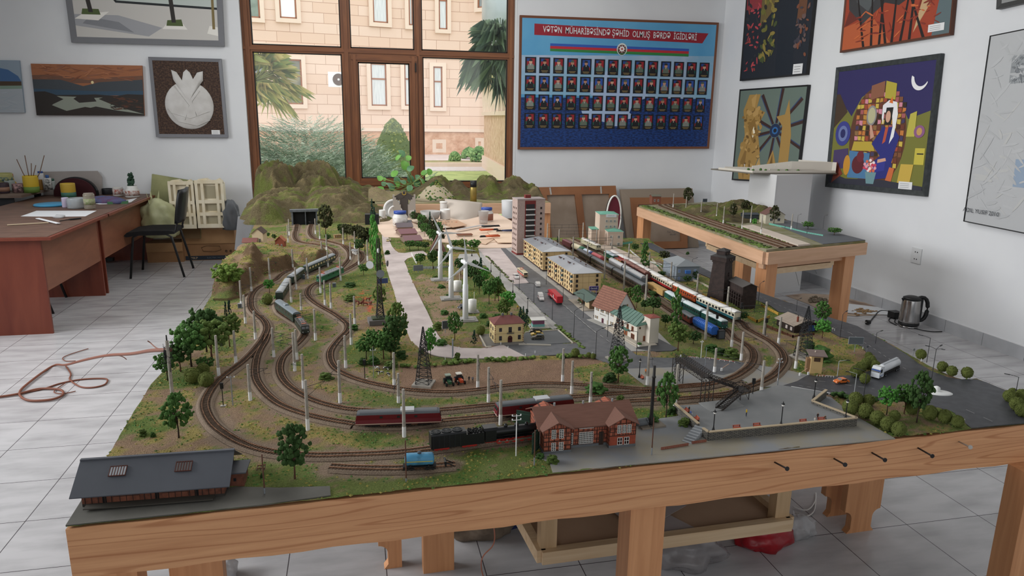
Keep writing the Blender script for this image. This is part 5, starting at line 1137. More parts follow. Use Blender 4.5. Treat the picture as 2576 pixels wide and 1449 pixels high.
# turquoise kiosk
a,r,w=fr2((1340,825),(1370,824));h=hgt(1340,825,806)[1];s=thing('newspaper_kiosk','small turquoise kiosk with pink window and flat white roof','kiosk',a,r)
MB().bx(-.012,w+.018,-.016,.05,0,.004,M('b9b4ab',.8)).build('base_slab',s);MB().bx(0,w,0,.035,.004,h*.45,M('6fa9a4',.7)).build('lower_panel',s);MB().bx(.001,w-.001,.001,.034,h*.45,h,M('7d4a66',.5)).build('window_band',s);MB().bx(-.006,w+.006,-.008,.042,h,h+.003,M('d4d2cc',.7)).build('roof',s)
# blue grey house
a,r,w=fr2((1667,688),(1700,708));Dp=dist((1700,708),(1740,701));h=hgt(1700,708,671)[1];s=thing('grey_blue_house','blue grey two storey house with hipped roof and bright blue windows','building',a,r)
MB().bx(0,w,0,Dp,0,h,M('818a92',.8)).build('walls',s);b=MB();hip(b,0,w,0,Dp,h,.03,.05,M('7f8487',.6),.007);b.build('roof',s)
bl=M('c8d2de',.6);bg_=M('3f6db5',.3);wins(s,'F',w,Dp,[w*.18,w*.5,w*.82],[h*.12,h*.6],.012,.016,bl,gdark,2,2,t=.0012);wins(s,'R',w,Dp,[Dp*.12,Dp*.82],[h*.12,h*.6],.012,.016,bl,bg_,2,2,t=.0012);wins(s,'R',w,Dp,[Dp*.48],[h*.1],.022,.02,bl,bg_,3,2,t=.0012)
b=MB();b.bx(-.014,.014,-.014,0,0,.016,M('3f74c4',.5)).bx(-.015,.015,-.015,0,.016,.018,M('6c97d6',.5));put(b.mesh('balcony'),'balcony',s,'R',Dp*.48,h*.55,w,Dp)
# dark watchtower
b_,h=hgt(1810,752,655);k=mpp(b_);wb_=46*k;bk=M('3a2c28',.8,c2='2b211e',ns=60);s=thing('dark_watchtower','tall dark brown tapering tower with overhanging lookout and small roof','tower',b_,.55)
MB().box((0,0,h/2),(wb_,wb_,h),bk,taper=.72).build('shaft',s);MB().box((0,0,h+.012),(wb_*.95,wb_*.95,.022),bk).box((0,0,h-.004),(wb_*.8,wb_*.8,.01),bk).build('lookout',s)
b=MB();b.box((0,0,h+.026),(wb_*1.0,wb_*1.0,.010),M('33302f',.7),taper=.62);b.build('lookout_roof',s)
MB().box((0,0,h+.040),(wb_*.52,wb_*.52,.022),bk).build('cupola',s);b=MB();b.box((0,0,h+.056),(wb_*.66,wb_*.66,.012),M('33302f',.7),taper=.05);b.build('cupola_roof',s)
for z in(.28,.62,.68): wins(s,'F',0,0,[0],[h*z],.004,.008,bk,M('0e0c0b',.8),1,1,y0=-wb_*(.5-.14*z)-.001)
for x in(-.008,.008): wins(s,'F',0,0,[x],[h+.006],.005,.007,bk,M('b9a08c',.8),1,1,y0=-wb_*.475-.001);wins(s,'F',0,0,[x],[h+.034],.004,.007,bk,M('b9a08c',.8),1,1,y0=-wb_*.26-.001)
# coal bunker
a,r,w=fr2((1830,757),(1865,777));Dp=dist((1865,777),(1892,773));h=hgt(1865,777,722)[1];s=thing('coal_bunker','dark brown timber bunker building beside the watchtower','building',a,r)
b=MB();gwall(b,0,w,0,Dp,0,h,.014,bk);b.build('walls',s);b=MB();gable(b,0,w,0,Dp,h,.014,M('4c4744',.7),.006);b.build('roof',s)
b=MB()
for k in range(7): b.bx(w*k/6-.001,w*k/6+.001,-.007,0,0,h*.62,bk)
for z in(.3,.48,.62): b.bx(-.006,w+.01,-.008,-.005,h*z,h*z+.0018,bk).bx(w+.005,w+.007,-.008,Dp,h*z,h*z+.0018,bk)
b.build('outer_frame',s)
# wooden cottage
a,r,w=fr2((1953,818),(1997,838));Dp=dist((1997,838),(2043,829));h=hgt(1997,838,819)[1];s=thing('wooden_cottage','dark wooden cottage with pale plank roof and white framed windows','building',a,r)
ww=M('33241e',.8,c2='241915',ns=80);b=MB();gwall(b,0,w,0,Dp,0,h,.02,ww);b.build('walls',s);b=MB();gable(b,0,w,0,Dp,h,.02,M_brick('a8998a','988a7c','6f6358',1,.006,.2,.0006,axis='XY'),.008);b.build('roof',s)
wins(s,'F',w,Dp,[w*.2,w*.58,w*.84],[h*.25],.010,.012,wfr,M('8c3d34',.6),2,2,t=.0016);MB().bx(-.003,.003,-.003,.003,0,.028,M('7d4030',.8)).bx(-.001,.001,-.001,.001,.028,.036,blk).build('chimney',s,loc=(w*.86,Dp*.22,h+.004))
MB().box((w*1.0+.001,Dp*.72,h*.5),(.002,Dp*.3,h*.8),M('2c4f86',.6)).build('door',s,'blue door')
def fence(pts,hh,lab,mt,name='model_fence',z=T,posts=.02,slat=0,cat='fence'):
 q=[at(*p,z) for p in pts];b=MB()
 for a_,c_ in zip(q,q[1:]):
  L=(c_-a_).length
  if slat:
   n=max(2,int(L/slat))
   for k in range(n+1):
    p=a_.lerp(c_,k/n);b.box((p.x,p.y,z+hh/2),(slat*.5,.001,hh),mt,rz=math.atan2(c_.y-a_.y,c_.x-a_.x))
   b.beam(a_+Vector((0,0,hh*.8)),c_+Vector((0,0,hh*.8)),.0012,.0014,mt);b.beam(a_+Vector((0,0,hh*.3)),c_+Vector((0,0,hh*.3)),.0012,.0014,mt)
  else: b.beam(a_+Vector((0,0,hh/2)),c_+Vector((0,0,hh/2)),.0015,hh,mt)
  if posts:
   n=max(1,int(L/posts))
   for k in range(n+1): p=a_.lerp(c_,k/n);b.box((p.x,p.y,z+hh*.55),(.0035,.0035,hh*1.12),mt)
 return tag(b.build(name),lab,cat)
fence([(1930,824),(1994,851),(2047,844)],.012,'brown plank fence around the wooden cottage',M('6a4030',.85,c2='53301f',ns=200),slat=.0032,posts=.03)
yl=M('c39a44',.8,c2='b18937',ns=30);fence([(1767,745),(1810,763),(1862,790),(1904,812),(1935,800)],.012,'yellow concrete panel fence between the yard and the dark tower',yl,posts=.03);fence([(1915,770),(1957,793)],.012,'short yellow fence beside the outer road',yl,posts=.02);fence([(1862,765),(1890,775)],.014,'short yellow wall behind the coal bunker',yl,posts=.03)
gw_=M('b5ab98',.8);fence([(1640,655),(1700,712),(1767,744)],.012,'beige panel fence between the blue grey house and the yard',gw_,posts=.025);fence([(1716,697),(1760,714),(1800,734)],.013,'beige panel fence in front of the dark tower',gw_,posts=.025)
fence([(1585,632),(1612,655),(1665,668)],.010,'white wavy topped fence beside the brownish trees',M('e4e2dc',.7),posts=.012)
tq=M('6fae9d',.7);fence([(1545,618),(1590,612)],.013,'turquoise fence behind the station platform',tq,posts=.012);fence([(1543,622),(1575,640),(1612,662),(1660,672)],.009,'long turquoise railing along the station platform',tq,posts=.015)
fence([(537,757),(572,757),(625,744)],.012,'brown plank fence at the foot of the rock cliff',M('5a3c2a',.85),slat=.003,posts=0)
fence([(1035,641),(1048,665)],.016,'white compound wall left of the tree by the concrete road',M('e6e4e0',.7),posts=.02);fence([(1044,676),(1090,676),(1130,674)],.013,'grey compound wall behind the blank billboard',M('a9aeae',.8),posts=.02)
# guard cabin
a,r,w=fr2((2037,941),(2066,943));h=hgt(2037,941,893)[1];s=thing('guard_cabin','small beige guard tower with brown overhanging roof by the level crossing','building',a,r);bg2=M('c9ac78',.8)
MB().bx(0,w,0,.032,0,h,bg2).bx(-.012,0,.008,.03,0,h*.75,M('8a6d50',.8)).build('walls',s);MB().box((w*.5,.014,h+.003),(w+.022,.055,.003),M('7a6a64',.8),rot=(.12,0,0)).build('roof',s);wins(s,'F',w,.03,[w*.5],[h*.68],.020,.013,M('6a4f38',.7),M('4f3f33',.4),4,1);MB().cyl((w*.4,.02,h),(w*.4,.02,h+.01),.002,.002,M('d6c8b6',.7),8).build('chimney',s)
# station building with oval roof
a,r,w=fr2((1528,622),(1566,622));h=hgt(1528,622,583)[1];s=thing('station_building','pinkish station building with turquoise pyramid roofs, tower and arched entrance','building',a,r)
st=M('cbb7a6',.8);tqr=M('5f9a86',.6);Dp=.16;h2=hgt(1520,612,537)[1]
MB().bx(0,w,0,.10,0,h,st).bx(-.002,w+.002,-.002,.102,h-.006,h,M('d9c8b8',.8)).build('lower_block',s);b=MB();hip(b,0,w,0,.10,h,.018,w*.55,tqr,.003);b.build('lower_roof',s,'turquoise lower roof')
x0,x1=-w*.38,w*.85;MB().bx(x0,x1,.10,.26,0,h2,st).bx(x0-.002,x1+.002,.098,.262,h2-.004,h2,M('d9c8b8',.8)).build('tower_block',s);b=MB();hip(b,x0,x1,.10,.26,h2,.014,(x1-x0)*.5,tqr,.003);b.build('upper_roof',s,'turquoise upper roof')
wins(s,'F',w,Dp,[w*.24,w*.72],[h*.12,h*.58],.016,.018,wfr,gdark,2,2,t=.0018);wins(s,'F',w,Dp,[w*.08,w*.36,w*.62],[h*1.12,h*1.48],.014,.015,wfr,gdark,2,2,y0=.0985,t=.0016)
MB().bx(w*.02,w*.72,.096,.098,h*1.80,h*2.0,M('d6d8da',.6)).build('name_board',s,'white name board');text_mesh('BƏRDƏ DƏMİRYOL VAĞZALI',.0034,M('3b3f47',.7),s,'lettering',(w*.36,.0955,h*1.9),ext=.0001)
b=MB();b.bx(-.002,0,.02,.08,0,h*.55,M('9a8778',.8)).cyl((-.002,.05,h*.55),(0,.05,h*.55),.03,.03,M('9a8778',.8),20);b.build('archway',s)
MB().bx(x0-.05,x0,.12,.24,0,h*.95,st).bx(x0-.052,x0,.118,.242,h*.95,h,tqr).build('side_wing',s)
a=at(1556,606);o=thing('oval_monument','tall oval ring with crimson panel standing behind the station building','monument',(a.x,a.y+.12,T),0);hh=.31;rx=.055
ring=[(rx*math.cos(t),hh*.5+hh*.5*math.sin(t)) for t in [2*math.pi*k/40 for k in range(40)]]
b=MB();b.tube([(x,0,z+.0) for x,z in ring],.006,wfr,8,closed=True);b.build('white_ring',o);b=MB();b.prism([(x*.96,z) for x,z in ring],.002,.008,M('6d1f30',.6),axis='y');b.build('crimson_panel',o,'dark crimson panel');b=MB();b.prism([(x,z) for x,z in ring],.01,.035,blk,axis='y');b.build('black_back',o)
# garages
for i,(A,B,tp,c1,c2,wl_) in enumerate((((997,571),(1033,571),559,'5c5a5e','4d4b50',.14),((1000,579),(1038,578),565,'64595d','57555a',.14),((1009,596),(1049,594),574,'7a5358','615c61',.16),((1021,614),(1062,612),592,'77565a','77565a',.17))):
 a,r,w=fr2(A,B);s=thing('garage_row',('farthest','second farthest','third','nearest')[i]+' of the long low grey roofed sheds beside the far road','building',a,r,group='row of long sheds');
 b=MB();gwall(b,0,w,0,wl_,0,.022,.022,M('8a7468',.8));b.build('walls',s);b=MB();gable(b,0,w,0,wl_,.022,.022,M(c1,.7),.006);b.build('roof',s)
# church
a,r,w=fr2((1083,638),(1116,638));s=thing('model_church','small church with steep brown A shaped roof behind the far turbine','church',a,r);h=hgt(1100,638,596)[1]
b=MB();b.prism([(0,0),(w,0),(w/2,h*.93)],.004,.12,M('b7a493',.8),axis='y');b.build('gable_wall',s);b=MB();b.prism([(-.012,0),(-.004,0),(w/2,h*.95),(w+.004,0),(w+.012,0),(w/2,h)],-.006,.13,M('6e4b44',.8),axis='y');b.build('roof',s);door(s,'F',w/2,.02,.03,w,.1,M('4a3228',.7),y0=.003)
# flat far pavilion
a,r,w=fr2((1152,598),(1188,597));s=thing('model_pavilion','low pavilion with flat brown roof, three dark trees in front','building',a,r);MB().bx(0,w,0,.05,0,.018,M('c9b6a6',.8)).build('walls',s);MB().bx(-.004,w+.004,-.006,.055,.018,.022,M('7d4c36',.8)).build('roof',s)
# left hill buildings
ZH=T+.0
def smallhouse(A,B,top,dep,hr,lab,wc,rc,axis='x',cat='building',wn=True,z=T):
 a,r,w=fr2(A,B,z);h=hgt(A[0],A[1],top,z)[1];s=thing('small_house',lab,cat,a,r);b=MB();gwall(b,0,w,0,dep,0,h,hr,M(wc,.85),axis);b.build('walls',s)
 b=MB();gable(b,0,w,0,dep,h,hr,M(rc,.8,c2=None),.005,axis=axis);b.build('roof',s)
 if wn: wins(s,'F',w,dep,[w*.3,w*.7],[h*.3],w*.14,h*.3,wfr,gdark,2,1)
 return s
smallhouse((636,620),(663,620),587,.10,.03,'cream open barn with dark gable roof below the hill at far left','cdbb9c','4a3a30','y')
smallhouse((611,622),(645,622),609,.05,.022,'small stone ruin with reddish roof at the table edge','b9ab97','7a4f48','x')
smallhouse((693,627),(716,627),606,.05,.028,'small brown brick house with steep roof on the rocky ledge','8a4b36','9c5f42','y')
smallhouse((842,599),(858,598),592,.03,.003,'tiny ochre hut among the brownish trees','a3835c','8c7452','x')
smallhouse((886,640),(897,641),630,.02,.006,'tiny white hut with red base near the curve','d8d4cc','8c8c8c','x')
# ---- plaza ----
pc=M('77797a',.7,c2='818282',ns=12);PLZ=W2((1697,1028),(1757,1079),(1778,1114),(2156,1078),(2124,1055),(2041,1020),(2078,994),(1960,973),(1880,1000),(1700,1022))
pz=thing('model_plaza','raised grey plaza with stone block parapet walls at the front','plaza',(0,0,T))
def plz(px,py):
 p=at(px,py,PZ);return Vector((p.x,p.y))
PP=[plz(*p) for p in ((1697,1021),(1757,1073),(1770,1086),(1782,1094),(2155,1058),(2043,1015),(2078,987),(1960,968),(1872,993),(1790,1015))]
MB().poly([(p.x,p.y,.018) for p in PP],pc,.016).build('paving',pz)
stn=M_brick('8f8a7c','6f6c66','3c3a38',1,.013,.0035,.0009,off=.4,bump=.7);cop=M('b8a68a',.8)
def pwall(a,b,nm='parapet_wall'):
 a=plz(*a);b=plz(*b);o=MB();o.beam((a.x,a.y,.013),(b.x,b.y,.013),.005,.026,stn).build(nm,pz);MB().beam((a.x,a.y,.027),(b.x,b.y,.027),.008,.0028,cop).build('coping',pz)
for a_,b_ in (((1697,1021),(1757,1073)),((1768,1084),(1782,1094)),((1782,1094),(2155,1058)),((2155,1058),(2043,1015)),((2043,1015),(2078,987))): pwall(a_,b_)
b=MB();p0=plz(1760,1076);p1=plz(1730,1098)
for k in range(7):
 t=k/6;c_=p0.lerp(p1,t);b.box((c_.x,c_.y,.018*(1-t)/2+.002),(.03,.007,.018*(1-t)+.002),M('9ea2a6',.6),rz=math.atan2((p1-p0).y,(p1-p0).x)+math.pi/2)
b.build('stairs',pz,'grey front steps')
bn=M('c9562f',.6)
def bench(px,py,px2,py2,lab,z=PZ):
 a=at(px,py,z);b=at(px2,py2,z);s=thing('model_bench',lab,'bench',a,math.atan2(b.y-a.y,b.x-a.x),group='orange benches on the plaza');L=.023
 o=MB()
 for k in range(3): o.bx(0,L,.0005+k*.0022,.002+k*.0022,.0052,.0058,bn)
 o.build('seat',s);o=MB()
 for k in range(3): o.bx(0,L,.0072+k*.0004,.0078+k*.0004,.0066+k*.0018,.0078+k*.0018,bn)
 o.build('backrest',s)
 for x in(.002,L-.002): MB().bx(x-.0006,x+.0006,0,.0075,0,.0055,blk).bx(x-.0006,x+.0006,.0068,.0082,.0,.011,blk).build('leg',s)
for a_ in ((1846,1082,1870,1080,'leftmost of the front row of orange benches'),(1897,1077,1920,1075,'second orange bench from the left in the front row'),(2014,1067,2038,1065,'orange bench left of the three figures at the plaza wall'),(2060,1062,2084,1060,'rightmost orange bench in the front row'),(1744,1053,1757,1066,'nearer of two orange benches at the left parapet'),(1718,1033,1733,1045,'farther orange bench at the left parapet, beside seated figures')): bench(*a_)
bench(1607,950,1620,960,'orange bench on the grey platform left of the footbridge',T)
# people
_P={}
def person(px,py,top,lab,shirt,trou,z=T,sit=False,rz=0,skin='c99a7c'):
 b,h=hgt(px,py,top,z);h=min(max(h,.014),.024);V=[];E=[];R=[]
 def ch(pts,par=None):
  i0=par
  for (x,y,zz,r) in pts:
   V.append((x,y,zz));R.append(r);i=len(V)-1
   if i0 is not None:E.append((i0,i))
   i0=i
  return i0
 s_=h/1.75;
 if not sit:
  pel=ch([(0,0,.95*s_,.15*s_)]);nk=ch([(0,0,1.2*s_,.15*s_),(0,0,1.42*s_,.17*s_),(0,0,1.52*s_,.06*s_),(0,-.01*s_,1.63*s_,.10*s_),(0,0,1.72*s_,.07*s_)],pel)
  for e in(-1,1): ch([(e*.1*s_,0,.8*s_,.085*s_),(e*.12*s_,-.02*s_*e,.45*s_,.065*s_),(e*.12*s_,.02*s_*e,.06*s_,.05*s_),(e*.13*s_,-.1*s_,.03*s_,.04*s_)],pel);ch([(e*.22*s_,0,1.38*s_,.065*s_),(e*.27*s_,.02*s_,1.1*s_,.05*s_),(e*.25*s_,-.08*s_,.85*s_,.04*s_)],2)
 else:
  pel=ch([(0,0,.5*s_,.16*s_)]);ch([(0,0,.78*s_,.15*s_),(0,0,1.0*s_,.17*s_),(0,0,1.1*s_,.06*s_),(0,-.01*s_,1.2*s_,.10*s_),(0,0,1.29*s_,.07*s_)],pel)
  for e in(-1,1): ch([(e*.12*s_,-.2*s_,.5*s_,.085*s_),(e*.12*s_,-.42*s_,.48*s_,.07*s_),(e*.12*s_,-.45*s_,.08*s_,.05*s_),(e*.12*s_,-.55*s_,.04*s_,.04*s_)],pel);ch([(e*.22*s_,0,.96*s_,.065*s_),(e*.26*s_,-.06*s_,.7*s_,.05*s_),(e*.18*s_,-.28*s_,.58*s_,.04*s_)],2)
 me=D.meshes.new('person');me.from_pydata(V,E,[])
 o=D.objects.new('person',me);COL.objects.link(o);o.modifiers.new('skin','SKIN')
 for i,r in enumerate(R): me.skin_vertices[0].data[i].radius=(r,r*.8)
 me.skin_vertices[0].data[0].use_root=True
 q=o.modifiers.new('sub','SUBSURF');q.levels=1;q.render_levels=1
 dg=bpy.context.evaluated_depsgraph_get();m2=D.meshes.new_from_object(o.evaluated_get(dg));o.modifiers.clear();o.data=m2
 zt=1.0 if not sit else .62
 for m in(M(shirt,.8),M(trou,.8),M(skin,.7),M('2a1f1a',.8)): m2.materials.append(m)
 for p in m2.polygons:
  c=p.center;zz=c.z/s_;hd=(1.56 if not sit else 1.13)
  p.use_smooth=True;p.material_index=3 if zz>hd+.11 or (zz>hd and c.y>0.03*s_) else 2 if zz>hd-.05 else 1 if (zz<(.92 if not sit else .55)) else 0
  if abs(c.x)>.2*s_ and zz<(.95 if not sit else .68) and zz>.5: p.material_index=2
 o.location=b;o.rotation_euler.z=rz;return tag(o,lab,'person')
for a_ in ((1877,1047,1024,'person in a yellow jacket and dark trousers walking alone on the plaza','d8b52c','2c3340',PZ,False,.6),(2049,1063,1044,'person in a white top with orange bag sitting on the right benches','d8d4cc','cf5a34',PZ,True,.3),(2056,1056,1038,'dark dressed person standing behind the seated one in white','3b2a26','2b2422',PZ,False,0),(2075,1056,1040,'person in brown sitting at the rightmost bench','5d4a38','3a322c',PZ,True,0),
  (1737,1045,1026,'person in blue sitting on the left parapet bench','3f62b5','b9bfc6',PZ,True,1.2),(1733,1038,1021,'dark dressed person standing behind the one in blue','2e2622','2a2420',PZ,False,.5),(1624,943,926,'person in an orange top standing by the tall platform post','d0752f','3a3536',T,False,2.4),(1712,905,890,'person in white at the top end of the footbridge','cfd2d8','6a6f78',T+.06,False,.4),
  (1180,962,945,'left of two dark figures standing in the ploughed field','2c2a2c','24221f',T,False,.2),(1189,963,946,'right of two figures in the ploughed field, bluish shirt','66707c','2a2a2c',T,False,-.3),(1494,803,790,'dark dressed person in front of the white gabled house','2b2a2c','232222',T,False,.3),(1498,805,792,'second dark dressed person before the white gabled house','3a3433','232222',T,False,-.3),(1302,780,767,'person in yellow and black beside the path near the kiosk','d9b33a','26221f',T,False,.2)): person(*a_)
b=at(1560,660);
# footbridge
s=thing('footbridge','black iron lattice footbridge with two flights of stairs over the tracks','footbridge',(0,0,T));ir=M('252323',.6,c2='3a322e',ns=60)
A0=at(1703,964);A1=at(1776,1017);hb=hgt(1776,1017,950)[1];C0=at(1848,1010);hl=hb*.52;F1=at(1808,1031,PZ)
A0,A1,C0,F1=[Vector((p.x,p.y,0)) for p in(A0,A1,C0,F1)]
def truss(mb,p,q,hh,n,r=.0009,up=True):
 z=Vector((0,0,hh));mb.beam(p,q,r*1.6,r*1.6,ir);mb.beam(p+z,q+z,r*1.6,r*1.6,ir)
 for k in range(n):
  a=p.lerp(q,k/n);b_=p.lerp(q,(k+1)/n);mb.beam(a,b_+z,r,r,ir);mb.beam(a+z,b_,r,r,ir);mb.beam(a,a+z,r,r,ir)
 mb.beam(q,q+z,r,r,ir)
d=(A1-A0).normalized();nn=Vector((-d.y,d.x,0))*.014;Z=Vector((0,0,1))
b=MB();b.beam(A0+Z*hb,A1+Z*hb,.026,.0022,ir);b.build('deck',s)
for e in(-1,1): b=MB();truss(b,A0+nn*e+Z*hb,A1+nn*e+Z*hb,.016,16);b.build('side_railing',s);b=MB();truss(b,A0+nn*e+Z*(hb-.014),A1+nn*e+Z*(hb-.014),.012,9);b.build('lower_truss',s)
for P_ in(A0,A1,):
 b=MB()
 for e in(-1,1):
  for g in(-.012,.012): b.beam(P_+nn*e+d*g,P_+nn*e+d*g+Z*hb,.002,.002,ir)
  for k in range(3): b.beam(P_+nn*e-d*.012+Z*hb*k/3,P_+nn*e+d*.012+Z*hb*(k+1)/3,.001,.001,ir)
 for k in range(3): b.beam(P_+nn+Z*hb*k/3,P_-nn+Z*hb*(k+1)/3,.001,.001,ir);b.beam(P_-nn+Z*hb*k/3,P_+nn+Z*hb*(k+1)/3,.001,.001,ir)
 b.build('support_tower',s)
def flight(p,q,w_,nm='stair_flight'):
 b=MB();dd=(q-p);n=14;u=Vector((dd.x,dd.y,0)).normalized();sd=Vector((-u.y,u.x,0))*w_
 for k in range(n+1):
  c_=p.lerp(q,k/n);b.beam(c_-sd,c_+sd,.004,.001,ir)
 for e in(-1,1):
  b.beam(p+sd*e,q+sd*e,.0014,.004,ir);truss(b,p+sd*e+Z*.003,q+sd*e+Z*.003,.011,9,.0008)
 b.build(nm,s)
flight(A1+Z*hb+d*.012,C0+Z*hl,.011);b=MB();cc=C0+Z*hl;b.box(cc+Vector((.012,-.012,0)),(.035,.05,.002),ir);truss(b,cc+Vector((.03,-.036,0)),cc+Vector((.03,.012,0)),.012,4);truss(b,cc+Vector((-.005,.013,0)),cc+Vector((.03,.013,0)),.012,3);b.build('landing',s)
b=MB()
for x in(-.002,.026):
 for y in(-.034,.01): b.beam(C0+Vector((x,y,.018)),C0+Vector((x,y,hl)),.0018,.0018,ir)
for x in(-.002,.026): b.beam(C0+Vector((x,-.034,.018)),C0+Vector((x,.01,hl)),.001,.001,ir);b.beam(C0+Vector((x,.01,.018)),C0+Vector((x,-.034,hl)),.001,.001,ir)
b.build('support_tower',s);flight(cc+Vector((0,-.028,0)),F1+Z*.018,.011)
MB().poly([(p.x,p.y,.0195) for p in (plz(1757,1014),(plz(1788,1037)),plz(1873,1023),plz(1845,1004))],M('8c8d8c',.7),.002).build('base_slab',s)
# bits and pieces on the board
rw=M('b9402f',.6,c2='e2dad2',ns=240,lo=.49,hi=.51,strx=(1,1,1))
def rail_guard(pts,lab,mt,h=.007,name='guard_rail'):
 q=[at(*p) for p in pts];s=thing(name,lab,'guard rail',q[0]);b=MB();o=q[0]
 for a_,c_ in zip(q,q[1:]): b.beam(a_-o+Z*h,c_-o+Z*h,.001,.002,mt)
 b.build('rail',s);n=7
 for k in range(n):
  t=k/(n-1)*(len(q)-1);i=min(len(q)-2,int(t));p=q[i].lerp(q[i+1],t-i)-o;MB().box((p.x,p.y,h/2),(.0012,.0012,h),whitep).build('post',s)
rail_guard([(1772,903),(1848,914)],'red and white striped rail at the edge of the crossing road',rw);rail_guard([(1730,901),(1756,903)],'short striped rail left of the longer one',rw);rail_guard([(1990,977),(2105,997)],'white guard rail along the car road beside the plaza',whitep);rail_guard([(2055,948),(2097,951)],'reddish striped rail behind the orange car',rw)
fence([(1663,1133),(1731,1122)],.009,'reddish brown picket fence in front of the plaza stairs, left part',M('8a4a36',.8),slat=.0028,posts=0);fence([(1740,1118),(1776,1113)],.009,'reddish brown picket fence right of the plaza stairs',M('8a4a36',.8),slat=.0028,posts=0)
for (px,py,dx,lab) in ((1815,934,.03,'white level crossing barrier with raised pale arm left of the tracks'),(2012,946,.03,'white level crossing barrier right of the tracks'),(2033,944,.01,'small white warning post by the crossing')):
 b=at(px,py);o=thing('crossing_barrier',lab,'barrier',b);MB().bx(-.003,.003,-.002,.002,0,.012,whitep).build('drive_box',o);MB().beam((0,0,.010),(dx,.006,.024),.0012,.0012,M('c9a184',.7)).build('barrier_arm',o)
b=MB();a=at(2362,990);o=thing('traffic_island','white oval traffic island with yellow striped hump on the outer road','traffic island',a,-.3);MB().lathe([(.032,0),(.032,.003),(.026,.006),(.0,.007)],whitep,28,sx=1.3,sy=.75).build('base',o);MB().lathe([(.012,.005),(.010,.018),(.004,.022),(0,.022)],whitep,20,c=(-.005,.008,0)).build('cone',o)
b=MB();
for k in range(4): b.box((-.02+k*.004,.014+.004*k,.014-k*.0015),(.006,.012,.0012),M('b9a038',.6),rz=.8)
b.build('yellow_stripes',o)
k=0
for (px,py,t,c_,lab) in ((2093,836,826,'d8cfc6','round road sign by the outer road near the bright tree'),(2179,893,872,'50545a','round road sign beside the blank road board'),(2296,898,879,'80858a','small road sign on the far grassy verge')):
 b,h=hgt(px,py,t);o=thing('road_sign',lab,'sign',b);MB().cyl((0,0,0),(0,0,h),.0008,.0008,steel,6).build('post',o);MB().cyl((0,-.001,h),(0,-.002,h),.0042,.0042,M(c_,.5),16).build('sign_disc',o)
k=0
mk=None
for (px,py) in ((2099,833),(2170,880),(2317,910),(2398,945),(2425,1064),(1322,897),(1235,903),(1120,905),(1155,880),(1260,868),(1278,878),(1346,890),(1490,893),(2203,922),(1955,960)):
 b=at(px,py);o=MB().cyl((0,0,0),(0,0,.012),.0012,.0012,whitep,6).build('marker_post',loc=b);tag(o,None,'post');defer(o,'short white road marker post',px,py)
# ================= ROLLING STOCK AND VEHICLES =================
wh=M('1b1a1a',.5,.3);und=M('1f1d1c',.8);rwh=M('9a1f1a',.5)
def axle(p0,p1,z=T+.0095):
 a=at(*p0,z);b=at(*p1,z);a.z=b.z=T+.0085;return a,math.atan2(b.y-a.y,b.x-a.x),(b-a).length
_bg={}
def bogie(root,x,z=0,n=2,wm=None,sp=.012,r=.0052):
 k=(n,wm and wm.name,sp,r)
 b=MB().bx(-sp*.5*n-.002,sp*.5*n+.002,-.0125,-.011,.003,.0075,und).bx(-sp*.5*n-.002,sp*.5*n+.002,.011,.0125,.003,.0075,und)
 q=b.build('bogie',root,loc=(x,0,0))
 if k not in _bg: _bg[k]=MB().cyl((0,-.0095,r),(0,-.0070,r),r,r,wm or wh,14).cyl((0,.0070,r),(0,.0095,r),r,r,wm or wh,14).cyl((0,-.008,r),(0,.008,r),.001,.001,und,6).mesh('wheelset')
 for i in range(n):
  w=D.objects.new('wheelset',_bg[k]);COL.objects.link(w);w.parent=q;w.location=((i-(n-1)/2)*sp,0,0)
def coach(p0,p1,lab,body,roof,band=None,nwin=10,hw=.0165,z0=.009,zw=.040,zr=.049,glass=None,name='passenger_coach',cat='railway carriage',roofvent=False,z=T+.0095,ends=None,winz=(.024,.034),win=True,group=None,skirt=None,stripe=None):
 a,r,L=axle(p0,p1);s=thing(name,lab,cat,a,r,group);bm=M(body,.45,c2=None);rm=M(roof,.45,c2=None)
 b=MB();b.prism([(-hw,z0),(hw,z0),(hw,zw),(-hw,zw)],.002,L-.002,bm)
 b.build('body',s)
 n=8;arc=[(hw*1.02*math.cos(t),zw+(zr-zw)*math.sin(t)) for t in [math.pi*k/n for k in range(n+1)]]
 b=MB();b.prism(arc,.001,L-.001,rm,smooth=False);b.build('roof',s)
 if win:
  gm=glass or gdark;k=('cw',round(L/nwin,4),gm.name,winz);
  if k not in _W: w_=L/nwin*.55;_W[k]=MB().bx(-w_/2,w_/2,-.0004,.0003,0,winz[1]-winz[0],gm).mesh('window')
  for i in range(nwin):
   for e in(-1,1):
    o=D.objects.new('window',_W[k]);COL.objects.link(o);o.parent=s;o.location=(L*(i+.5)/nwin,e*(hw+.0003),winz[0])
 if skirt: MB().bx(.002,L-.002,-hw-.0004,hw+.0004,z0,z0+.011,M(skirt,.5)).build('lower_panel',s,skirt and 'differently coloured lower panel')
 if stripe: MB().bx(.002,L-.002,-hw-.0004,hw+.0004,winz[0]-.004,winz[0]-.0028,M(stripe,.5)).build('stripe',s)
 if roofvent:
  b=MB()
  for i in range(6): b.box((L*(i+.5)/6,0,zr),(.006,.005,.0025),rm)
  b.build('roof_vents',s)
 MB().bx(L*.25,L*.75,-.010,.010,.003,z0,und).bx(.003,L-.003,-.008,.008,z0-.002,z0,und).build('underframe',s)
 bogie(s,L*.14);bogie(s,L*.86);return s
dg='2f3c33'
G1='dark green coaches of the curved train'
coach((838,657),(770,688),'dark green silver roofed coach at the far end of the curved train',dg,'8b9298',glass=M('c9b98a',.5),group=G1)
coach((759,694),(730,716),'short green coach with silver roof, second in the curved train',dg,'9aa0a5',nwin=7,group=G1)
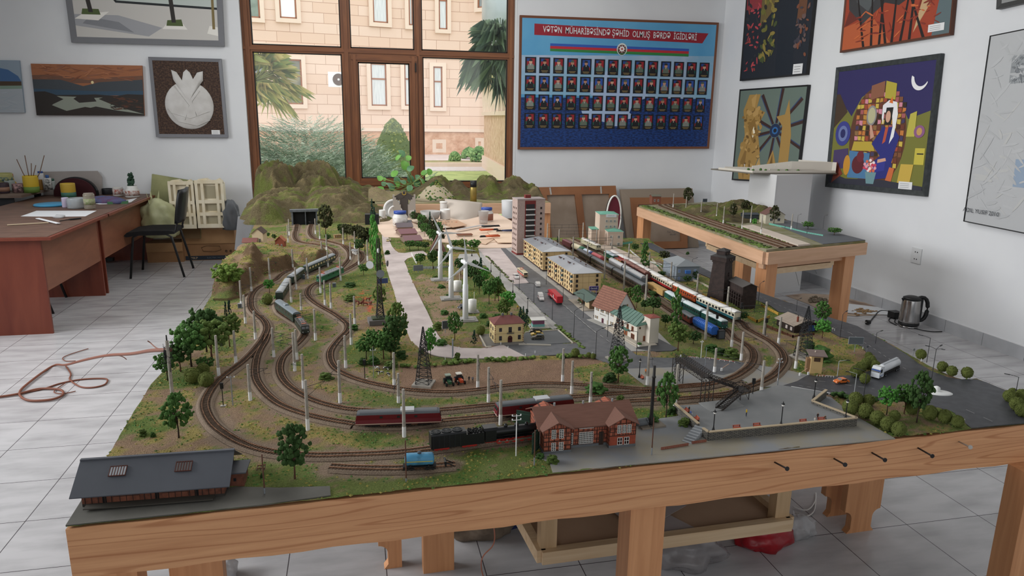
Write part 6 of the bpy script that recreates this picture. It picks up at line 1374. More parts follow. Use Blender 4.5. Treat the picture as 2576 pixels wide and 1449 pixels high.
coach((725,722),(703,757),'green silver roofed coach at the sharpest bend of the curved train',dg,'a3a8ac',nwin=7,group=G1)
s=coach((702,779),(748,813),'dark green leading coach with grey roof and raised end','2d3a30','737c82',nwin=6,group=G1);MB().prism([(-.010,0),(.010,0),(.007,.006),(-.007,.006)],-.012,.012,M('737c82',.5)).build('roof_hump',s,loc=(.11,0,.047))
def pantograph(root,x,z,mt):
 b=MB();h=.010
 b.tube([(-.008,-.007,0),(.006,-.007,h*.5),(-.004,-.006,h)],.0006,mt,4).tube([(-.008,.007,0),(.006,.007,h*.5),(-.004,.006,h)],.0006,mt,4).beam((-.004,-.012,h),(-.004,.012,h),.0014,.001,mt).beam((-.002,-.012,h),(-.002,.012,h),.0014,.001,mt).box((-.004,0,0),(.014,.018,.0012),mt)
 b.build('pantograph',root,loc=(x,0,z))
def loco(p0,p1,lab,body,roof,hw=.017,zw=.038,zr=.046,band=None,nwin=4,pan=None,cant=.004,name='locomotive',cat='locomotive',bogn=2,front='f',nose=None,cream=None,detail=None,box=None):
 a,r,L=axle(p0,p1);s=thing(name,lab,cat,a,r);bm=M(body,.4);rm=M(roof,.5,c2=None);z0=.009;c_=cant
 V=[];
 b=MB();b.add([(c_*.2,-hw,z0),(L-c_*.2,-hw,z0),(L-c_*.2,hw,z0),(c_*.2,hw,z0),(c_*.2,-hw*.9,z0+.014),(L-c_*.2,-hw*.9,z0+.014),(L-c_*.2,hw*.9,z0+.014),(c_*.2,hw*.9,z0+.014),(c_,-hw,zw),(L-c_,-hw,zw),(L-c_,hw,zw),(c_,hw,zw)],
   [(3,2,1,0),(0,1,5,4),(1,2,6,5),(2,3,7,6),(3,0,4,7),(4,5,9,8),(5,6,10,9),(6,7,11,10),(7,4,8,11),(8,9,10,11)],bm)
 b.v[-12:]=[(x,y if abs(y)>.0001 else y,z) for x,y,z in b.v[-12:]];b.build('body',s)
 n=8;arc=[(hw*math.cos(t),(zr-zw)*math.sin(t)) for t in [math.pi*k/n for k in range(n+1)]];b=MB();V=[]
 for x,q in((c_*.9,.6),(c_*2.2,1),(L-c_*2.2,1),(L-c_*.9,.6)): V+=[(x,y*(.96 if q<1 else 1),zw+z*q) for y,z in arc]
 m=n+1;b.add(V,[(i*m+k,i*m+k+1,(i+1)*m+k+1,(i+1)*m+k) for i in range(3) for k in range(n)]+[tuple(range(m)),tuple(range(3*m,4*m))[::-1]]+[(i*m,(i+1)*m,(i+1)*m+n,i*m+n) for i in range(3)],rm);b.build('roof',s)
 gm=gdark
 for e in(-1,1):
  for i in range(nwin): MB().bx(-.004,.004,-.0004,.0003,0,.006,gm).build('side_window',s,loc=(L*(.3+.4*i/max(1,nwin-1)),e*(hw+.0003),.028))
 for x,e in((c_*.55,-1),(L-c_*.55,1)):
  for y in(-.0075,.0075):
   o=MB().box((0,0,0),(.0008,.0115,.0085),gm).build('windscreen',s,loc=(x-e*0+e*.0009,y,.0305));o.rotation_euler.y=-e*.25
  MB().cyl((x-e*.002+e*.002,-.010,.014),(x+e*.0035,-.010,.014),.0016,.0016,whitep,8).build('headlight',s);MB().cyl((x,.010,.014),(x+e*.0035,.010,.014),.0016,.0016,whitep,8).build('headlight',s)
 if band: MB().bx(.001,L-.001,-hw-.0006,hw+.0006,.0105,.0125,M(band,.5)).build('stripe',s,'pale waist stripe')
 if box: MB().bx(L*box[0],L*box[1],-hw*.8,hw*.8,zr-.009,zr+.002,M('b9bcbe',.5)).build('roof_panel',s,'silver roof panel')
 if detail:
  b=MB();
  for i in range(detail): b.cyl((L*(.15+.7*i/detail),0,zr-.001),(L*(.15+.7*i/detail),0,zr+.0015),.005,.005,M('3c3e40',.6),12)
  b.build('roof_vents',s)
 if pan:
  for x in(.16,.84): pantograph(s,L*x,zr+.0005,M(pan,.4))
  b=MB()
  for y in(-.006,.006): b.tube([(L*.25,y,zr+.002),(L*.75,y,zr+.002)],.0007,M('8d8f92',.4),4)
  for k in range(5): b.box((L*(.3+.1*k),0,zr+.001),(.006,.014,.003),M('8b9094',.5))
  b.build('roof_equipment',s)
 MB().bx(L*.36,L*.64,-.013,.013,.0025,z0,und).bx(.004,L-.004,-.009,.009,z0-.003,z0,und).bx(-.004,.004,-.0015,.0015,.007,.0095,und).bx(L-.004,L+.004,-.0015,.0015,.007,.0095,und).build('underframe',s)
 bogie(s,L*.2,n=bogn,sp=.0115);bogie(s,L*.8,n=bogn,sp=.0115);return s
s=loco((752,819),(769,843),'dark green electric locomotive leading the curved train','2a2f28','34332f',pan='a8614a',nwin=2,zw=.036,zr=.041);
loco((859,689),(803,713),'bright green electric locomotive with grey roof and red pantographs','2c6b4c','8e9396',pan='c23a3a',nwin=3)
loco((895,1071),(1111,1063),'left dark red diesel locomotive with grey roof and silver roof panel','6f1c26','565a5e',band='c9b7a2',nwin=3,box=(.52,.68),detail=None,bogn=3,cant=.006,hw=.0175)
loco((1245,1050),(1440,1028),'right dark red diesel locomotive with grey roof, behind the engine shed','6f1c26','565a5e',band='c9b7a2',nwin=4,box=(.50,.68),bogn=3,cant=.006,hw=.0175)
# steam locomotive
a,r,L=axle((1082,1132),(1215,1116));s=thing('tender','large black condensing tender with three round roof fans behind the steam locomotive','tender',a,r);bk2=M('17181a',.4)
MB().bx(0,L*.66,-.017,.017,.010,.045,bk2).bx(L*.66,L,-.0165,.0165,.010,.040,bk2).build('body',s);MB().prism([(-.017,.045),(.017,.045),(.0135,.049),(-.0135,.049)],0,L*.66,M('222426',.5)).build('roof',s)
for k in range(3):
 b=MB();x=L*(.11+.2*k);b.cyl((x,0,.049),(x,0,.0505),.0125,.0125,M('0f1011',.5),24)
 for i in range(6): t=i*math.pi/6;b.beam((x-.0125*math.cos(t),-.0125*math.sin(t),.0512),(x+.0125*math.cos(t),.0125*math.sin(t),.0512),.0008,.0006,M('35383b',.5))
 b.tube([(x+.0125*math.cos(t),.0125*math.sin(t),.051) for t in [2*math.pi*i/24 for i in range(24)]],.0008,M('35383b',.5),5,True);b.build('roof_fan',s)
b=MB()
for k in range(6): x=L*(.04+.1*k);b.bx(x,x+.0008,-.0178,-.017,.012,.044,M('303336',.5))
b.build('side_ribs',s);rs=random.Random(1);b=MB()
for i in range(60): b.ico((L*rs.uniform(.7,.96),rs.uniform(-.012,.012),.041+rs.random()*.004),.0028,M('101010',.7),1,(1,1,1),.4,rs)
tag(b.build('coal',s),kind='stuff')
rr=M('b02a22',.5)
for x in(.2,.72): bogie(s,L*x,n=3,wm=rr,sp=.0125);MB().bx(L*x-.02,L*x+.02,-.013,-.0126,.004,.0085,rr).build('red_bogie_frame',s,'red bogie frame')
a,r,L=axle((1217,1116),(1338,1101));s=thing('steam_locomotive','black steam locomotive with red wheels heading into the engine shed','locomotive',a,r)
L=.17
MB().bx(0,.030,-.017,.017,.012,.045,bk2).prism([(-.0185,.044),(.0185,.044),(.013,.0495),(-.013,.0495)],-.003,.034,bk2).build('cab',s)
MB().cyl((.030,0,.0315),(.155,0,.0315),.0125,.0115,bk2,24).cyl((.155,0,.0315),(.160,0,.0315),.0115,.008,bk2,24).build('boiler',s)
b=MB()
for x,rr_,h in((.06,.005,.012),(.09,.006,.011),(.118,.0045,.010)): b.lathe([(rr_,0),(rr_,h*.6),(rr_*.6,h*.9),(0,h)],bk2,14,c=(x,0,.040))
b.build('steam_domes',s);MB().cyl((.146,0,.042),(.146,0,.054),.0035,.0042,bk2,14).build('funnel',s);MB().bx(.03,.158,-.016,.016,.0165,.018,bk2).build('running_board',s)
MB().bx(.002,.165,-.0105,.0105,.007,.012,rr).build('red_frame',s,'red locomotive frame')
for i in range(5): MB().cyl((.040+i*.021,-.0105,.0085),(.040+i*.021,-.0085,.0085),.0085,.0085,rr,20).cyl((.040+i*.021,.0085,.0085),(.040+i*.021,.0105,.0085),.0085,.0085,rr,20).cyl((.040+i*.021,-.0112,.0085),(.040+i*.021,-.0104,.0085),.0022,.0022,M('b9b5b0',.3,.8),8).build('driving_wheel',s,'red spoked driving wheel')
MB().beam((.035,-.0118,.0065),(.13,-.0118,.0065),.0012,.0018,M('b9b5b0',.3,.8)).beam((.08,-.0128,.0085),(.150,-.0128,.0115),.0012,.0016,M('b9b5b0',.3,.8)).build('coupling_rod',s);MB().bx(.145,.16,-.016,-.011,.007,.015,bk2).bx(.145,.16,.011,.016,.007,.015,bk2).build('cylinder_block',s)
# tank wagons
def tankwag(p0,p1,lab,col,band=None,dome=True,end=None,fr_='1f1d1c',R=.0155,c2=None,mid=None):
 a,r,L=axle(p0,p1);s=thing('tank_wagon',lab,'railway wagon',a,r);m=M(col,.45,c2=c2,ns=45,lo=.5,hi=.75);z=.011+R
 n=20
 prof=[(0,.004)]+[(R*math.sin(t),.004+R*.35*(1-math.cos(t))) for t in [.3,.7,1.1,1.5]]+[(R,L*.3),(R,L*.7)]+[(R*math.sin(t),L-.004-R*.35*(1-math.cos(t))) for t in [1.5,1.1,.7,.3]]+[(0,L-.004)]
 b=MB();b.lathe(prof,m,n);b.v=[(q[2],q[0],z+q[1]) for q in b.v];b.build('tank_body',s)
 if end:
  b=MB();b.lathe([(R*1.01,L*end[1]),(R*1.01,L*end[2])],M(end[0],.45),n);b.v=[(q[2],q[0],z+q[1]) for q in b.v];b.build('painted_end',s,end[3])
 if band: MB().bx(.008,L-.008,-R-.0006,R+.0006,z-.001,z+.0008,M(band,.5)).build('stripe',s,'thin yellow stripe')
 if dome: MB().lathe([(.005,0),(.005,.004),(.0035,.0055),(0,.006)],M('4a4f55',.5),14,c=(L/2,0,z+R-.001)).build('dome',s)
 MB().bx(0,L,-.011,.011,.0085,.011,M(fr_,.8)).bx(L*.2,L*.25,-.012,.012,.011,z,und).bx(L*.75,L*.8,-.012,.012,.011,z,und).build('underframe',s);bogie(s,L*.18);bogie(s,L*.82);return s
tankwag((1014,1180),(1097,1176),'light blue weathered tank wagon on the front siding','4d90b4',band='c9b84a',c2='2c5266')
tankwag((1442,628),(1469,640),'cream tank wagon with green end near the tower block','d8cfb0',end=('2f6d50',.72,1.0,'green tank end'),dome=False,R=.018)
tankwag((1470,641),(1490,651),'pale blue white tank wagon in the yard behind the grey coaches','c3cfdd',end=('2b3f74',.8,1.0,'dark blue tank end'),dome=False,R=.017)
tankwag((1491,651),(1515,663),'red tank wagon pair behind the grey coaches','b3555a',dome=False,R=.017)
# yard
GC='grey coaches beside the apartment blocks'
for i,(p0,p1) in enumerate((((1456,643),(1490,663)),((1492,664),(1545,694)),((1547,695),(1622,738)))):
 coach(p0,p1,('farthest','middle','nearest')[i]+' of the three dark grey coaches beside the apartment blocks','4c3f3c','5d6063',nwin=12,group=GC,stripe='a98673',hw=.0165)
coach((1537,669),(1569,688),'far silver roofed covered wagon in the middle of the yard','8c8a88','b3b3b4',name='covered_wagon',cat='railway wagon',win=False,zr=.052,roofvent=True);coach((1571,689),(1620,718),'near silver roofed covered wagon with domed end','6f777d','a8a8a8',name='covered_wagon',cat='railway wagon',win=False,zr=.053,roofvent=True)
coach((1419,616),(1441,627),'maroon covered wagon at the far end of the yard','4f2429','6a3d40',name='covered_wagon',cat='railway wagon',win=False,zw=.038,zr=.045)
loco((1466,613),(1506,632),'cream and green electric locomotive in front of the station building','cfc7a8','d4d0c8',pan='6a3a34',nwin=4)
loco((1524,647),(1548,660),'green diesel locomotive with silver roof beside the station platform','1f5a44','a6b0b5',nwin=3,band='c7b24a')
loco((1550,661),(1568,670),'small yellow and red shunter in the yard','c9992c','8a3a30',nwin=2,zw=.032,zr=.036)
coach((1572,672),(1628,706),'red brown covered wagon beside the cream coaches','5c3230','7d5248',name='covered_wagon',cat='railway wagon',win=False,zr=.050)
PC_='cream and red coaches on the outer yard track'
coach((1540,647),(1583,671),'farthest coach with white roof on the outer yard track','a83a34','cdc8c4',nwin=10,group=PC_,skirt='cfc3a8');coach((1585,672),(1636,701),'cream coach with red lower panel behind the red brown wagon','d8ccb0','d5d1cc',nwin=10,group=PC_,skirt='a32a2c')
coach((1638,702),(1696,734),'cream coach with bright red lower panel behind the tan container','dccfb2','d8d4cf',nwin=11,group=PC_,skirt='b02a2c');coach((1698,735),(1756,764),'orange coach with white roof in the outer train','b5532c','d8d6d2',nwin=11,group=PC_,glass=M('4a2a20',.4));coach((1758,765),(1855,809),'cream and blue nearest coach of the outer train','ddd6bf','dcdad6',nwin=12,group=PC_,skirt='2b6d78')
# tan container flat
a,r,L=axle((1633,727),(1674,750));s=thing('container_wagon','tan container on a black flat wagon in the yard','railway wagon',a,r);MB().bx(0,L,-.0135,.0135,.0085,.0105,und).build('flat_bed',s);MB().bx(.004,L-.004,-.0145,.0145,.0105,.040,M('bd995f',.7,c2='a98650',ns=30)).build('container',s);bogie(s,L*.18);bogie(s,L*.82)
text_mesh('CONTRANS',.008,M('4a3522',.7),s,'lettering',(L*.5,-.0148,.026),ext=.0001)
loco((1678,752),(1722,780),'green locomotive with white roof at the head of the green train','28584a','c3cdcf',nwin=4,band='b5a13e');coach((1724,781),(1768,804),'dark green coach with white roof in the green train','24524a','ccd6d8',nwin=9,zr=.05);loco((1770,805),(1822,831),'green and white railcar end with yellow nose line beside the blue hopper','1f4f46','cfd9da',nwin=5,band='b5872e')
coach((1717,801),(1744,818),'red brown brake van behind the blue hopper wagon','6b2f28','5a6064',name='brake_van',cat='railway wagon',nwin=3,zw=.034,zr=.040)
a,r,L=axle((1750,821),(1797,847));s=thing('hopper_wagon','bright blue ribbed hopper wagon in the yard','railway wagon',a,r);hb_=M('2a5fb0',.45)
MB().prism([(-.010,.009),(.010,.009),(.0165,.022),(.0165,.036),(.010,.043),(-.010,.043),(-.0165,.036),(-.0165,.022)],0,L,hb_).build('body',s)
b=MB()
for k in range(12): x=L*(k+.3)/12;b.prism([(-.011,.012),(-.0175,.022),(-.0175,.036),(-.0105,.044),(.0105,.044),(.0175,.036),(.0175,.022),(.011,.012)],x,x+.0012,hb_)
b.build('ribs',s);MB().bx(0,L,-.011,.011,.0065,.009,und).build('underframe',s);bogie(s,L*.16);bogie(s,L*.84)
a=at(1131,1170,T+.005);s=thing('buffer_stop','black buffer stop at the end of the siding right of the blue tank wagon','buffer stop',(a.x,a.y,T),-.05)
MB().beam((-.010,-.008,.016),(.014,-.008,.005),.002,.002,blk).beam((-.010,.008,.016),(.014,.008,.005),.002,.002,blk).bx(-.012,-.008,-.009,-.006,.004,.020,blk).bx(-.012,-.008,.006,.009,.004,.020,blk).build('frame',s);MB().bx(-.0135,-.010,-.013,.013,.016,.021,blk).build('buffer_beam',s)
# road vehicles
def vehicle(name,cat,p0,p1,lab,prof,W,col,glassp=None,wheels=(.18,.8),wr=.0036,extra=None,z=T+.002,L=None,roofc=None):
 """p0 rear, p1 front on the ground; prof = side outline in lengths/heights"""
 a=at(*p0,z);b=at(*p1,z);d=(b-a);L=L or d.length;s=thing(name,lab,cat,a,math.atan2(d.y,d.x));m=M(col,.3,coat=.5) if col else None
 bb_=MB();bb_.prism([(x*L,zz) for x,zz in prof],-W/2,W/2,m,axis='y');bb_.build('body',s)
 for i,(x0,x1,z0,z1) in enumerate(glassp or ()):
  for e in(-1,1): MB().bx(x0*L,x1*L,-.0003,.0003,z0,z1,gdark).build('side_window',s,loc=(0,e*(W/2+.0002),0))
 wm=MB().cyl((0,-.0012,0),(0,.0012,0),wr,wr,M('17171a',.7),14).cyl((0,-.0014,0),(0,.0014,0),wr*.5,wr*.5,M('a8abb0',.3,.6),10).mesh('wheel')
 for x in wheels:
  for e in(-1,1): o=D.objects.new('wheel',wm);COL.objects.link(o);o.parent=s;o.location=(x*L,e*(W/2-.0008),wr)
 return s,L,W
CAR=[(0,.003),(0,.0085),(.12,.0100),(.24,.0155),(.58,.0160),(.74,.0105),(.97,.0085),(1,.003)]
def car(p0,p1,lab,col,prof=CAR,W=.0195,L=.050,name='model_car'):
 s,L,W=vehicle(name,'car',p0,p1,lab,prof,W,col,((.22,.40,.0103,.0145),(.42,.62,.0103,.0148)),L=L)
 for x0,x1,z0,z1 in((.585,.735,.0158,.0108),(.13,.235,.0106,.0152)): MB().add([(x0*L,-W*.42,z0),(x1*L,-W*.42,z1),(x1*L,W*.42,z1),(x0*L,W*.42,z0)],[(0,1,2,3)],gdark).build('windscreen',s,loc=(0,0,.0005))
 for y in(-W*.35,W*.35): MB().box((L*.995,y,.0065),(.001,.004,.002),whitep).build('headlight',s)
 return s
car((2132,961),(2086,965),'bright orange saloon car on the road by the level crossing','e8762a')
car((1173,772),(1144,780),'black car with pale roof parked beside the fuel tank','2a2e36',[(0,.003),(0,.0085),(.05,.0180),(.6,.0180),(.72,.0110),(.97,.0095),(1,.003)])
car((1368,852),(1340,853),'olive green off road vehicle parked at the near side of the parking bay','5a5648',[(0,.004),(0,.0105),(.06,.0185),(.55,.0185),(.64,.0115),(.97,.0105),(1,.004)])
car((1366,843),(1340,844),'yellow car in the parking bay','d8b54a');car((1362,835),(1340,836),'dark grey car farthest in the parking bay','2d2f2c')
car((976,605),(975,612),'farther pale yellow car on the concrete road','c9b06a',L=.045);
car((980,604),(979,618),'beige car on the concrete road beside the far sheds','d0b98a',L=.045);
BUS=[(0,.004),(0,.026),(.03,.029),(.95,.029),(.99,.025),(1,.016),(1,.004)]
s,L,W=vehicle('model_tram','tram',(1306,685),(1322,698),'red and cream tram with red roof collector on the avenue',BUS,.024,'ddd0ac',tuple((.06+.11*i,.14+.11*i,.017,.025) for i in range(8)),L=.14)
MB().bx(0,L,-W/2-.0003,W/2+.0003,.006,.014,M('b52a28',.4)).build('lower_panel',s,'red lower panel');MB().box((L+.0003,0,.021),(.0006,W*.8,.009),gdark).build('windscreen',s);pantograph(s,L*.4,.029,M('c04040',.5));MB().bx(.004,L-.004,-.008,.008,.0,.006,und).build('underframe',s)
VAN=[(0,.003),(0,.021),(.55,.021),(.72,.014),(.98,.011),(1,.003)]
def van(p0,p1,lab,prof,L,red=True,nm='model_van'):
 s,L,W=vehicle(nm,'van',p0,p1,lab,prof,.022,'e2e0dc',((.1,.3,.012,.017),(.35,.52,.012,.017)),L=L)
 if red: MB().bx(.02*L,.9*L,-W/2-.0003,W/2+.0003,.0085,.010,M('b03030',.5)).build('stripe',s,'red side stripe')
 MB().add([(.56*L,-W*.42,.0207),(.72*L,-W*.42,.0145),(.72*L,W*.42,.0145),(.56*L,W*.42,.0207)],[(0,1,2,3)],gdark).build('windscreen',s,loc=(.0006,0,.0004));return s
van((1297,697),(1308,710),'white ambulance van with red stripe behind the first lamp post',VAN,.058);van((1354,722),(1345,703),'white rounded delivery van driving up the avenue',[(0,.003),(0,.016),(.1,.022),(.6,.022),(.75,.014),(.97,.012),(1,.003)],.058,False)
s=van((1358,748),(1367,765),'white bonneted post truck in front of the red articulated truck',[(0,.004),(0,.027),(.52,.027),(.54,.022),(.64,.022),(.72,.014),(.98,.012),(1,.004)],.075,True,'model_truck')
# red articulated truck
s,L,W=vehicle('articulated_truck','truck',(1408,768),(1371,730),'red articulated truck with long red box trailer on the avenue',[(.84,.005),(.84,.034),(.97,.034),(1,.028),(1,.005)],.026,'b3202a',((.92,.98,.020,.029),),wheels=(.08,.16,.24,.72,.78,.93),wr=.0045,L=.19)
MB().bx(0,.80*L,-.0135,.0135,.011,.042,M('b8202b',.4)).build('trailer_box',s,'red trailer box');MB().bx(0,.84*L,-.008,.008,.006,.011,und).build('chassis',s);b=MB();b.bx(.1*L,.7*L,-.0139,-.0135,.018,.020,whitep).bx(.1*L,.7*L,.0135,.0139,.018,.020,whitep).bx(.35*L,.42*L,-.0139,-.0135,.018,.034,whitep).bx(.35*L,.42*L,.0135,.0139,.018,.034,whitep);b.build('white_lettering_band',s)
# tanker truck
s,L,W=vehicle('tanker_truck','truck',(2256,926),(2168,968),'white tanker truck with blue trimmed cab on the outer road',[(.80,.005),(.80,.040),(.95,.043),(.985,.036),(1,.018),(1,.005)],.028,'dfe3e8',((.88,.96,.022,.034),),wheels=(.08,.15,.22,.70,.93),wr=.0052,L=.175)
b=MB();R=.0145;b.lathe([(0,0),(R*.8,.001),(R,.004),(R,.72*L-.004),(R*.8,.72*L),(0,.72*L+.001)],M('dadde1',.25),24);b.v=[(q[2]+.03*L,q[0],.026+q[1]) for q in b.v];b.build('tank_body',s);MB().bx(.05*L,.72*L,-.004,.004,.040,.0425,M('aeb3b8',.4)).build('roof_walkway',s);MB().bx(0,.86*L,-.009,.009,.0065,.0125,und).build('chassis',s)
MB().box((L*.97,0,.031),(.010,W*1.02,.0035),M('3a5fb0',.4)).box((L*.9,0,.012),(.03,W*1.01,.002),M('3a5fb0',.4)).build('blue_trim',s,'blue trim');MB().box((L*.988,0,.0285),(.004,W*.9,.010),gdark,rot=(0,-.35,0)).build('windscreen',s);MB().box((L*.35,-R-.0002,.027),(.012,.0006,.008),M('a02830',.5)).box((L*.25,-R-.0002,.027),(.016,.0006,.009),M('4a4e54',.5)).build('side_emblem',s,'red emblem and dark plate')
# tractors
def tractor(px,py,lab,col,cab,rz):
 a=at(px,py);s=thing('model_tractor',lab,'tractor',a,rz);MB().bx(.0,.026,-.005,.005,.008,.017,M(col,.4)).build('bonnet',s);MB().bx(-.014,.001,-.008,.008,.009,.028,M('22282c',.3)).bx(-.016,.003,-.009,.009,.028,.031,M(cab,.5)).build('cab',s)
 for x,r in((-.008,.0095),(.020,.006)):
  for e in(-1,1): MB().cyl((x,e*.009,r),(x,e*.014,r),r,r,M('1c1b1a',.8),18).cyl((x,e*.0089,r),(x,e*.0143,r),r*.5,r*.5,M(col,.5),12).build('wheel',s)
tractor(1128,966,'green tractor in the ploughed field','2f5a3c','8d9a8a',-1.45);tractor(1156,962,'red and white tractor in the ploughed field','c8502e','d8d2c6',-1.4)
# animals
def animal(px,py,h,L,lab,cat,cols,rz,legw=.0013,head=.0):
 b=at(px,py);rs=random.Random(px);V=[];E=[];R=[]
 def ch(pts,par=None):
  i0=par
  for p in pts:
   V.append(p[:3]);R.append(p[3]);i=len(V)-1
   if i0 is not None:E.append((i0,i))
   i0=i
  return i0
 k=L/2
 r0=ch([(0,0,h*.72,h*.19)]);fr_=ch([(k*.7,0,h*.74,h*.18)],r0);ch([(k*1.15,0,h*(.9+head),h*.1),(k*1.4,0,h*(.98+head),h*.085),(k*1.75,0,h*(.84+head),h*.055)],fr_);bk_=ch([(-k*.75,0,h*.76,h*.17)],r0);ch([(-k*1.05,0,h*.7,h*.03),(-k*1.1,0,h*.4,h*.02)],bk_)
 for e in(-1,1): ch([(k*.75,e*h*.11,h*.5,h*.07),(k*.78,e*h*.12,h*.26,h*.045),(k*.74,e*h*.12,.0006,h*.045)],fr_);ch([(-k*.8,e*h*.11,h*.5,h*.08),(-k*.95,e*h*.12,h*.28,h*.045),(-k*.85,e*h*.12,.0006,h*.045)],bk_)
 me=D.meshes.new(cat);me.from_pydata(V,E,[]);o=D.objects.new('model_'+cat,me);COL.objects.link(o);o.modifiers.new('s','SKIN')
 for i,r in enumerate(R): me.skin_vertices[0].data[i].radius=(r,r)
 me.skin_vertices[0].data[0].use_root=True;q=o.modifiers.new('u','SUBSURF');q.levels=1;q.render_levels=1
 dg=bpy.context.evaluated_depsgraph_get();m2=D.meshes.new_from_object(o.evaluated_get(dg));o.modifiers.clear();o.data=m2;m2.materials.append(cols)
 for p in m2.polygons:p.use_smooth=True
 o.location=b;o.rotation_euler.z=rz;return tag(o,lab,cat,group=cat+'s on the model meadow')
cw=M('e4e2de',.8,c2='161514',ns=170,lo=.45,hi=.47,det=1)
for i,(px,py,rz,w_) in enumerate(((949,932,2.4,'leftmost'),(958,944,3.3,'front left'),(971,933,-.5,'back right'),(977,948,-1.2,'front right'))): animal(px,py,.017,.021,w_+' of the black and white cows grazing beside the hedge','cow',cw,rz)
hr_=M('6b3226',.8)
for i,(px,py,rz,w_) in enumerate(((899,765,2.5,'leftmost'),(906,770,.5,'front left'),(914,762,1.4,'middle back'),(919,770,2.9,'middle front'),(926,758,-.6,'back right'),(932,768,-1.2,'rightmost'))): animal(px,py,.019,.022,w_+' of the reddish brown horses in the meadow by the radio mast','horse',hr_,rz,head=.18)
# ================= PICTURES ON THE WALLS =================
def bil(c,u,v): return c[3]*(1-u)*(1-v)+c[2]*u*(1-v)+c[1]*u*v+c[0]*(1-u)*v
def ell(cx,cy,rx,ry,n=20): return [(cx+rx*math.cos(2*math.pi*k/n),cy+ry*math.sin(2*math.pi*k/n)) for k in range(n)]
def painting(label,wall,cor,fw,fm,bg,shapes,card=None,name='painting',cat='painting',depth=.03,inner=None,text=None,bgm=None):
 f=(lambda p:aty(p[0],p[1],YB-depth-.002)) if wall=='B' else (lambda p:atx(p[0],p[1],XR-depth-.002))
 c=[f(p) for p in cor];n=Vector((0,-1,0)) if wall=='B' else Vector((-1,0,0));o=c[3].copy();c=[p-o for p in c]
 s=thing(name,label,cat,o);W=(c[2]-c[3]).length;H=(c[0]-c[3]).length;a=fw/W;b_=fw/H
 if fw:
  b=MB()
  for q in (((0,0),(1,0),(1-a,b_),(a,b_)),((1,0),(1,1),(1-a,1-b_),(1-a,b_)),((1,1),(0,1),(a,1-b_),(1-a,1-b_)),((0,1),(0,0),(a,b_),(a,1-b_))):
   P_=[bil(c,u,v)+n*(.008 if k<2 else .002) for k,(u,v) in enumerate(q)];b.add(P_+[p-n*(depth+.004 if 1 else 0) for p in P_],[(0,1,2,3),(7,6,5,4),(0,4,5,1),(1,5,6,2),(2,6,7,3),(3,7,4,0)],fm)
  b.build('frame',s)
 a2,b2=(a,b_) if fw else (0,0);g=lambda u,v:bil(c,a2+(1-2*a2)*u,b2+(1-2*b2)*v)
 b=MB();P_=[g(0,0),g(1,0),g(1,1),g(0,1)];m=bgm or M(bg,.7);b.add(P_+[p-n*depth for p in P_],[(0,1,2,3),(7,6,5,4),(0,4,5,1),(1,5,6,2),(2,6,7,3),(3,7,4,0)],m)
 for k,(col,pts) in enumerate(shapes):
  mm=col if not isinstance(col,str) else M(col,.6,c2=None)
  b.add([g(min(1,max(0,u)),min(1,max(0,v)))+n*(.0005+.000015*k) for u,v in pts],[tuple(range(len(pts)))],mm)
 b.build('canvas' if name=='painting' else 'printed_panel',s)
 if card:
  u,v=card;b=MB();K=.001+.000015*len(shapes)
  b.add([g(*q)+n*K for q in ((u,v),(u+.13,v),(u+.13,v+.06),(u,v+.06))],[(0,1,2,3)],M('dedfe0',.7))
  for k in range(3): b.add([g(*q)+n*(K+.0003) for q in ((u+.015,v+.012+.015*k),(u+.1,v+.012+.015*k),(u+.1,v+.015+.015*k),(u+.015,v+.015+.015*k))],[(0,1,2,3)],M('77777a',.7))
  b.build('caption_card',s,'small white caption card')
 return s,g,n,c
def strokes(cols,n,seed,x0=0,x1=1,y0=0,y1=1,w=.05,h=.03):
 rs=random.Random(seed);o=[];w*=.7;h*=.6
 for i in range(n*3):
  x,y=rs.uniform(x0,x1),rs.uniform(y0,y1);a=w*rs.uniform(.4,1.3);b=h*rs.uniform(.3,1);k=rs.gauss(0,.5)
  o.append((rs.choice(cols),[(x+a*math.cos(t)*math.cos(k)-b*math.sin(t)*math.sin(k),y+a*math.cos(t)*math.sin(k)+b*math.sin(t)*math.cos(k)) for t in (0,.9,1.6,2.5,3.3,4.2,5.3)]))
 return o
dkf=M('2b2c2c',.4);gyf=M('74757a',.4);brf=M('55301f',.5)
painting('small blue lake painting cut off at the left edge','B',[(-120,149),(48,152),(62,283),(-110,283)],0,None,'8b9aa8',[('a4abb2',[(0,0),(1,0),(1,.5),(0,.5)]),('7c9384',[(0,.43),(1,.46),(1,.52),(0,.5)]),('4a3a2a',[(0,.5),(1,.52),(1,.6),(.7,.62),(0,.6)]),('42648f',[(0,.6),(1,.6),(.96,.7),(.82,.82),(.66,.86),(.4,.9),(0,.8)])]+strokes(['9aa7b0','b3bac0'],14,3,.1,.9,.05,.4,.2,.01))
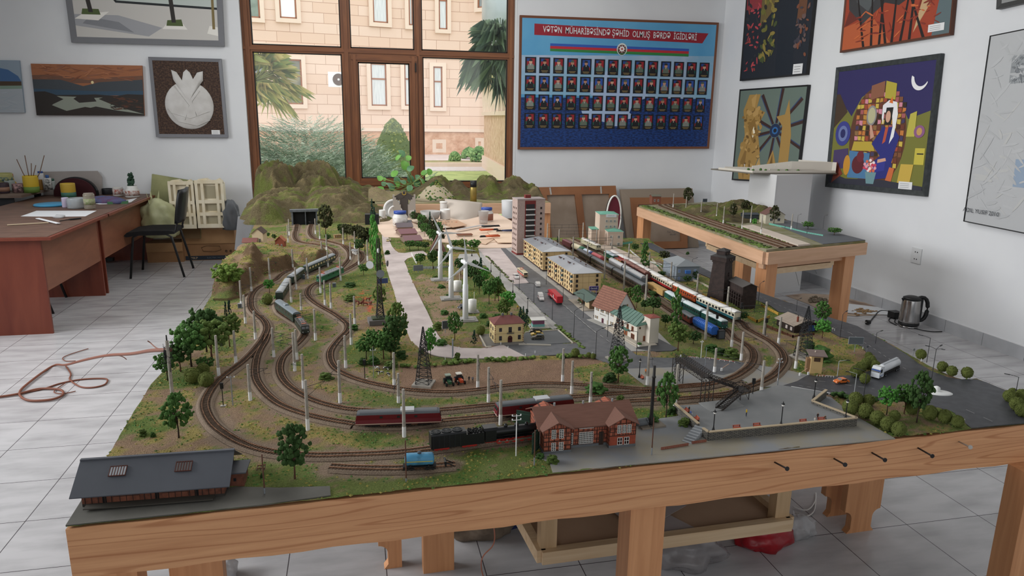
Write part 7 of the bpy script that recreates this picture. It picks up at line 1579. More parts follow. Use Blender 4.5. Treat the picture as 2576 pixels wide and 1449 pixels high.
painting('unframed dusk river painting with a small moon in an orange sky','B',[(77,160),(357,165),(363,291),(92,290)],0,None,'9a6242',[('6d4b3a',[(0,.62),(1,.66),(1,.8),(.7,.76),(.5,.7),(.2,.8),(0,.78)]),('3e444a',[(0,.45),(1,.45),(1,.72),(.6,.66),(.45,.58),(.25,.7),(0,.7)]),('314a5e',[(0,.4),(1,.4),(1,.5),(.6,.48),(.3,.5),(0,.52)]),('2a2420',[(0,0),(1,0),(1,.42),(.85,.43),(.75,.39),(.55,.42),(.45,.41),(.2,.4),(.1,.47),(0,.46)]),('8c9286',[(.15,.2),(.3,.07),(.4,.1),(.55,.18),(.75,.1),(1,.03),(.85,.12),(.7,.22),(.58,.33),(.62,.36),(.54,.35),(.56,.28),(.4,.25),(.35,.33),(.38,.37),(.2,.38),(.26,.32),(.16,.22)]),('2b211c',[(.1,0),(.85,0),(.6,.12),(.45,.17),(.3,.1)]),('e2cf9c',ell(.535,.655,.013,.03,12))]+strokes(['3d2a20','5a3524','2a2622'],30,5,.7,1,.12,.36,.05,.02)+strokes(['7f4a30','a56a48','8a5a44'],26,8,.05,.95,.72,.97,.1,.02))
s,g,n,c=painting('framed white pomegranate relief on a dark brown ground','B',[(373,143),(557,148),(574,346),(393,345)],.035,gyf,'3b2c26',[],(.80,.0),bgm=M('3a2b25',.8,c2='574235',ns=55,bump=1,bs=.01,lo=.45,hi=.6))
b=MB();pw=M('cfcdca',.6,c2='c1beba',ns=9,bump=.5,bs=.006);b2=[];cx,cy=.5,.40
out=[(.5+.37*math.cos(t),.40+.33*math.sin(t)) for t in [math.radians(a) for a in range(-240,61,10)]]+[(.66,.66),(.74,.74),(.75,.87),(.66,.85),(.59,.76),(.55,.85),(.5,.89),(.45,.85),(.42,.74),(.35,.85),(.27,.88),(.29,.75),(.33,.69)]
N_=len(out)
for sc,d in((1,.004),(.97,.014),(.7,.02),(.3,.023)): b2+=[g(.5+(u-.5)*sc,.45+(v-.45)*sc)+n*d for u,v in out]
b.add(b2+[g(.5,.45)+n*.024],[(i+j*N_,(i+1)%N_+j*N_,(i+1)%N_+(j+1)*N_,i+(j+1)*N_) for j in range(3) for i in range(N_)]+[(3*N_+i,3*N_+(i+1)%N_,4*N_) for i in range(N_)],pw,True)
for q in ([(.3,.66),(.5,.4),(.42,.2)],[(.68,.6),(.55,.45),(.6,.25)],[(.2,.3),(.5,.22),(.8,.32)],[(.16,.35),(.3,.18),(.6,.12),(.8,.2)]): b.tube([g(*p)+n*.021 for p in q],.0035,pw,6)
b.build('pomegranate_relief',s)
painting('large grey framed promenade painting with planted tree trunks, at the top left','B',[(136,-220),(550,-200),(565,117),(180,107)],.06,M('6f7074',.4,c2=None),'c3c0bb',[('b9c2bd',[(0,.35),(1,.28),(1,1),(0,1)]),('1e2326',[(0,.345),(.27,.345),(.29,.31),(1,.275),(1,.295),(.3,.33),(.27,.36),(0,.36)]),('9b9ca0',[(0,.1),(.5,.02),(.6,.1),(.3,.2),(0,.2)]),('7e8085',[(.05,.12),(.4,.05),(.3,.14),(.1,.18)]),('e2dfd8',[(0,.16),(.16,.15),(.24,.23),(.05,.2)]),('4b5a2e',[(.05,.2),(.18,.2),(.17,.25),(.06,.25)]),('2a2623',[(.10,.22),(.13,.22),(.10,.5),(.11,1),(.05,1),(.07,.5)]),('e2dfd8',[(.6,.09),(.78,.09),(.75,.14),(.64,.15)]),('4b5a2e',[(.63,.12),(.75,.12),(.74,.18),(.64,.17)]),('2a2623',[(.67,.15),(.70,.15),(.68,.5),(.67,1),(.62,1),(.65,.5)]),('e2dfd8',[(.92,.06),(1,.04),(1,.12),(.94,.13)]),('7a6a42',[(.96,.1),(.98,.1),(.975,1),(.96,1)])])
# memorial board
def board_shapes():
 o=[];sea=M('1b3f7e',.35,c2='0f244f',ns=26,strx=(1,1,3.2),lo=.42,hi=.58);sky=M('7fa9c4',.35,c2='aab6cc',ns=2.2,lo=.45,hi=.65);sky2=M('4f93c0',.35,c2='62a3c9',ns=1.6)
 o+= [(sky,[(0,.42),(1,.39),(1,.75),(0,.72)]),(sky2,[(0,.72),(1,.75),(1,1),(0,1)]),(sea,[(0,0),(1,0),(1,.4),(0,.395)]),('9fb4d2',[(.3,.52),(.4,.53),(.43,.62),(.46,.53),(.58,.6),(.62,.5),(.66,.41),(.58,.36),(.56,.28),(.60,.24),(.52,.22),(.53,.17),(.48,.17),(.44,.2),(.32,.24),(.30,.33),(.38,.3),(.38,.39),(.33,.46)])]
 o+= [('8f1f2e',[(.06,.875),(.93,.85),(.96,.93),(.06,.96)])]
 for k,cc in enumerate(('2f56a8','b32a36','2f7a3e')): y=.815-k*.02;o.append((cc,[(.14,y),(.86,y-.012),(.86,y-.034),(.14,y-.02)]))
 o.append(('cfd3cf',ell(.505,.785,.027,.048)));o.append(('3c5a3c',ell(.505,.78,.022,.04)));o.append(('5c2b2e',ell(.505,.787,.020,.032)))
 st=[];
 for k in range(16): r=1 if k%2==0 else .5;st.append((.505+.019*r*math.cos(k*math.pi/8+math.pi/8*0),.787+.031*r*math.sin(k*math.pi/8)))
 o.append(('e8e6e2',st));o.append(('a8323a',ell(.505,.787,.005,.009,10)))
 rs=random.Random(9);k=0
 ys=[.585,.44,.29,.14]
 for r,y0 in enumerate(ys):
  for i in range(14):
   x=.018+i*.0697-(r*.0003*i);w=.054;h=.122;y=y0-.012*i/14+.004*r
   o.append(('10131c',[(x,y),(x+w,y),(x+w,y+h),(x,y+h)]))
   fl=rs.choice((0,0,1));o.append(('8c1f28' if fl==0 else '2c4f9c',[(x+.008,y+.03),(x+w-.007,y+.03),(x+w-.007,y+.112),(x+.008,y+.112)]))
   o.append(('1f6a55' if fl==0 else 'a02530',[(x+.008,y+.03),(x+w-.007,y+.03),(x+w-.007,y+.055),(x+.008,y+.055)]));o.append(('23407e',[(x+.008,y+.09),(x+w*.5,y+.09),(x+w*.5,y+.112),(x+.008,y+.112)]))
   bd=rs.choice(('16181c','16181c','1d2022','5d675a','7c7f78'));o.append((bd,[(x+.010,y+.028),(x+w-.009,y+.028),(x+w-.012,y+.062),(x+w*.6,y+.075),(x+w*.4,y+.075),(x+.013,y+.062)]))
   sk=rs.choice(('b98d74','c49a82','a87c64'));o.append((sk,ell(x+w*.5,y+.086,.0085,.017,9)));o.append((rs.choice(('1d1a1a','2a2624','4c5a48')),[(x+w*.5-.009,y+.09),(x+w*.5+.009,y+.09),(x+w*.5+.006,y+.106),(x+w*.5-.006,y+.106)]))
   o.append(('d8d8d8',[(x+w*.47,y+.06),(x+w*.53,y+.06),(x+w*.5,y+.073)]))
   for q in(0,1): o.append(('9a8352',[(x+.010+.004*q,y+.017-.009*q),(x+w-.010-.004*q,y+.017-.009*q),(x+w-.010-.004*q,y+.0205-.009*q),(x+.010+.004*q,y+.0205-.009*q)]))
 return o
_sh=board_shapes()
s,g,n,c=painting('large blue memorial poster board with four rows of small portraits, right of the window','B',[(1308,38),(1808,57),(1783,374),(1303,376)],.028,M('6f4530',.5),'4f93c0',[],name='memorial_board',cat='poster board')
b=MB()
for k,(col,pts) in enumerate(_sh):
 mm=col if not isinstance(col,str) else M(col,.6);z=.0012+(k if k<13 else 13+(k-13)%10)*.00018
 b.add([g(u,v)+n*z for u,v in pts],[tuple(range(len(pts)))],mm)
b.build('poster_print',s)
d=(g(.9,.88)-g(.1,.905));an=math.atan2(d.z,d.x)
t=text_mesh('VƏTƏN  MÜHARİBƏSİNDƏ ŞƏHİD  OLMUŞ  BƏRDƏ  İGİDLƏRİ',.105,M('d9dadd',.6),s,'title_lettering',g(.5,.905)+n*.005,(math.pi/2,0,0),ext=.0004,bold=.0004);t.rotation_euler=(math.pi/2,-an,0)
_w=max(v.co.x for v in t.data.vertices)-min(v.co.x for v in t.data.vertices);t.scale=((g(.885,.9)-g(.09,.9)).length/_w,1,1)
# right wall
painting('tall abstract painting in red, ochre and black above the wheel painting','R',[(1896,-230),(2078,-270),(2030,188),(1862,204)],.02,M('1d1d1e',.5),'20252e',[('8c3038',[(0,.42),(.25,.42),(.26,1),(0,1)]),('6a5a34',[(.25,.3),(.45,.4),(.55,1),(.26,1)]),('8a6a3a',[(.27,.6),(.42,.55),(.5,1),(.27,1)]),('1b222c',[(.55,.0),(.8,0),(.8,1),(.55,1)]),('6b4630',[(.8,.3),(.92,.35),(.93,.8),(.84,.8)])]+strokes(['8c3a34','b3444a','2a2a2e'],18,4,.02,.25,.05,.5,.04,.02)+strokes(['6d6b30','8c7c3c','45502c','2a2622'],26,6,.27,.5,.1,.6,.05,.03)+strokes(['6d5550','3d3a44','7c4a34'],16,7,.8,.96,.1,.55,.03,.03),(.82,.0))
sp=[]
for k in range(10):
 a=2*math.pi*k/10+.2;ca,sa=math.cos(a),math.sin(a);cx,cy=.62,.55
 sp.append(('34486c',[(cx+ca*.08-sa*.022,cy+sa*.08+ca*.022),(cx+ca*.5-sa*.03,cy+sa*.45+ca*.03),(cx+ca*.5+sa*.006,cy+sa*.45-ca*.006),(cx+ca*.08+sa*.005,cy+sa*.08-ca*.005)]));sp.append(('3c2622',[(cx+ca*.08-sa*.012,cy+sa*.08+ca*.012),(cx+ca*.5-sa*.018,cy+sa*.45+ca*.018),(cx+ca*.5+sa*.02,cy+sa*.45-ca*.02),(cx+ca*.08+sa*.016,cy+sa*.08-ca*.016)]))
gold=['a58348','8a6a36','b8955a','6f5329']
painting('wheel painting with golden angular figures on grey green, behind the white model','R',[(1862,225),(2034,213),(2004,462),(1842,453)],.018,M('1d1d1e',.5),'66756c',sp+[('20304e',ell(.62,.55,.08,.075)),('2f66a0',ell(.62,.55,.045,.04)),('1a1d28',ell(.62,.55,.025,.022)),(gold[0],[(.16,.95),(.34,.95),(.30,.8),(.44,.75),(.34,.6),(.42,.3),(.3,.0),(.1,0),(.05,.2),(.14,.5),(.08,.78)]),(gold[2],[(.2,.9),(.28,.96),(.26,.7)]),(gold[1],[(.18,.6),(.28,.7),(.36,.5),(.28,.42)]),('efe4c6',[(.25,.52),(.28,.6),(.31,.53),(.28,.47)]),(gold[2],[(.30,.0),(.42,.26),(.5,.0)]),(gold[0],[(.46,0),(.62,.34),(.76,.0)]),(gold[3],[(.54,.0),(.62,.3),(.66,0)]),(gold[0],[(.72,.0),(.72,.60),(.62,.70),(.74,.72),(.78,.88),(.82,.70),(.86,.5),(.86,0)]),(gold[1],[(.1,.2),(.2,.4),(.18,0)])]+strokes(gold,26,8,.08,.4,.05,.8,.04,.05))
painting('brown framed painting of dark trees on orange red, top right wall','R',[(2142,-170),(2425,-260),(2392,88),(2114,133)],.02,brf,'9c4029',[('b55a34',[(0,0),(.5,0),(.3,.25),(0,.2)]),('6a2c22',[(0,.2),(.1,.5),(.3,.3)]),('c0a078',[(.7,.05),(1,.55),(1,.7),(.8,.5)]),('5a6a6e',[(.86,.0),(1,0),(1,.45),(.9,.3)]),('3b3a3c',[(.04,.35),(.2,.2),(.42,.35),(.48,.9),(.1,1),(0,.7)]),('54585a',[(.12,.4),(.25,.3),(.38,.5),(.3,.8),(.1,.8)]),('312f31',[(.4,.35),(.55,.3),(.75,.4),(.85,.9),(.5,1),(.42,.6)])]+[('1d1414',[(x,0),(x+.025,0),(x-.03+q,.42),(x-.045+q,.42)]) for x,q in ((.22,-.05),(.3,.02),(.38,.05),(.44,-.04),(.5,.06),(.58,.1),(.66,.06),(.78,-.12))]+strokes(['6c7374','2c2c2e','8a8474'],34,9,.08,.8,.4,.95,.06,.02)+strokes(['c8683a','7e2f22'],16,2,.1,.9,.05,.3,.06,.015),(.83,.03))
rs=random.Random(11);rich=['6d3a2a','9c4a34','b98a3a','c9b04a','33281e','7b4f34','a35a5c','8c6a44','4a2c24','c27a3c','d0889a','423a5c']
mos=[]
for i in range(13):
 for j in range(15):
  u,v=.26+i*.04,.12+j*.045
  if (u-.5)**2/.075+(v-.45)**2/.17<1.05: mos.append((rs.choice(rich),[(u,v),(u+.034,v+rs.uniform(-.01,.01)),(u+.034,v+.034),(u+rs.uniform(-.006,.006),v+.036)]))
painting('dark framed painting of a seated woman with a mirror under a crescent moon','R',[(2105,170),(2369,134),(2328,494),(2077,470)],.045,M('2c3032',.4,c2='3b4042',ns=30),'2f2a5c',[('757534',[(0,0),(1,0),(1,.62),(.8,.56),(.68,.75),(.5,.86),(.3,.76),(.2,.6),(.14,.66),(0,.5)]),('453426',[(0,.5),(.15,.64),(.04,.8),(0,.8)]),('5d3a28',ell(.5,.42,.30,.43,30))]+mos+[('8a5a44',[(.40,.73),(.54,.76),(.54,.88),(.40,.85)]),('b0a23c',[(.55,.74),(.66,.72),(.66,.85),(.55,.88)]),('3a3f88',ell(.12,.45,.09,.11)),('6b78a8',ell(.12,.45,.055,.07)),('2a2c60',ell(.12,.45,.03,.04)),('473a62',[(.03,.12),(.22,.15),(.2,.32),(.03,.3)]),('4b78a0',[(.22,.06),(.45,.06),(.45,.28),(.22,.30)]),('5c2028',ell(.33,.18,.07,.08)),('6c2630',ell(.35,.25,.04,.05)),('c28a2e',ell(.2,.17,.04,.09)),('b8a03c',[(.24,.30),(.5,.30),(.46,.38),(.26,.38)]),('8d8a8a',ell(.43,.60,.055,.085)),('b9b690',ell(.43,.60,.04,.068)),('c99a84',[(.42,.52),(.44,.52),(.48,.42),(.44,.40)]),('2a2e78',[(.56,.50),(.66,.50),(.74,.42),(.70,.28),(.66,.08),(.46,.05),(.48,.2),(.56,.26),(.46,.36)]),('34388c',[(.5,.12),(.62,.14),(.62,.22),(.48,.2)]),('b5523a',[(.59,.5),(.62,.5),(.60,.38),(.57,.36)]),('e8e8ea',[(.54,.68),(.60,.72),(.68,.70),(.70,.6),(.68,.42),(.64,.36),(.66,.5),(.64,.62),(.56,.62),(.56,.52),(.54,.58)]),('22201e',[(.57,.52),(.64,.52),(.65,.66),(.58,.66)]),('d0a088',ell(.605,.585,.025,.048)),('d8702e',[(.60,.70),(.64,.69),(.63,.75)]),('d0a088',[(.54,.20),(.63,.22),(.62,.245),(.54,.23)]),('c76a3c',[(.64,.06),(.70,.05),(.72,.16),(.67,.17)]),('c7a84a',[(.76,.04),(.88,.04),(.9,.2),(.78,.2)]),('c4b648',[(.9,.2),(.99,.2),(.99,.33),(.9,.33)]),('2a2a24',[(.92,.28),(.98,.28),(.98,.29),(.92,.29)]),('b9b04c',[(.8,.42),(.88,.42),(.88,.62),(.82,.6)]),('31323e',[(0,0),(1,0),(1,.03),(.6,.06),(.2,.05),(0,.1)]),('6e9298',[(.44,.02),(.52,.02),(.54,.12),(.42,.12)]),('7d3a2a',[(.03,.0),(.16,.09),(.08,.2)]),('8a5a84',ell(.92,.46,.05,.05)),('c29a5a',ell(.92,.46,.025,.03))]+[(q,ell(.47+.06*math.cos(k*2.4)*((k%5)/5+.3),.165+.05*math.sin(k*2.4)*((k%5)/5+.3),.016,.014,8)) for k,q in enumerate(['c8405a','e0a0ac','d86a4a','f0dcd8']*5)]+[('e8e8ea',[(.875+.08*math.cos(math.radians(t)),.875+.095*math.sin(math.radians(t))) for t in range(165,336,10)]+[(.888+.068*math.cos(math.radians(t)),.893+.083*math.sin(math.radians(t))) for t in range(325,175,-10)])],(.78,.0),inner=1)
s,g,n,c=painting('large pale grey abstract canvas with black edge at the right side of the frame','R',[(2492,90),(2740,40),(2690,610),(2425,557)],.006,M('1b1b1c',.5),'b4b6b8',[('8f9396',[(.28,.74),(.6,.74),(.6,.88),(.28,.88)]),('7c8084',[(.32,.76),(.36,.86),(.38,.78)]),('8fa0b4',[(.45,.22),(.6,.22),(.6,.36),(.45,.36)])]+strokes(['b7b9bb','b0b2b4','b9bab9'],40,5,.05,.95,.05,.95,.12,.02)+strokes(['767a7e','9a9ea2'],26,6,.3,.58,.75,.87,.03,.01))
t=text_mesh('ADIL YUSIF 2010',.045,M('33383e',.7),s,'signature',g(.17,.065)+n*.012,(math.pi/2,0,-math.pi/2),ext=.0002)
painting('dark framed picture cut off at the top right corner','R',[(2520,-200),(2760,-260),(2720,-25),(2508,24)],.035,dkf,'8a8c8c',[])
a=atx(2306,643,XR);s=thing('wall_socket','white double power socket on the right wall above the kettle','socket',a);MB().bx(-.008,0,-.055,.055,-.065,.065,M('d2d4d5',.4)).build('plate',s)
b=MB()
for z in(.03,-.03):
 for y in(-.012,.012): b.bx(-.0085,-.008,y-.005,y+.005,z-.005,z+.005,blk)
b.build('socket_holes',s)
# leaning canvas backs
cb_=M_wood('8a5a3a','9c6a46',grain=(3,3,3),rough=.6);cbk=M('a39282',.9,c2='958474',ns=5)
def canvasback(label,tl,tr,br,bl,yt=8.70,yb=8.60,fw=.10,mf=cb_,cross=True,dd=.03,clips=0,extra=None):
 c=[aty(*tl,yt),aty(*tr,yt),aty(*br,yb),aty(*bl,yb)];
 for q in(2,3): c[q].z=.01 if c[q].z<.35 else c[q].z
 o=c[3].copy();c=[p-o for p in c];n=Vector((0,-1,.05)).normalized();s=thing('leaning_canvas',label,'painting',o);g=lambda u,v:bil(c,u,v);W=(c[2]-c[3]).length;H=(c[0]-c[3]).length;a=fw/W;b_=fw/H
 P_=[g(0,0),g(1,0),g(1,1),g(0,1)];MB().add(P_+[p-n*.01 for p in P_],[(0,1,2,3),(7,6,5,4),(0,4,5,1),(1,5,6,2),(2,6,7,3),(3,7,4,0)],cbk).build('canvas_back',s)
 for nm,qs in (('stretcher_bar',[((0,1-b_),(1,1-b_),(1,1),(0,1)),((0,0),(1,0),(1,b_),(0,b_)),((0,b_),(a,b_),(a,1-b_),(0,1-b_)),((1-a,b_),(1,b_),(1,1-b_),(1-a,1-b_))]+([((.5-a*.45,b_),(.5+a*.45,b_),(.5+a*.45,1-b_),(.5-a*.45,1-b_))] if cross else [])),):
  for q in qs: P_=[g(*p)+n*dd for p in q];MB().add(P_+[p-n*dd for p in P_],[(0,1,2,3),(7,6,5,4),(0,4,5,1),(1,5,6,2),(2,6,7,3),(3,7,4,0)],mf).build(nm,s)
 for k in range(clips): p=g(.15+.65*k,1-b_*.5)+n*(dd+.004);MB().box(p,(.02,.004,.09),M('b9b4ae',.6),rot=(0,-.2+.1*k,0)).build('hanging_clip',s)
 return s,g,n
canvasback('back of a large canvas with brown stretcher cross bar leaning behind the station building',(1352,471),(1547,467),(1562,655),(1372,655),clips=2)
s,g,n=canvasback('back of a framed canvas with handwriting leaning left of the long side table',(1583,497),(1727,496),(1728,612),(1600,605),8.62,8.56,.09,cb_,False,.03)
text_mesh('Tan-Tan vay\n80x80',.035,M('5f5a56',.8),s,'handwriting',g(.72,.3)+n*.035,(math.pi/2,0,0),ext=.0002)
fm_=M('8f8172',.7);b=MB();o=s.location
P4=[aty(1561,477,8.64),aty(1742,474,8.64),aty(1757,640,8.58),aty(1580,640,8.58)];P5=[aty(1586,500,8.6),aty(1725,498,8.6),aty(1731,612,8.58),aty(1603,606,8.58)]
for k in range(4):
 q=[P4[k],P4[(k+1)%4],P5[(k+1)%4],P5[k]];q=[Vector((p.x,p.y,max(p.z,.005)))-o for p in q];b.add(q+[p+Vector((0,.05,0)) for p in q],[(0,1,2,3),(7,6,5,4),(0,4,5,1),(1,5,6,2),(2,6,7,3),(3,7,4,0)],fm_)
b.build('outer_frame',s,'wide grey brown picture frame')
# ================= LEFT SIDE FURNITURE =================
dw=M_wood('6b2f20','7c3d2a',grain=(9,9,1.2),rough=.4,ns=1.5);dt=M('6d5346',.55,c2='5a4338',ns=7,bump=.2,bs=.001,strx=(1,3,1));dp=M_wood('7a4b36','8a5840',grain=(1.2,2,8),rough=.45,ns=2)
def desk(y0,y1,label):
 s=thing('desk',label,'desk',(-3.35,y0,0));W_=1.10;L=y1-y0
 MB().bx(0,W_+.02,-.03,L,.722,.75,dt).build('desktop',s);MB().bx(W_+.02,W_+.05,-.03,L,.725,.747,dw).bx(0,W_+.05,-.05,-.03,.725,.747,dw).build('rounded_edge',s)
 for y in(.0,L-.06): MB().bx(.55,W_-.04,y,y+.022,0,.722,dw).build('leg_panel',s)
 MB().bx(W_-.06,W_-.042,.022,L-.06,.33,.722,dp).build('modesty_panel',s)
desk(5.80,7.06,'near reddish brown office desk at the left edge of the picture');desk(7.09,8.78,'far reddish brown office desk joined behind the near one')
# black visitor chair
s=thing('visitor_chair','black visitor chair with tubular legs standing beside the desks','chair',(-2.02,7.93,0));bt=M('1a1b1c',.4);bf=M('19191b',.9)
for y in(-.22,.22):
 MB().tube([(-.25,y,.0),(-.19,y*.95,.42),(-.14,y*.95,.45),(.12,y*.95,.45),(.17,y*.95,.42),(.26,y,.0)],.012,bt,8).build('leg_frame',s)
MB().tube([(.14,-.16,.45),(.20,-.15,.47),(.235,-.14,.62),(.25,-.13,.72)],.01,bt,8).tube([(.14,.16,.45),(.20,.15,.47),(.235,.14,.62),(.25,.13,.72)],.01,bt,8).build('back_support',s)
b=MB();b.prism([(-.27,.44),(-.24,.47),(-.1,.485),(.15,.485),(.2,.475),(.2,.45),(-.1,.445),(-.25,.425)],-.22,.22,bf,axis='y');b.build('seat',s)
b=MB();V=[];m=9
for k in range(m):
 v=k/(m-1);z=.55+.34*v;w=.215*(1-.25*abs(v-.5)**2*2);x=.225+.06*v
 V+=[(x-.02,-w,z),(x-.028+.02,-w*.5,z),(x+.005,0,z),(x-.008,w*.5,z),(x-.02,w,z),(x+.01,w,z),(x+.035,0,z),(x+.01,-w,z)]
b.add(V,[(8*i+k,8*i+(k+1)%8,8*i+8+(k+1)%8,8*i+8+k) for i in range(m-1) for k in range(8)]+[tuple(range(8)),tuple(range(8*m-8,8*m))[::-1]],bt,True);b.build('backrest',s)
# hidden chair legs under desk
s=thing('folding_chair','black chair legs showing beneath the near desk','chair',(-2.55,6.5,0))
p=at(134,790,0);q=at(167,748,0)
for k,(p,z) in enumerate(((at(134,789,0),.42),(at(167,748,0),.42))): MB().tube([p-s.location,Vector((p.x-.06,p.y-.10,z))-s.location],.011,bt,8).build('leg',s)
MB().bx(-.25,.2,-.3,.3,.42,.46,bf).build('seat',s)
# burgundy chair back
yy=8.60;p=aty(190,484,yy);s=thing('round_back_chair','burgundy office chair with round black rimmed back behind the desks','chair',(p.x,yy,0));rr_=aty(245,484,yy).x-p.x
b=MB();pr=[(rr_*math.cos(t),p.z+rr_*.86*math.sin(t)-.02) for t in [2*math.pi*k/32 for k in range(32)]];b.prism([(x*.93,p.z+(z-p.z)*.93) for x,z in pr],-.035,.02,M('3a1219',.9),axis='y');b.build('cushion',s)
MB().prism(pr,.0,.05,bt,axis='y').build('rim',s);MB().cyl((0,.03,.1),(0,.03,p.z-.15),.03,.03,bt,10).bx(-.2,.2,-.1,.0,.42,.5,bf).bx(-.3,.3,-.03,.03,.02,.06,bt).bx(-.03,.03,-.08,.08,.02,.06,bt).build('base',s)
# side cabinet
s=thing('side_cabinet','black side table with worn wooden top crowded with paint pots at far left','cabinet',(-4.6,8.02,0));MB().bx(0,1.32,0,.7,.795,.82,M('5c4a40',.6,c2='76665a',ns=4)).build('top',s);MB().bx(.02,.9,.01,.02,.1,.795,M('1c1d20',.7)).bx(.95,1.24,.03,.04,.1,.795,M('1c1d20',.7)).build('dark_front',s);MB().bx(.905,.935,-.01,.02,0,.795,M('8c8c90',.4)).bx(0,.03,0,.03,0,.795,blk).bx(1.2,1.25,.6,.65,0,.795,blk).build('leg',s)
p=aty(180,430,8.74);s=tag(MB().poly([aty(105,432,8.76),aty(245,430,8.76),aty(256,445,8.76),aty(258,500,8.74),aty(110,500,8.74)],M('a39c98',.8,c2='98918d',ns=3),.012,(0,1,0)).build('wall_board'),'pale board leaning on the wall behind the burgundy chair','board')
# pots
def pot(name,px,py,w,h,label,col,z=.76,cat='pot',prof=None,lid=None,bandc=None,glass=None,handle=None,sx=1):
 b=at(px,py,z);k=mpp(b);R=w*k/2;H=h*k*1.0;s=thing(name,label,cat,b);m=M(col,.45) if not glass else M(col,.15,trans=.0,spec=.8,alpha=.55)
 pr=prof or [(.85,0),(.95,.04),(1,.1),(1,.92),(.97,1)]
 MB().lathe([(r*R,q*H) for r,q in pr]+[(R*.9*pr[-1][0],H*.995),(R*.85*pr[-1][0],H*.6),(0,H*.6)] if not lid else [(r*R,q*H) for r,q in pr]+[(0,H)],m,24).build('body',s)
 if lid: MB().lathe([(R*lid[1],H*.99),(R*lid[1],H*(1.0+lid[2])),(0,H*(1.0+lid[2]))],M(lid[0],.4),24).build('lid',s)
 if bandc: MB().lathe([(R*1.012,H*bandc[1]),(R*1.012,H*bandc[2])],M(bandc[0],.6,c2=bandc[3] if len(bandc)>3 else None,ns=40),24).build('paper_label',s)
 if handle: MB().tube([(R*.95,0,H*.8),(R*1.5,0,H*.75),(R*1.55,0,H*.4),(R*.95,0,H*.2)],R*.09,m,6).build('handle',s)
 return s
CT=.82;DT=.75
pot('paint_can',10,478,46,42,'pale yellow green paint can at the left edge of the side table','a8a66c',CT+.0,cat='paint can',bandc=('3e5c62',.55,.8,'a8a66c'));pot('dark_tub',8,486,30,26,'dark purple tub at the left edge of the side table','3a2c34',CT,bandc=('8c6a58',.2,.6))
pot('paint_cup',27,480,23,26,'pale grey plastic cup beside the yellow green can','9aa39f',CT);pot('pink_tub',50,484,30,22,'round tub with pink and black pattern beneath the glue bottle','9c7c7c',CT,bandc=('b08e8c',.05,.95,'3a2c2e'))
s=pot('brush_box',81,484,34,42,'yellow and green carton holding brushes on the side table','c2a52e',CT,cat='box',bandc=('5d7a34',.0,.35))
b=MB()
for x,z in((-.10,.34),(-.02,.38),(.16,.38),(.03,.30),(.07,.28)): b.tube([(x*.2,0,.1),(x*.6,0,.2),(x,0,z)],.004,M('6a4a34',.7),5)
tag(b.build('paint_brushes',loc=s.location),'thin brushes and twigs standing in the yellow carton','brushes')
pot('glass_jar',60,470,26,36,'dusty round glass jar behind the yellow carton','8d8a80',CT,glass=1,cat='jar');pot('glue_bottle',36,475,14,30,'small yellow glue bottle with red cone tip','c09a34',CT,cat='bottle',prof=[(1,0),(1,.5),(.5,.65),(.2,1)],lid=('b0402a',.3,.25))
pot('white_bottle',107,476,13,40,'white bottle with blue cap on the side table','c9cacc',CT,cat='bottle',lid=('2a4a8c',.9,.12));pot('white_bottle',123,478,17,30,'white perforated basket bottle with small blue cap','c4c4c2',CT,cat='bottle',lid=('2a5490',.45,.25),bandc=('c9c9c6',.05,.95,'3c3c3c'));pot('small_bottle',134,477,12,22,'little bottle with green cap at the right end of the side table','9fa6a4',CT,cat='bottle',lid=('2c5244',.8,.25));pot('amber_bottle',104,478,10,26,'amber glass bottle beside the yellow carton','7d5a24',CT,cat='bottle')
pot('white_jug',-4,470,30,60,'pale translucent plastic jug top at the far left edge','b0b2b4',CT,cat='jug',prof=[(.7,0),(.8,.6),(.7,.65),(1.2,1)])
pot('paint_can',174,497,33,36,'tall yellow painted tin can on the desk before the burgundy chair','c0a03c',DT,cat='paint can',bandc=('3d6a72',.05,.38,'4a7a4c'));pot('paper_cup',166,522,16,25,'small lilac and white cup at the front of the desk clutter','b9b0c6',DT,cat='cup');pot('plastic_tub',195,524,44,26,'clear plastic tub on the desk','b5bcc0',DT,glass=1,cat='tub',sx=1)
pot('glass_jar',227,526,26,38,'brownish glass jar right of the clear tub','a49c8c',DT,glass=1,cat='jar',lid=('8e8478',.85,.06),bandc=('7b8a5a',.3,.7,'a49c8c'));pot('mug',271,489,25,15,'black mug on the desk','26272a',DT,cat='mug');pot('mug',298,493,24,22,'white mug with red picture and handle','c6c4c0',DT,cat='mug',bandc=('9c4a3a',.2,.8,'c6c4c0'),handle=1)
s=pot('cactus_pot',334,496,33,29,'white jar with brown label holding a small green cactus','d2d2cf',DT,cat='plant pot',prof=[(.9,0),(1,.05),(1,.6),(.75,.8),(.75,1)],bandc=('8a4a34',.15,.6,'d2d2cf'))
b=MB();rs=random.Random(5)
for i in range(26): z=i/26;b.ico((rs.uniform(-.02,.02),rs.uniform(-.02,.02),.11+z*.15),.024*(1-.4*z),LM['pine'],1,(1,1,1.2),.3,rs)
b.build('cactus',s,'dark green cactus')
def sheet(name,label,pts,z,mt,cat='paper',th=.001): return tag(MB().poly([at(*p,z) for p in pts],mt,th).build(name),label,cat)
pw_=M('d8dadd',.7);sheet('drawing_paper','large white drawing sheet on the near desk',[(52,544),(92,530),(243,530),(215,544),(150,545)],DT+.002,pw_);sheet('drawing_paper','white papers under the blue cloth on the far desk',[(240,512),(300,506),(345,498),(330,508),(312,512),(250,514)],DT+.002,pw_)
tag(MB().lathe([(.15,0),(.16,.012),(.15,.02),(0,.02)],M('3f8fb8',.4),30,c=(0,0,0)).build('blue_disc',loc=at(132,517,DT)),'flat bright blue round lid on the desk','lid')
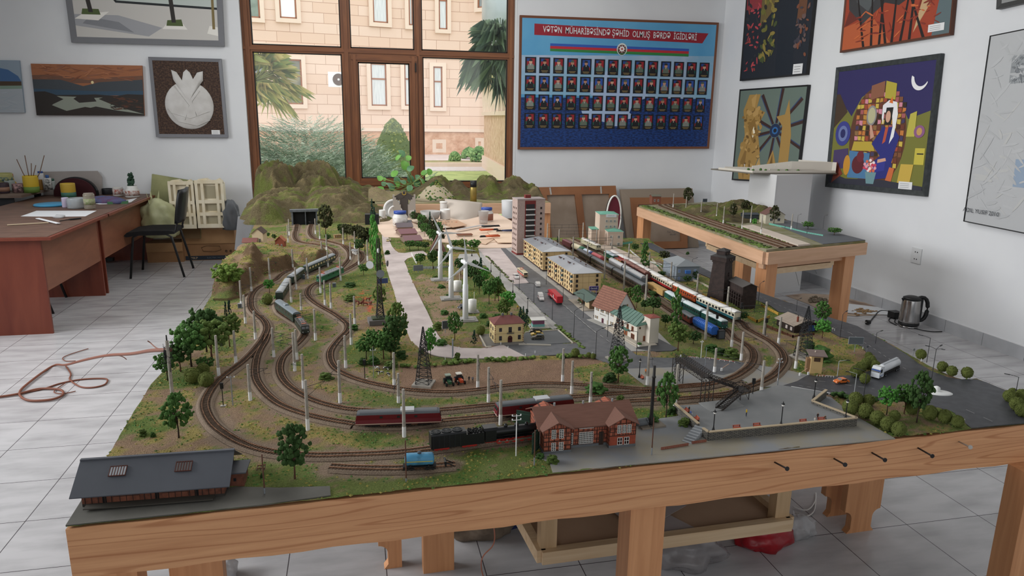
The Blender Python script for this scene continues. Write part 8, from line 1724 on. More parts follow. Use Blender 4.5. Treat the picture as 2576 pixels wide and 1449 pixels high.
tag(MB().beam(at(18,566,DT+.006),at(122,560,DT+.006),.03,.006,M('b8a68c',.7)).build('wood_strip'),'pale wooden strip lying at the front of the desk','wood strip');tag(MB().beam(at(94,549,DT+.010),at(147,562,DT+.010),.028,.004,pw_).build('ruler'),'white ruler crossing the wooden strip','ruler')
tag(MB().beam(at(150,556,DT+.006),at(175,552,DT+.006),.006,.006,blk).beam(at(175,552,DT+.008),at(203,549,DT+.008),.02,.01,blk).build('craft_knife'),'thin black knife on the desk','knife')
b=MB();rs=random.Random(3)
b.ico(at(149,545,DT+.01),.035,M('c6c8ca',.3,alpha=.8),2,(1.2,1,.5),.3,rs);tag(b.build('crumpled_film'),'crumpled clear film on the drawing sheet','plastic')
b=MB();bc_=M('3c5c84',.8,c2='5f4460',ns=9)
for px,py,r in((255,503,.10),(275,505,.11),(295,507,.08),(240,505,.07)): b.ico(at(px,py,DT+.02),r,bc_,2,(1.2,.8,.4),.14,rs)
tag(b.build('blue_cloth'),'crumpled blue and purple cloth on the desk','cloth');tag(MB().box((0,0,.012),(.18,.10,.024),M('3f6a48',.6),rz=.2).build('green_tray',loc=at(297,512,DT)),'green tray beside the blue cloth','tray')
# boxes against the wall
kr=M('a37c58',.85,c2='946f4d',ns=5)
def crate(px0,px1,pyb,pyt,dep,label,txt=None,y=None):
 a=at(px0,pyb,0);b=at(px1,pyb,0);h=hgt((px0+px1)/2,pyb,pyt,0)[1];W=b.x-a.x;s=thing('cardboard_box',label,'box',(a.x,a.y,0));MB().bx(0,W,0,dep,0,h,kr).build('body',s);MB().bx(.0,W,-.012,-.001,h*.55,h*1.0,M('b08a62',.85,c2='a17b55',ns=6)).build('flap',s)
 if txt:
  MB().bx(.02,W,-.004,-.001,h*.02,h*.15,M('2a3440',.7)).build('printed_band',s);text_mesh('MKP',h*.11,M('c3ab8c',.7),s,'lettering',(W*.2,-.006,h*.08),ext=.0003);text_mesh('ELECTRIC MOTOR',h*.07,M('6d7a84',.7),s,'lettering',(W*.62,-.006,h*.08),ext=.0003);text_mesh('e e',h*.18,M('3b3029',.8),s,'recycling_mark',(W*.86,-.004,h*.3),ext=.0003)
  b=MB();b.tube([(W*.35,-.004,h*.42),(W*.45,-.004,h*.48),(W*.7,-.004,h*.46),(W*.72,-.004,h*.34),(W*.6,-.004,h*.28),(W*.38,-.004,h*.3)],.003,M('7c5d42',.8),5,True);b.build('printed_drawing',s)
 return s
crate(463,592,656,579,.22,'large cardboard box with printed dark band near the window wall',1);crate(372,460,661,612,.3,'lower cardboard box beside the far desk under the bags')
zc=hgt(528,656,579,0)[1]
# styrofoam blocks in bags
fo=M('cfc2a4',.6,c2='ddd5bf',ns=8,bump=.2)
def foam(px0,px1,pyb,pyt,label,holes,y=8.5,z0=None):
 a=aty(px0,pyb,y);b=aty(px1,pyb,y);t=aty(px0,pyt,y);W=b.x-a.x;H=t.z-a.z;s=thing('foam_block',label,'packing foam',(a.x,y,a.z));b=MB();n=14
 b.prism([(0,0),(W,0),(W,H*.9),(W*.85,H),(W*.6,H*.93),(W*.4,H),(W*.1,H*.98),(0,H*.9)],0,.09,fo,axis='y')
 for z0_,z1_ in((0,.08),(.25,.32),(.5,.57),(.9,.97)): b.bx(0,W,-.028,0,H*z0_,H*z1_,fo)
 for x0_ in(0,.2,.72,.9): b.bx(W*x0_,W*(x0_+.1),-.03,0,0,H*.93,fo)
 b.build('block',s)
 b=MB()
 for x0_,x1_,z0_,z1_ in holes: b.bx(W*x0_,W*x1_,-.004,-.001,H*z0_,H*z1_,M('9d957c',.8))
 b.build('recesses',s)
foam(434,497,575,452,'left yellowish packing foam block wrapped in film behind the chair',[(.3,.7,.1,.22),(.3,.7,.35,.45)]);foam(500,571,573,449,'right yellowish packing foam block with square holes on the cardboard box',[(.32,.7,.08,.22),(.32,.7,.35,.48),(.32,.7,.6,.85)])
b=MB();c4=[aty(382,438,8.7),aty(505,458,8.7),aty(505,600,8.55),aty(372,600,8.55)];o=c4[3].copy()
s=thing('leaning_painting','green landscape canvas leaning on the wall behind the packing foam','painting',o);gg=lambda u,v:bil([p-o for p in c4],u,v)
b.add([gg(0,0),gg(1,0),gg(1,1),gg(0,1)]+[gg(*q)+Vector((0,.03,0)) for q in((0,0),(1,0),(1,1),(0,1))],[(0,1,2,3),(7,6,5,4),(0,4,5,1),(1,5,6,2),(2,6,7,3),(3,7,4,0)],M('7d8058',.7,c2='96966a',ns=5));nn=Vector((0,-1,0))
for k,(cl,pts) in enumerate((('6a5234',[(0,0),(1,0),(1,.35),(.5,.42),(0,.3)]),('2f3a26',[(.4,.3),(.9,.32),(.8,.5),(.5,.5)]),('50603c',[(.05,.42),(.4,.46),(.35,.55),(.05,.5)]))): b.add([gg(*q)+nn*(.001+.0005*k) for q in pts],[tuple(range(len(pts)))],M(cl,.7))
b.build('canvas',s)
def bag(name,label,c,sx,sy,sz,mt,seed,spikes=3,cat='bag'):
 rs=random.Random(seed);f=lat(seed);V,F=ICO[4];b=MB();o=[]
 for v in V:
  k=1+.35*(float(f(v[0]*2.2+5,v[1]*2.2+v[2]*3+5))-.5)+.22*(abs(float(f(v[0]*6+9,v[1]*6+v[2]*7+9))-.5)-.2)+.06*math.sin(7*math.atan2(v[1],v[0])+3*v[2]);z=max(-.55,v[2])
  o.append((v[0]*k*sx,v[1]*k*sy,(z+.55)*sz*(1+.3*(k-1))))
 b.add(o,F,mt,True)
 for i in range(spikes):
  a=rs.uniform(0,6.28);b.add([(sx*.3*math.cos(a),sy*.3*math.sin(a),sz*1.2),(sx*.5*math.cos(a+.5),sy*.5*math.sin(a+.5),sz*1.3),(sx*.55*math.cos(a),sy*.4*math.sin(a),sz*1.95)],[(0,1,2)],mt)
 return tag(b.build(name,loc=c),label,cat)
bag('plastic_bag','pale yellow plastic bag standing on the lower cardboard box',aty(405,590,8.42)+Vector((0,0,-.02)),.2,.16,.26,M('b8bb8c',.35,alpha=.75,c2='d0d2a8',ns=6),3)
bag('grey_bag','dark grey bag beside the packing foam at the window edge',aty(583,577,8.52),.10,.08,.22,M('5f6266',.5),6,0)
tag(MB().poly([aty(598,545,8.45),aty(633,541,8.45),aty(630,640,8.45),aty(590,628,8.45)],M('cfd2d6',.6),.01,(0,1,0)).build('white_sheet'),'white card sheet standing at the foot of the window beside the hill','card')
# ================= SECOND TABLE =================
s=thing('side_table','second pine table carrying a shorter stretch of model railway at right','table')
N0=at(1928,628);L0=at(1610,540);R0=at(2177,605);N0.z=L0.z=R0.z=T;L0=at(1608,517);B0=L0+(R0-N0)
pl2=M_wood('c99e7c','dcb291',grain=(1.6,1.6,24),rough=.55,ns=2,lo=.25,hi=.75)
MB().poly([N0,R0,B0,L0],M('8f8a76',.95,c2='77764e',ns=9),.018).build('board_top',s)
d1=(L0-N0).normalized();d2=(R0-N0).normalized()
for p,q in((N0,L0),(N0,R0),(R0,B0),(L0,B0)): MB().beam(p+Vector((0,0,-.06)),q+Vector((0,0,-.06)),.045,.085,pl2).build('side_beam',s)
MB().beam(N0+d1*.05+Vector((0,0,-.12)),R0+d1*.05-d2*.07+Vector((0,0,-.12)),.045,.04,pl2).build('lower_beam',s)
for p in (N0+d1*.07+d2*.07,L0-d1*.06+d2*.05,R0-d2*.16+d1*.05,N0+d1*1.2+d2*.62): MB().box((p.x,p.y,(T-.1)/2),(.10,.10,T-.1),pinev,rz=math.atan2(d2.y,d2.x)).build('leg',s)
q0=N0+d1*.05+d2*.1+Vector((0,0,-.17));
MB().poly([q0,q0+d2*.6,q0+d2*.6+d1*1.0,q0+d1*1.0],M('8a6a54',.8),.012).build('hanging_shelf',s)
for p,q in((q0,q0+d1),(q0,q0+d2*.6),(q0+d2*.6,q0+d2*.6+d1)): MB().beam(p,q,.025,.04,pinel).build('shelf_rail',s)
for p in(q0,q0+d1,q0+d2*.6): MB().beam(p,p+Vector((0,0,.1)),.03,.03,pinel).build('shelf_hanger',s)
def U(a,b_): p=N0+(L0-N0)*a+(R0-N0)*b_;return Vector((p.x,p.y))
tz=T+.004
MB().poly([Vector((*U(0,.55),tz)),Vector((*U(0,1),tz)),Vector((*U(.95,1),tz)),Vector((*U(.5,.8),tz))],M('5f6368',.6),.003).build('road',s,'dark grey road');MB().poly([Vector((*U(0,.30),T+.014)),Vector((*U(0,.42),T+.014)),Vector((*U(.36,.48),T+.014)),Vector((*U(.36,.36),T+.014))],M('c9bcaf',.8),.012).build('station_platform',s,'pale station platform')
for k,o_ in enumerate((.14,.21,.27)): track('brown model railway track on the side table, '+('nearest','middle','farthest')[k]+' of three parallel lines',spline([U(-.0+.0*k,o_),U(.5,o_+.0),U(.9,o_+.05),U(.985,o_+.1)]),True,T+.002)
b=MB();rs=random.Random(6)
for i in range(900):
 p=U(rs.uniform(.02,.98),rs.choice((rs.uniform(.01,.08),rs.uniform(.30,.34) if rs.random()<.2 else rs.uniform(.01,.07))));b.ico((p.x,p.y,T+.003),rs.uniform(.008,.016),LM[rs.choice(('olive','brown','olive'))],1,(1.3,1.3,.4),.4,rs)
tag(b.build('ground_cover'),'green turf along the near edge of the side table','grass',kind='stuff')
for i,a_ in enumerate(((1729,515,471,28,'oval','brown'),(1843,552,509,20,'oval','brown'),(1874,540,503,28,'oval','brown'),(1946,563,516,28,'oval','brown'),(2032,578,557,30,'round','green'),(2098,592,572,34,'round','green'),(1898,562,548,14,'bush','bright'))): tree(*a_,'dark model tree',i)
def g2h(x,y,h,sx,sy): return lambda X,Y:G2(X,Y,x,y,h,sx,sy,1.3)
pp=at(1812,540);hill('model_hill','low brown and green hill ridge along the back of the side table',2.95,4.3,5.2,6.9,lambda X,Y:np.maximum.reduce([G2(X,Y,3.62,6.2,.10,.25,.3,1.2),G2(X,Y,3.25,6.15,.07,.16,.4,1.2),G2(X,Y,3.7,5.9,.09,.12,.2,1.2)])*(pin(X,Y,[(q.x,q.y) for q in (N0,R0,B0,L0)])),seed=3)
for a_ in ((1693,523,487),(1725,530,494),(1763,540,505),(1802,549,511),(1819,564,519),(1842,548,509),(1866,578,529),(1888,560,517),(1914,588,541),(1937,560,527),(1990,578,538)): post(*a_,arm=False,head='slim grey post')
lamp(2070,576,541,10,'tall street lamp on the side table between the two tree pairs',.03);lamp(2004,576,539,10,'tall street lamp on the side table left of the first tree pair',.03)
tq2=M('6fae9d',.7);fence([(1935,565),(1975,574),(2030,588),(2070,595)],.014,'turquoise fence along the platform on the side table',tq2,posts=.02)
o=smallhouse((1640,513),(1662,513),494,.09,.014,'small brown station hut on the far end of the side table','7a4a38','6b6a5c','x');o=smallhouse((1925,563),(1972,563),540,.12,.05,'white house with brown gable roof on the side table','c9c2ae','6d4f48','y');smallhouse((1872,552),(1908,552),540,.08,.012,'low dark sheds with grey roof on the side table','3e4448','4a5056','x',wn=False)
billboard(1771,532,500,12,8,'small dark sign board on a post on the side table','8a8e92','3c444a',0,1)
# ================= PEDESTAL AND WHITE MODEL =================
N1=at(1925,742,0);L1=at(1862,706,0);R1=at(2012,731,0);wp=M('d9dadb',.5);hz_=hgt(1925,742,441,0)[1];B1=L1+(R1-N1)
s=thing('pedestal','tall white display pedestal behind the side table','pedestal',N1);b=MB();b.poly([q-N1+Vector((0,0,hz_)) for q in(N1,R1,B1,L1)],wp,hz_);b.build('column',s);MB().beam((0,0,0),(0,0,hz_),.006,.006,M('b9babc',.5)).build('edge_strip',s)
zz=hz_;A=at(1895,438,zz);B=at(2104,438,zz);C=at(1777,426,zz);ctr=(A+B)/2;dB=(B-A);
dC=(C-A)*.9
s=thing('architectural_model','white architectural model with low walls on a thin dark board','architectural model',A);mb_=M('6c675e',.7);wm_=M('cfc9be',.6)
MB().poly([Vector((0,0,.012)),dB+Vector((0,0,.012)),dB+dC+Vector((0,0,.012)),dC+Vector((0,0,.012))],mb_,.012).build('base_board',s)
def UB(u,v,z=0): return dB*u+dC*v+Vector((0,0,.012+z))
def wl2(u0,v0,u1,v1,h,h2=None): b=MB();b.poly([UB(u0,v0),UB(u1,v1),UB(u1,v1,h2 or h),UB(u0,v0,h)],wm_,.012,(0,1,0));b.build('white_wall',s)
wl2(.0,.02,1,.02,.02);wl2(.0,.02,-.0,.8,.02);wl2(.62,.3,1,.1,.10);wl2(.28,.55,.62,.3,.045,.10);wl2(.3,.2,.8,.12,.03);wl2(1,.02,1,.8,.10);wl2(.05,.75,.3,.6,.03)
rs=random.Random(1)
for k,(u,v) in enumerate(((.1,.2),(.25,.2),(.38,.15),(.48,.15),(.3,.4),(.18,.45),(.6,.12))): p=UB(u,v);MB().ico((p.x,p.y,p.z+.016),.015,LM['green'],1,(1,1,1),.2,rs).build('model_bush',s,'tiny green model bush')
for k,(u,v) in enumerate(((.05,.3),(.15,.5),(.22,.3),(.33,.35),(.42,.3),(.56,.25))): p=UB(u,v);MB().cyl((p.x,p.y,p.z),(p.x,p.y,p.z+.06),.0015,.0015,wm_,6).ico((p.x,p.y,p.z+.062),.004,whitep,1).build('model_lamp_post',s)
# brown lump under second table
bag('rock_sack','brown lumpy sack on the floor under the side table',at(1850,700,0)+Vector((0,0,0)),.16,.14,.2,M('8a6a4c',.9,c2='a58762',ns=12,bump=.5),4,0,'sack')
# ================= KETTLE AND FLOOR THINGS =================
k0=at(2284,822,0);s=thing('electric_kettle','stainless steel electric kettle with black handle and lid on the floor','kettle',k0,-.25);ss=M('9a9a9a',.18,.95,c2='b9b6b2',ns=2,strx=(8,8,.2))
MB().lathe([(.070,0),(.073,.01),(.070,.022)],ss,36).build('power_base',s);MB().lathe([(.078,.022),(.080,.03),(.080,.042)],bt,36).build('bottom_rim',s,'black rim');MB().lathe([(.079,.042),(.079,.06),(.070,.232),(.068,.238)],ss,36).build('body',s)
MB().lathe([(.070,.236),(.068,.252),(.04,.264),(0,.266)],bt,36).add([(-.06,-.02,.25),(-.06,.02,.25),(-.088,0,.243),(-.07,0,.215)],[(0,1,2),(0,2,3),(1,3,2)],bt).build('lid',s,'black lid')
b=MB();b.tube([(.055,0,.250),(.075,0,.256),(.098,0,.252),(.117,0,.237),(.130,0,.21),(.136,0,.175),(.136,0,.14),(.131,0,.105),(.120,0,.078),(.102,0,.060),(.080,0,.053)],[.013,.014,.015,.016,.016,.016,.016,.016,.016,.015,.013],bt,12).bx(.062,.085,-.02,.02,.05,.245,bt);b.build('handle',s,'thick black handle')
def cord(name,label,pts,r,mt,z=.006,cat='cord',zs=None,**k):
 q=[at(a,b_,(zs[i] if zs else z)) for i,(a,b_) in enumerate(pts)];o=[]
 P_=[q[0]]+q+[q[-1]]
 for i in range(1,len(P_)-2):
  for t in range(6): t/=6;a,b_,c_,d=P_[i-1:i+3];o.append(.5*((2*b_)+(c_-a)*t+(2*a-5*b_+4*c_-d)*t*t+(3*b_-a-3*c_+d)*t**3))
 o.append(q[-1]);b=MB();b.tube(o,r,mt,7);return tag(b.build(name),label,cat)
cord('black_cable','black cord looping from the kettle base to the socket by the skirting',[(2255,818),(2237,808),(2240,800),(2258,795),(2252,812),(2300,826),(2340,834),(2370,834)],.004,bt);s=cord('black_cable','black power cord with a round two pin plug lying left of the kettle',[(2255,800),(2240,785),(2215,782),(2200,795),(2188,810)],.0055,bt)
p=at(2180,811,.02);b=MB();b.cyl(p+Vector((.03,.0,0)),p,.018,.022,bt,12).cyl(p,p+Vector((-.022,.012,0)),.0025,.0025,M('b9b5b0',.3,.9),6).cyl(p+Vector((0,.014,0)),p+Vector((-.022,.026,0)),.0025,.0025,M('b9b5b0',.3,.9),6);o=b.build('plug',s);tag(MB().box((0,0,.03),(.08,.08,.06),bt).build('power_adapter',loc=at(2250,800,0)),'black adapter block behind the kettle base','adapter')
sheet('newspaper','spread out newspaper and brown paper on the floor under the side table',[(1975,743),(2020,738),(2110,742),(2160,758),(2230,770),(2260,790),(2150,795),(2080,790),(2035,765)],.003,M('b9a592',.85,c2='8a7466',ns=4,lo=.5,hi=.62));sheet('white_sheet','large white paper sheet on the floor between table leg and kettle',[(2081,762),(2120,762),(2225,774),(2245,792),(2160,789),(2090,783)],.006,pw_,'paper')
b=MB();rs=random.Random(2)
for i in range(60): p=at(2060+rs.gauss(0,14),755+rs.gauss(0,4),.012);b.ico(p,.015*rs.uniform(.5,1.3),M('857a68',.9,c2='5f5648',ns=30),1,(1,1,.6),.4,rs)
tag(b.build('gravel_pile'),'heap of grey gravel on the newspaper','gravel',kind='stuff')
b=MB()
for i in range(40): p=at(2172+rs.gauss(0,13),782+rs.gauss(0,3),.012);b.ico(p,.012*rs.uniform(.5,1.3),M('9a7c58',.9),1,(1.4,1,.5),.4,rs)
tag(b.build('shavings'),'small pile of tan shavings on the white sheet','shavings',kind='stuff')
cord('thin_wire','thin grey wire hanging from the side table down to the floor',[(2027,632),(2042,662),(2054,688)],.002,M('8a8a8a',.5),zs=[.68,.4,.12]);cord('thin_wire','thin wire hanging down in front of the pedestal box',[(1992,652),(2003,690),(2010,718)],.002,M('8a8a8a',.5),zs=[.62,.3,.1])
# wire bundle on the left
rw_=M('7c4a38',.6)
cord('wire_bundle','red brown twisted wire bundle running from the tall pole across the floor',[(428,880),(380,882),(330,890),(270,894),(215,905),(165,918),(140,918),(110,935),(70,965),(50,985),(55,1000),(80,1008),(130,1005),(158,993),(150,980),(100,978),(50,990),(0,998),(-60,1004)],.007,rw_,zs=[.93,.80,.62,.45,.28,.12]+[.01]*13)
cord('wire_bundle','brown wire loop lying right of the main bundle on the floor',[(165,920),(178,940),(176,955),(200,972),(230,975),(262,968),(270,955),(250,952),(200,955),(150,965),(110,978),(60,988)],.005,rw_);cord('thin_wire','thin brown wire end curling up left of the tree group',[(420,878),(395,876),(378,862),(372,858)],.002,rw_,zs=[.9,.85,.8,.82]);cord('thin_wire','thin wire curl above the wire bundle on the floor',[(222,877),(180,890),(158,900),(165,908),(190,908)],.003,rw_);cord('thin_wire','thin brown wire tail below the long wire bundle',[(245,897),(275,893),(305,896),(318,904)],.003,rw_,zs=[.3,.2,.1,.05]);cord('thin_wire','short wire loop inside the bundle loops',[(190,984),(160,990),(138,988),(140,980),(165,963)],.003,rw_)
# nails in the front beam
nl=M('3b3a3b',.4,.8)
for i,(a_,b_) in enumerate((((1945,1161),(1978,1178)),((2095,1152),(2124,1168)),((2190,1137),(2224,1156)),((2306,1125),(2343,1146)),((2410,1110),(2439,1124)))):
 yy=lambda px:FL.y+(px-165)/(2576-165)*(FR.y-FL.y)
 p=aty(a_[0],a_[1],yy(a_[0])+.0);q=aty(b_[0],b_[1],yy(b_[0])-.06);m=nl if i<4 else M('a9a6a2',.4,.7);s=thing('screw',('leftmost','second','third','fourth','rightmost, silvery')[i]+' of the five long screws sticking out of the front beam','screw',p,group='screws in the front beam');v=q-p
 MB().cyl(v*-.15,v,.0022,.0026,m,8).build('shank',s);MB().cyl(v,v*1.05,.0026,.006,m,12).cyl(v*1.05,v*1.08,.006,.006,m,12).build('head',s)
kn=M('5a3524',.8,c2='3c2016',ns=200)
for i,(px,py,w) in enumerate(((571,1300,15),(581,1357,13),(1183,1258,8),(1612,1192,9),(2095,1157,9),(2390,1108,8),(1375,1298,8))):
 yy=FL.y+(px-165)/(2576-165)*(FR.y-FL.y)-.0006;p=aty(px,py,yy);r=w*mpp(p);b=MB()
 b.add([(1.25*r*math.cos(t),0,r*math.sin(t)) for t in [2*math.pi*k/20 for k in range(20)]],[tuple(range(20))],M('8a5a3a',.7));b.add([(.8*r*math.cos(t),-.0006,.65*r*math.sin(t)) for t in [2*math.pi*k/20 for k in range(20)]],[tuple(range(20))],kn)
 if i<6: b.build('knot',tb,'dark wood knot',loc=p,rz=math.atan2(ddx.y,ddx.x))
# shelf under the table
zs_=aty(1362,1398,1.98).z;SL=at(1362,1400,zs_);SR=at(1987,1316,zs_);SB=at(1296,1282,zs_);sd=(SB-SL);SB2=SR+sd
s=thing('under_shelf','pale pine framed shelf hanging under the layout table','shelf',SL)
MB().poly([Vector((0,0,.0)),SR-SL,SB2-SL,sd],M('b2937a',.8,c2='bfa086',ns=3),.012).build('shelf_board',s)
for p,q in((SL,SR),(SL,SB),(SB,SB2),(SR,SB2)): MB().beam(p-SL,q-SL,.03,.045,pinel).build('shelf_rail',s)
for p in(SL+(SR-SL)*.03,SR-(SR-SL)*.03,): MB().box(p-SL+sd.normalized()*.03+Vector((0,0,(T-.1-zs_)/2)),(.055,.045,T-.1-zs_),M_wood('b99a74','d2b48c',grain=(22,22,1.5),rough=.6,ns=1.6)).build('upright',s)
gp=M('a9a0a0',.7,c2='b4abab',ns=4)
def onshelf(u,v): return SL+(SR-SL)*u+sd*v+Vector((0,0,.014))
tag(MB().poly([onshelf(*q) for q in((.40,.04),(.62,.03),(.55,.5),(.48,.9),(.34,.9))],gp,.001).build('paper_sheet'),'large grey white paper sheet on the shelf under the table','paper');o=tag(MB().poly([onshelf(*q)+Vector((0,0,.003)) for q in((.50,.3),(.66,.55),(.58,.95),(.42,.95))],gp,.001).build('paper_sheet'),'tilted paper sheet with small red and black print on the shelf','paper')
b=MB()
for k in range(5): p=onshelf(.50+.012*k,.86-.05*k)+Vector((0,0,.006));b.box(p,(.05,.004,.001),M('4a3a3c',.7),rz=-.7).box(p+Vector((.03,.01,0)),(.04,.008,.001),M('8c3a34',.7),rz=-.7)
b.build('printed_lines',o)
bag('canvas_sack','grey brown canvas sack on the floor under the table',at(1215,1362,0)+Vector((0,.1,0)),.17,.12,.10,M('7d6f60',.9,c2='6c5f52',ns=30,bump=.4),7,0,'sack');bag('red_bag','crumpled red plastic bag on the floor under the shelf',at(1930,1372,0)+Vector((-.02,.03,0)),.12,.10,.08,M('a8202a',.3,c2='8c1a22',ns=10),8,3);bag('clear_bag','big crumpled clear plastic bag on the floor under the shelf',at(1735,1425,0)+Vector((0,.06,0)),.17,.12,.09,M('b9b6b8',.25,alpha=.6,c2='9a9698',ns=8),9,4);bag('clear_bag','small clear plastic bag right of the red bag',at(2010,1345,0),.07,.05,.06,M('c6c6c8',.25,alpha=.6),10,2);bag('clear_bag','white plastic bag glimpsed behind the left table leg',at(572,1449,0),.035,.04,.06,M('d0d0d2',.3,alpha=.8),12,1)
tag(MB().box((0,0,.10),(.30,.25,.2),M('26305c',.5)).build('blue_crate',loc=at(1330,1318,0)+Vector((-.02,.12,0)),rz=.3),'dark blue crate on the floor behind the shelf corner','crate')
cord('copper_wire','thin copper wire hanging below the front beam to the floor',[(1230,1292),(1243,1330),(1241,1370),(1215,1400),(1211,1430),(1222,1470)],.002,M('b5623c',.4,.5),zs=[.66,.5,.38,.25,.12,.02]);cord('white_cable','thin white cable on the floor near the scalloped legs',[(1995,1275),(2030,1283),(2050,1262),(2052,1240),(2048,1285),(2020,1302),(1990,1304)],.003,whitep)
# ================= CLUTTER AT THE FAR END =================
sh2=thing('raised_shelf','pine shelf in front of the window carrying brown model hills','shelf')
x0_,x1_=.18,1.93;MB().bx(x0_,x1_,7.0,8.3,T,T+.018,M('8f8468',.95,c2='7a7a50',ns=8)).build('board_top',sh2);MB().bx(x0_,x1_,6.96,7.0,T-.09,T+.012,pl2).build('front_beam',sh2)
for x in(.3,1.25,1.55,1.86): MB().bx(x,x+.08,7.0,7.06,0,T-.01,pinev).build('leg',sh2)
hill('model_hill','tall pointed brown hill behind the spray can on the raised shelf',.55,1.35,7.2,8.3,lambda X,Y:np.maximum.reduce([G2(X,Y,.88,7.85,.19,.22,.3,1.1),G2(X,Y,1.08,7.8,.15,.15,.3,1.1)]),seed=2,zb=T+.016);hill('model_hill','broad brown and green hill at the right end of the raised shelf',1.1,2.0,7.15,8.3,lambda X,Y:np.maximum.reduce([G2(X,Y,1.42,7.8,.20,.17,.3,1.1),G2(X,Y,1.72,7.75,.18,.22,.3,1.2),G2(X,Y,1.9,7.6,.12,.1,.3,1.2)])*(X<1.94),seed=5,zb=T+.016)
hill('model_hill','low pale sandy hill left of the potted plant at the back',.12,.62,7.2,8.3,lambda X,Y:np.maximum.reduce([G2(X,Y,.2,7.7,.09,.16,.3,1.1),G2(X,Y,.42,7.7,.05,.12,.3)])*(X>.13),seed=6,zb=T+.016,colr='a8977a')
a=at(1100,520,T+.02);s=thing('wooded_cone','pale cone hill covered with dark ball trees on the raised shelf','model hill',(.80,7.3,T+.02));MB().lathe([(.22,0),(.17,.05),(.09,.13),(.0,.17)],M('a89c84',.9),24).build('cone',s);b=MB();rs=random.Random(4)
for i in range(170): t=rs.uniform(0,6.28);q=rs.random()**.6;b.ico((.2*q*math.cos(t),.2*q*math.sin(t),.18*(1-q)+.012),.016*rs.uniform(.7,1.2),LM['dark'] if i%3 else LM['ball'],1,(1,1,1),.2,rs)
tag(b.build('ball_trees',s),kind='stuff')
# monument
a=at(1032,560,T);s=thing('monument_model','grey stepped monument model with a small golden crescent on top','monument',(.40,6.1,T+.004));g1_=M('a39b92',.7);g2_=M('4b4540',.7);Hm=aty(1032,482,6.1).z-T
for e in(-1,1):
 for k in range(5): MB().bx(min(e*(.03+.013*k),e*(.043+.013*k)),max(e*(.03+.013*k),e*(.043+.013*k)),0,.03,0,Hm*(.5+.09*k),g1_).build('stepped_slab',s)
b=MB();b.prism([(-.10,Hm*.75),(0,Hm),(.10,Hm*.75),(.06,Hm*.62),(0,Hm*.78),(-.06,Hm*.62)],.01,.03,g2_,axis='y').bx(-.035,.035,.012,.03,0,Hm*.8,g2_);b.build('dark_core',s);MB().tube([(.016*math.cos(t),.004,Hm*.93+.016*math.sin(t)) for t in [math.radians(q) for q in range(150,391,20)]],.003,M('c9a94a',.4,.5),6).build('crescent',s,'golden crescent')
# potted plant
s=thing('potted_plant','leafy green houseplant with round leaves in front of the window','plant',(.62,8.05,T+.018));lf=M('5d9a3a',.45,c2='7db556',ns=9);lf2=M('3f6f45',.4,c2='6f9a70',ns=9);stm=M('9bb06a',.6)
MB().lathe([(.05,0),(.06,.05),(.065,.06)],M('7a4a38',.7),20).build('pot',s);rs=random.Random(8);yv=8.05
for (px,py,r) in ((1010,385,16),(1002,395,15),(1027,397,13),(1017,415,19),(1032,423,16),(992,436,17),(955,448,13),(966,450,9),(998,455,16),(965,462,12),(982,468,20),(1000,464,11),(1013,457,14),(1032,450,16),(1050,445,12),(1048,460,16),(1030,473,14),(1062,455,15),(1068,433,17),(1080,432,13),(1088,452,15),(1090,467,15),(1058,472,12),(956,475,15),(984,478,13),(968,493,12),(986,500,15),(1000,500,12),(960,503,10),(1010,490,10)):
 b=MB();p=aty(px,py,yv+rs.uniform(-.12,.12))-s.location;R=r*.0029;nv=Vector((rs.uniform(-.6,.6),rs.uniform(-1,-.2),rs.uniform(.2,.9))).normalized();a=nv.cross(Vector((0,0,1))).normalized();c=nv.cross(a)
 V=[p]+[p+(a*math.cos(t)+c*math.sin(t))*R*(1-.25*(math.cos(t/2)**20))+nv*R*.15*math.cos(2*t) for t in [2*math.pi*k/14 for k in range(14)]]
 b.add(V,[(0,1+k,1+(k+1)%14) for k in range(14)],lf if r%2 else lf2,True);b.tube([p,(p.x*.55,p.y*.4,p.z*.72),(0,0,.1)],.0035,stm,5);b.build('leaf',s)
def potb(name,px,py,w,h,label,col,**k): return pot(name,px,py,w,h,label,col,z=T+.005,**k)
wpl='dcdad6'
s=potb('white_jar',1007,567,37,30,'white plastic jar with blue lid and printed label, left one on the bare board',wpl,cat='jar',prof=[(.95,0),(1,.06),(1,.75),(.8,.95),(.8,1)],lid=('2c4a9a',.85,.22),bandc=('b9b2ac',.1,.7,'d8d4d0'));s=potb('white_jar',1224,556,33,28,'white plastic jar with blue lid and brown label, right one on the bare board',wpl,cat='jar',prof=[(.95,0),(1,.06),(1,.75),(.8,.95),(.8,1)],lid=('2c4a9a',.85,.22),bandc=('8c5a4a',.1,.7))
potb('clear_cup',1216,562,27,32,'clear plastic cup in front of the right jar','b9b6b4',cat='cup',glass=1,prof=[(.75,0),(1,.96),(1.05,1)]);potb('white_tub',1120,552,26,26,'short white plastic tub beside the curled sheet',wpl,cat='tub');potb('white_tub',1116,542,18,32,'white lidded container behind the short tub',wpl,cat='tub',lid=('e2e0dc',1.08,.1));potb('white_cup',962,552,16,24,'white cup left of the round lids',wpl,cat='cup')
potb('paint_bowl',1083,553,52,22,'grey metal bowl with rags on the bare board','a8a5a2',cat='bowl',prof=[(.6,0),(.85,.3),(1,1)]);potb('small_cup',1039,553,16,24,'small clear cup with brush beside the left jar','b5aca4',cat='cup',glass=1)
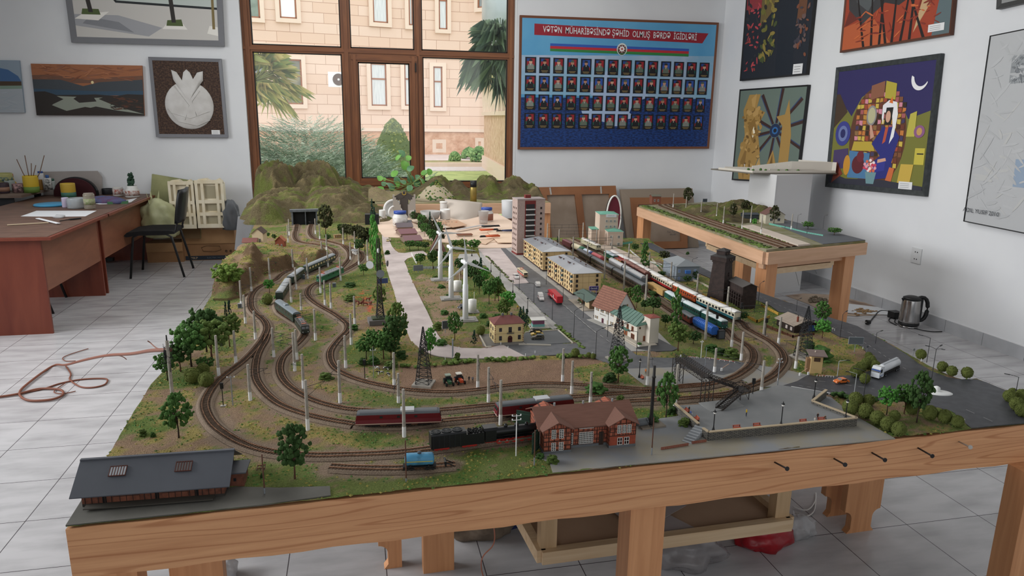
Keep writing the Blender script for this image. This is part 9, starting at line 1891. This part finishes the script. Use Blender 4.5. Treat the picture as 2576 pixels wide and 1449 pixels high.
for i,(px,py,r,dy) in enumerate(((990,527,26,.0),(995,535,19,-.05))):
 p=aty(px,py,6.15+dy);R=r*mpp(p);b=MB();b.lathe([(0,0),(R*.75,.001),(R*.8,.008),(R*.97,.008),(R,.0),(R,-.008),(0,-.008)],M('dddbd8',.35),36);o=b.build('white_disc',loc=p);o.rotation_euler=(math.radians(80),0,.15);tag(o,('larger back','smaller front')[i]+' white round lid standing upright behind the left jar','lid')
p0=aty(1120,500,6.3);b=MB();V=[];n=12
for j in range(n+1):
 v=j/n
 for i in range(n+1):
  u=i/n;px=(1119+94*u)*(1-v**2.2)+(1152+20*u)*v**2.2;py=(500+10*u)*(1-v)+578*v
  y=6.35-.45*v-.12*math.sin(u*math.pi);V.append(aty(px,py,y))
b.add(V,[(j*(n+1)+i,j*(n+1)+i+1,(j+1)*(n+1)+i+1,(j+1)*(n+1)+i) for j in range(n) for i in range(n)],M('b8ada2',.7),True);o=b.build('curled_sheet');o.modifiers.new('t','SOLIDIFY').thickness=.002;tag(o,'large beige curled sheet of card standing on the bare board','card')
p=at(1197,545,T);s=thing('spray_can','gold spray can with black cap standing among the far clutter','spray can',(aty(1197,500,6.9).x,6.99+.06,T+.018));R=.033;MB().lathe([(R,0),(R,.15),(R*.8,.165),(0,.166)],M('a08c4c',.35,.5),24).build('can',s);MB().lathe([(R*.97,.150),(R*.97,.212),(0,.215)],blk,24).build('cap',s,'black cap')
for i,(pts,c_,lab) in enumerate((([(1150,598),(1200,580),(1290,572),(1292,600),(1222,612)],'d8bfa8','large bare card sheet lying in the middle of the unfinished board'),([(1195,608),(1245,596),(1245,600),(1222,614)],'cfb298','small card offcut under the pliers'),([(1225,582),(1292,584),(1292,610),(1253,610)],'dcc2a8','square tan card sheet left of the tower block'),([(1010,548),(1120,552),(1150,570),(1100,575)],'cbb8a4','card scrap beneath the jars'),([(1090,556),(1150,553),(1175,566),(1140,572)],'b89478','brown card strip under the cut tools'))): sheet('card_sheet',lab,pts,T+.006+.004*i,M(c_,.8,c2=None),'card',.003)
og=M('c0562c',.5)
def plier(px,py,rz,label,c1,L=.13):
 s=thing('pliers',label,'tool',at(px,py,T+.03),rz)
 for e in(-1,1): MB().tube([(0,0,0),(-L*.3,e*.012,0),(-L*.8,e*.016,0)],.007,c1,6).build('handle',s)
 MB().box((L*.15,0,0),(L*.35,.02,.012),nl,taper=.6).build('jaws',s)
plier(1221,594,3.3,'orange handled pliers on the tan card sheet',og);plier(1241,577,.1,'orange and black pliers behind the card sheet',og);plier(1262,580,3.1,'dark blue handled cutter beside the pliers',M('2c3350',.5))
plier(1245,568,.2,'black caulking tool at the back of the board',blk);tag(MB().beam(at(1150,578,T+.02),at(1215,566,T+.02),.03,.005,M('c9ccd0',.3,.6)).build('steel_ruler'),'long steel ruler beneath the curled sheet','ruler')
b=MB();rs=random.Random(12)
for i in range(22): p=at(rs.uniform(1095,1130),rs.uniform(556,568),T+.012);b.beam(p,p+Vector((rs.uniform(-.09,.09),rs.uniform(-.03,.03),.01)),.012,.006,M(rs.choice(('b0562c','5f5a56','a8907a','3a3836')),.7))
tag(b.build('scrap_pile'),'pile of scrap strips and rags at the left of the curled sheet','scraps',kind='stuff')
for i,px in enumerate((953,959,965,971)): tag(MB().bx(-.008,.008,-.003,.003,0,.028,M('d8cfc4',.7)).build('mini_billboard',loc=at(px,558-i*2,T+.006),rz=.3),('leftmost','second','third','rightmost')[i]+' of four tiny white blocks left of the left jar','model block',group='tiny white blocks by the jar')
tag(MB().cyl((0,0,0),(0,0,.16),.06,.065,M('dcdee0',.35),24).build('white_bucket',loc=(aty(1281,560,6.45).x-.02,6.4,T-.05)),'white paper roll standing left of the tower block','roll')
s=tag(MB().box((0,0,.04),(.11,.08,.08),M('1c1d20',.6)).build('black_box',loc=at(936,563,T+.003)),'black box with pine trees in front behind the poplars','box')
# ================= LABELS FROM LANDMARKS =================
LMK=[('the grey roofed freight shed',385,1190),('the blue tank wagon',1055,1150),('the left red diesel',1002,1045),('the right red diesel',1340,1010),('the engine shed',1470,1085),('the plaza wall',1950,1080),('the footbridge',1770,960),('the tanker truck',2215,940),('the orange car',2108,958),('the guard cabin',2050,910),('the wooden cottage',1990,810),('the dark watchtower',1815,700),('the blue grey house',1700,680),('the towered house',1590,820),('the gabled house',1535,765),('the nearer apartment block',1440,690),('the tower block',1330,560),('the cream villa',1275,825),('the turquoise kiosk',1352,812),('the nearest wind turbine',1171,760),('the farthest wind turbine',1108,670),('the middle wind turbine',1135,720),('the radio mast',957,760),('the pylon by the field',1066,900),('the tractors',1143,955),('the cows',962,930),('the green electric locomotive',832,695),('the curved passenger train',715,735),('the curved train engine',762,820),('the rock cliff',630,680),('the tunnel mouth',767,548),('the brick house',704,605),('the track crossover',655,885),('the station building',1535,580),('the blue hopper wagon',1777,810),('the level crossing',1940,940),('the white traffic island',2362,985),('the long sheds',1030,585),('the steam locomotive',1210,1090),('the smokestack',1637,1000),('the wire bundle pole',430,930),('the black signal',562,990),('the red articulated truck',1395,745),('the side table house',1945,545),('the side table hut',1650,505),('the brake van',1730,795),('the model church',1100,618),('the tan container',1655,730),('the far end of the yard',1430,600),('the brown hill ridge',1812,520),('the concrete road fork',1020,645),('the front left grass',330,1050),('the right hand island',2560,1010)]
rec={}
for o,head,px,py in DEFER:
 L=sorted(LMK,key=lambda l:(l[1]-px)**2+((l[2]-py)*1.3)**2)[0];dx,dy=px-L[1],py-L[2]
 w='left of' if abs(dx)>abs(dy)*1.1 and dx<0 else 'right of' if abs(dx)>abs(dy)*1.1 else 'behind' if dy<0 else 'in front of'
 rec.setdefault((head,w,L[0]),[]).append((dx*dx+dy*dy,o))
ORD=['nearest','second nearest','third nearest','fourth nearest','fifth nearest','sixth nearest','seventh nearest','eighth nearest','ninth nearest','tenth nearest']
for (head,w,l),v in rec.items():
 v.sort(key=lambda q:q[0])
 for i,(d_,o) in enumerate(v):
  o['label']=head+', '+w+' '+l+('' if len(v)==1 else ', '+(ORD[i] if i<10 else 'farther')+' to it');
  if len(v)>1 or True: o['group']={'p':'catenary posts along the tracks','t':'model trees on the layout','b':'round clipped bushes','s':'low shrubs on the layout'}.get(o['category'][0],'small layout pieces')
  if o['category']=='post' and 'marker' in head: o['group']='white road marker posts'
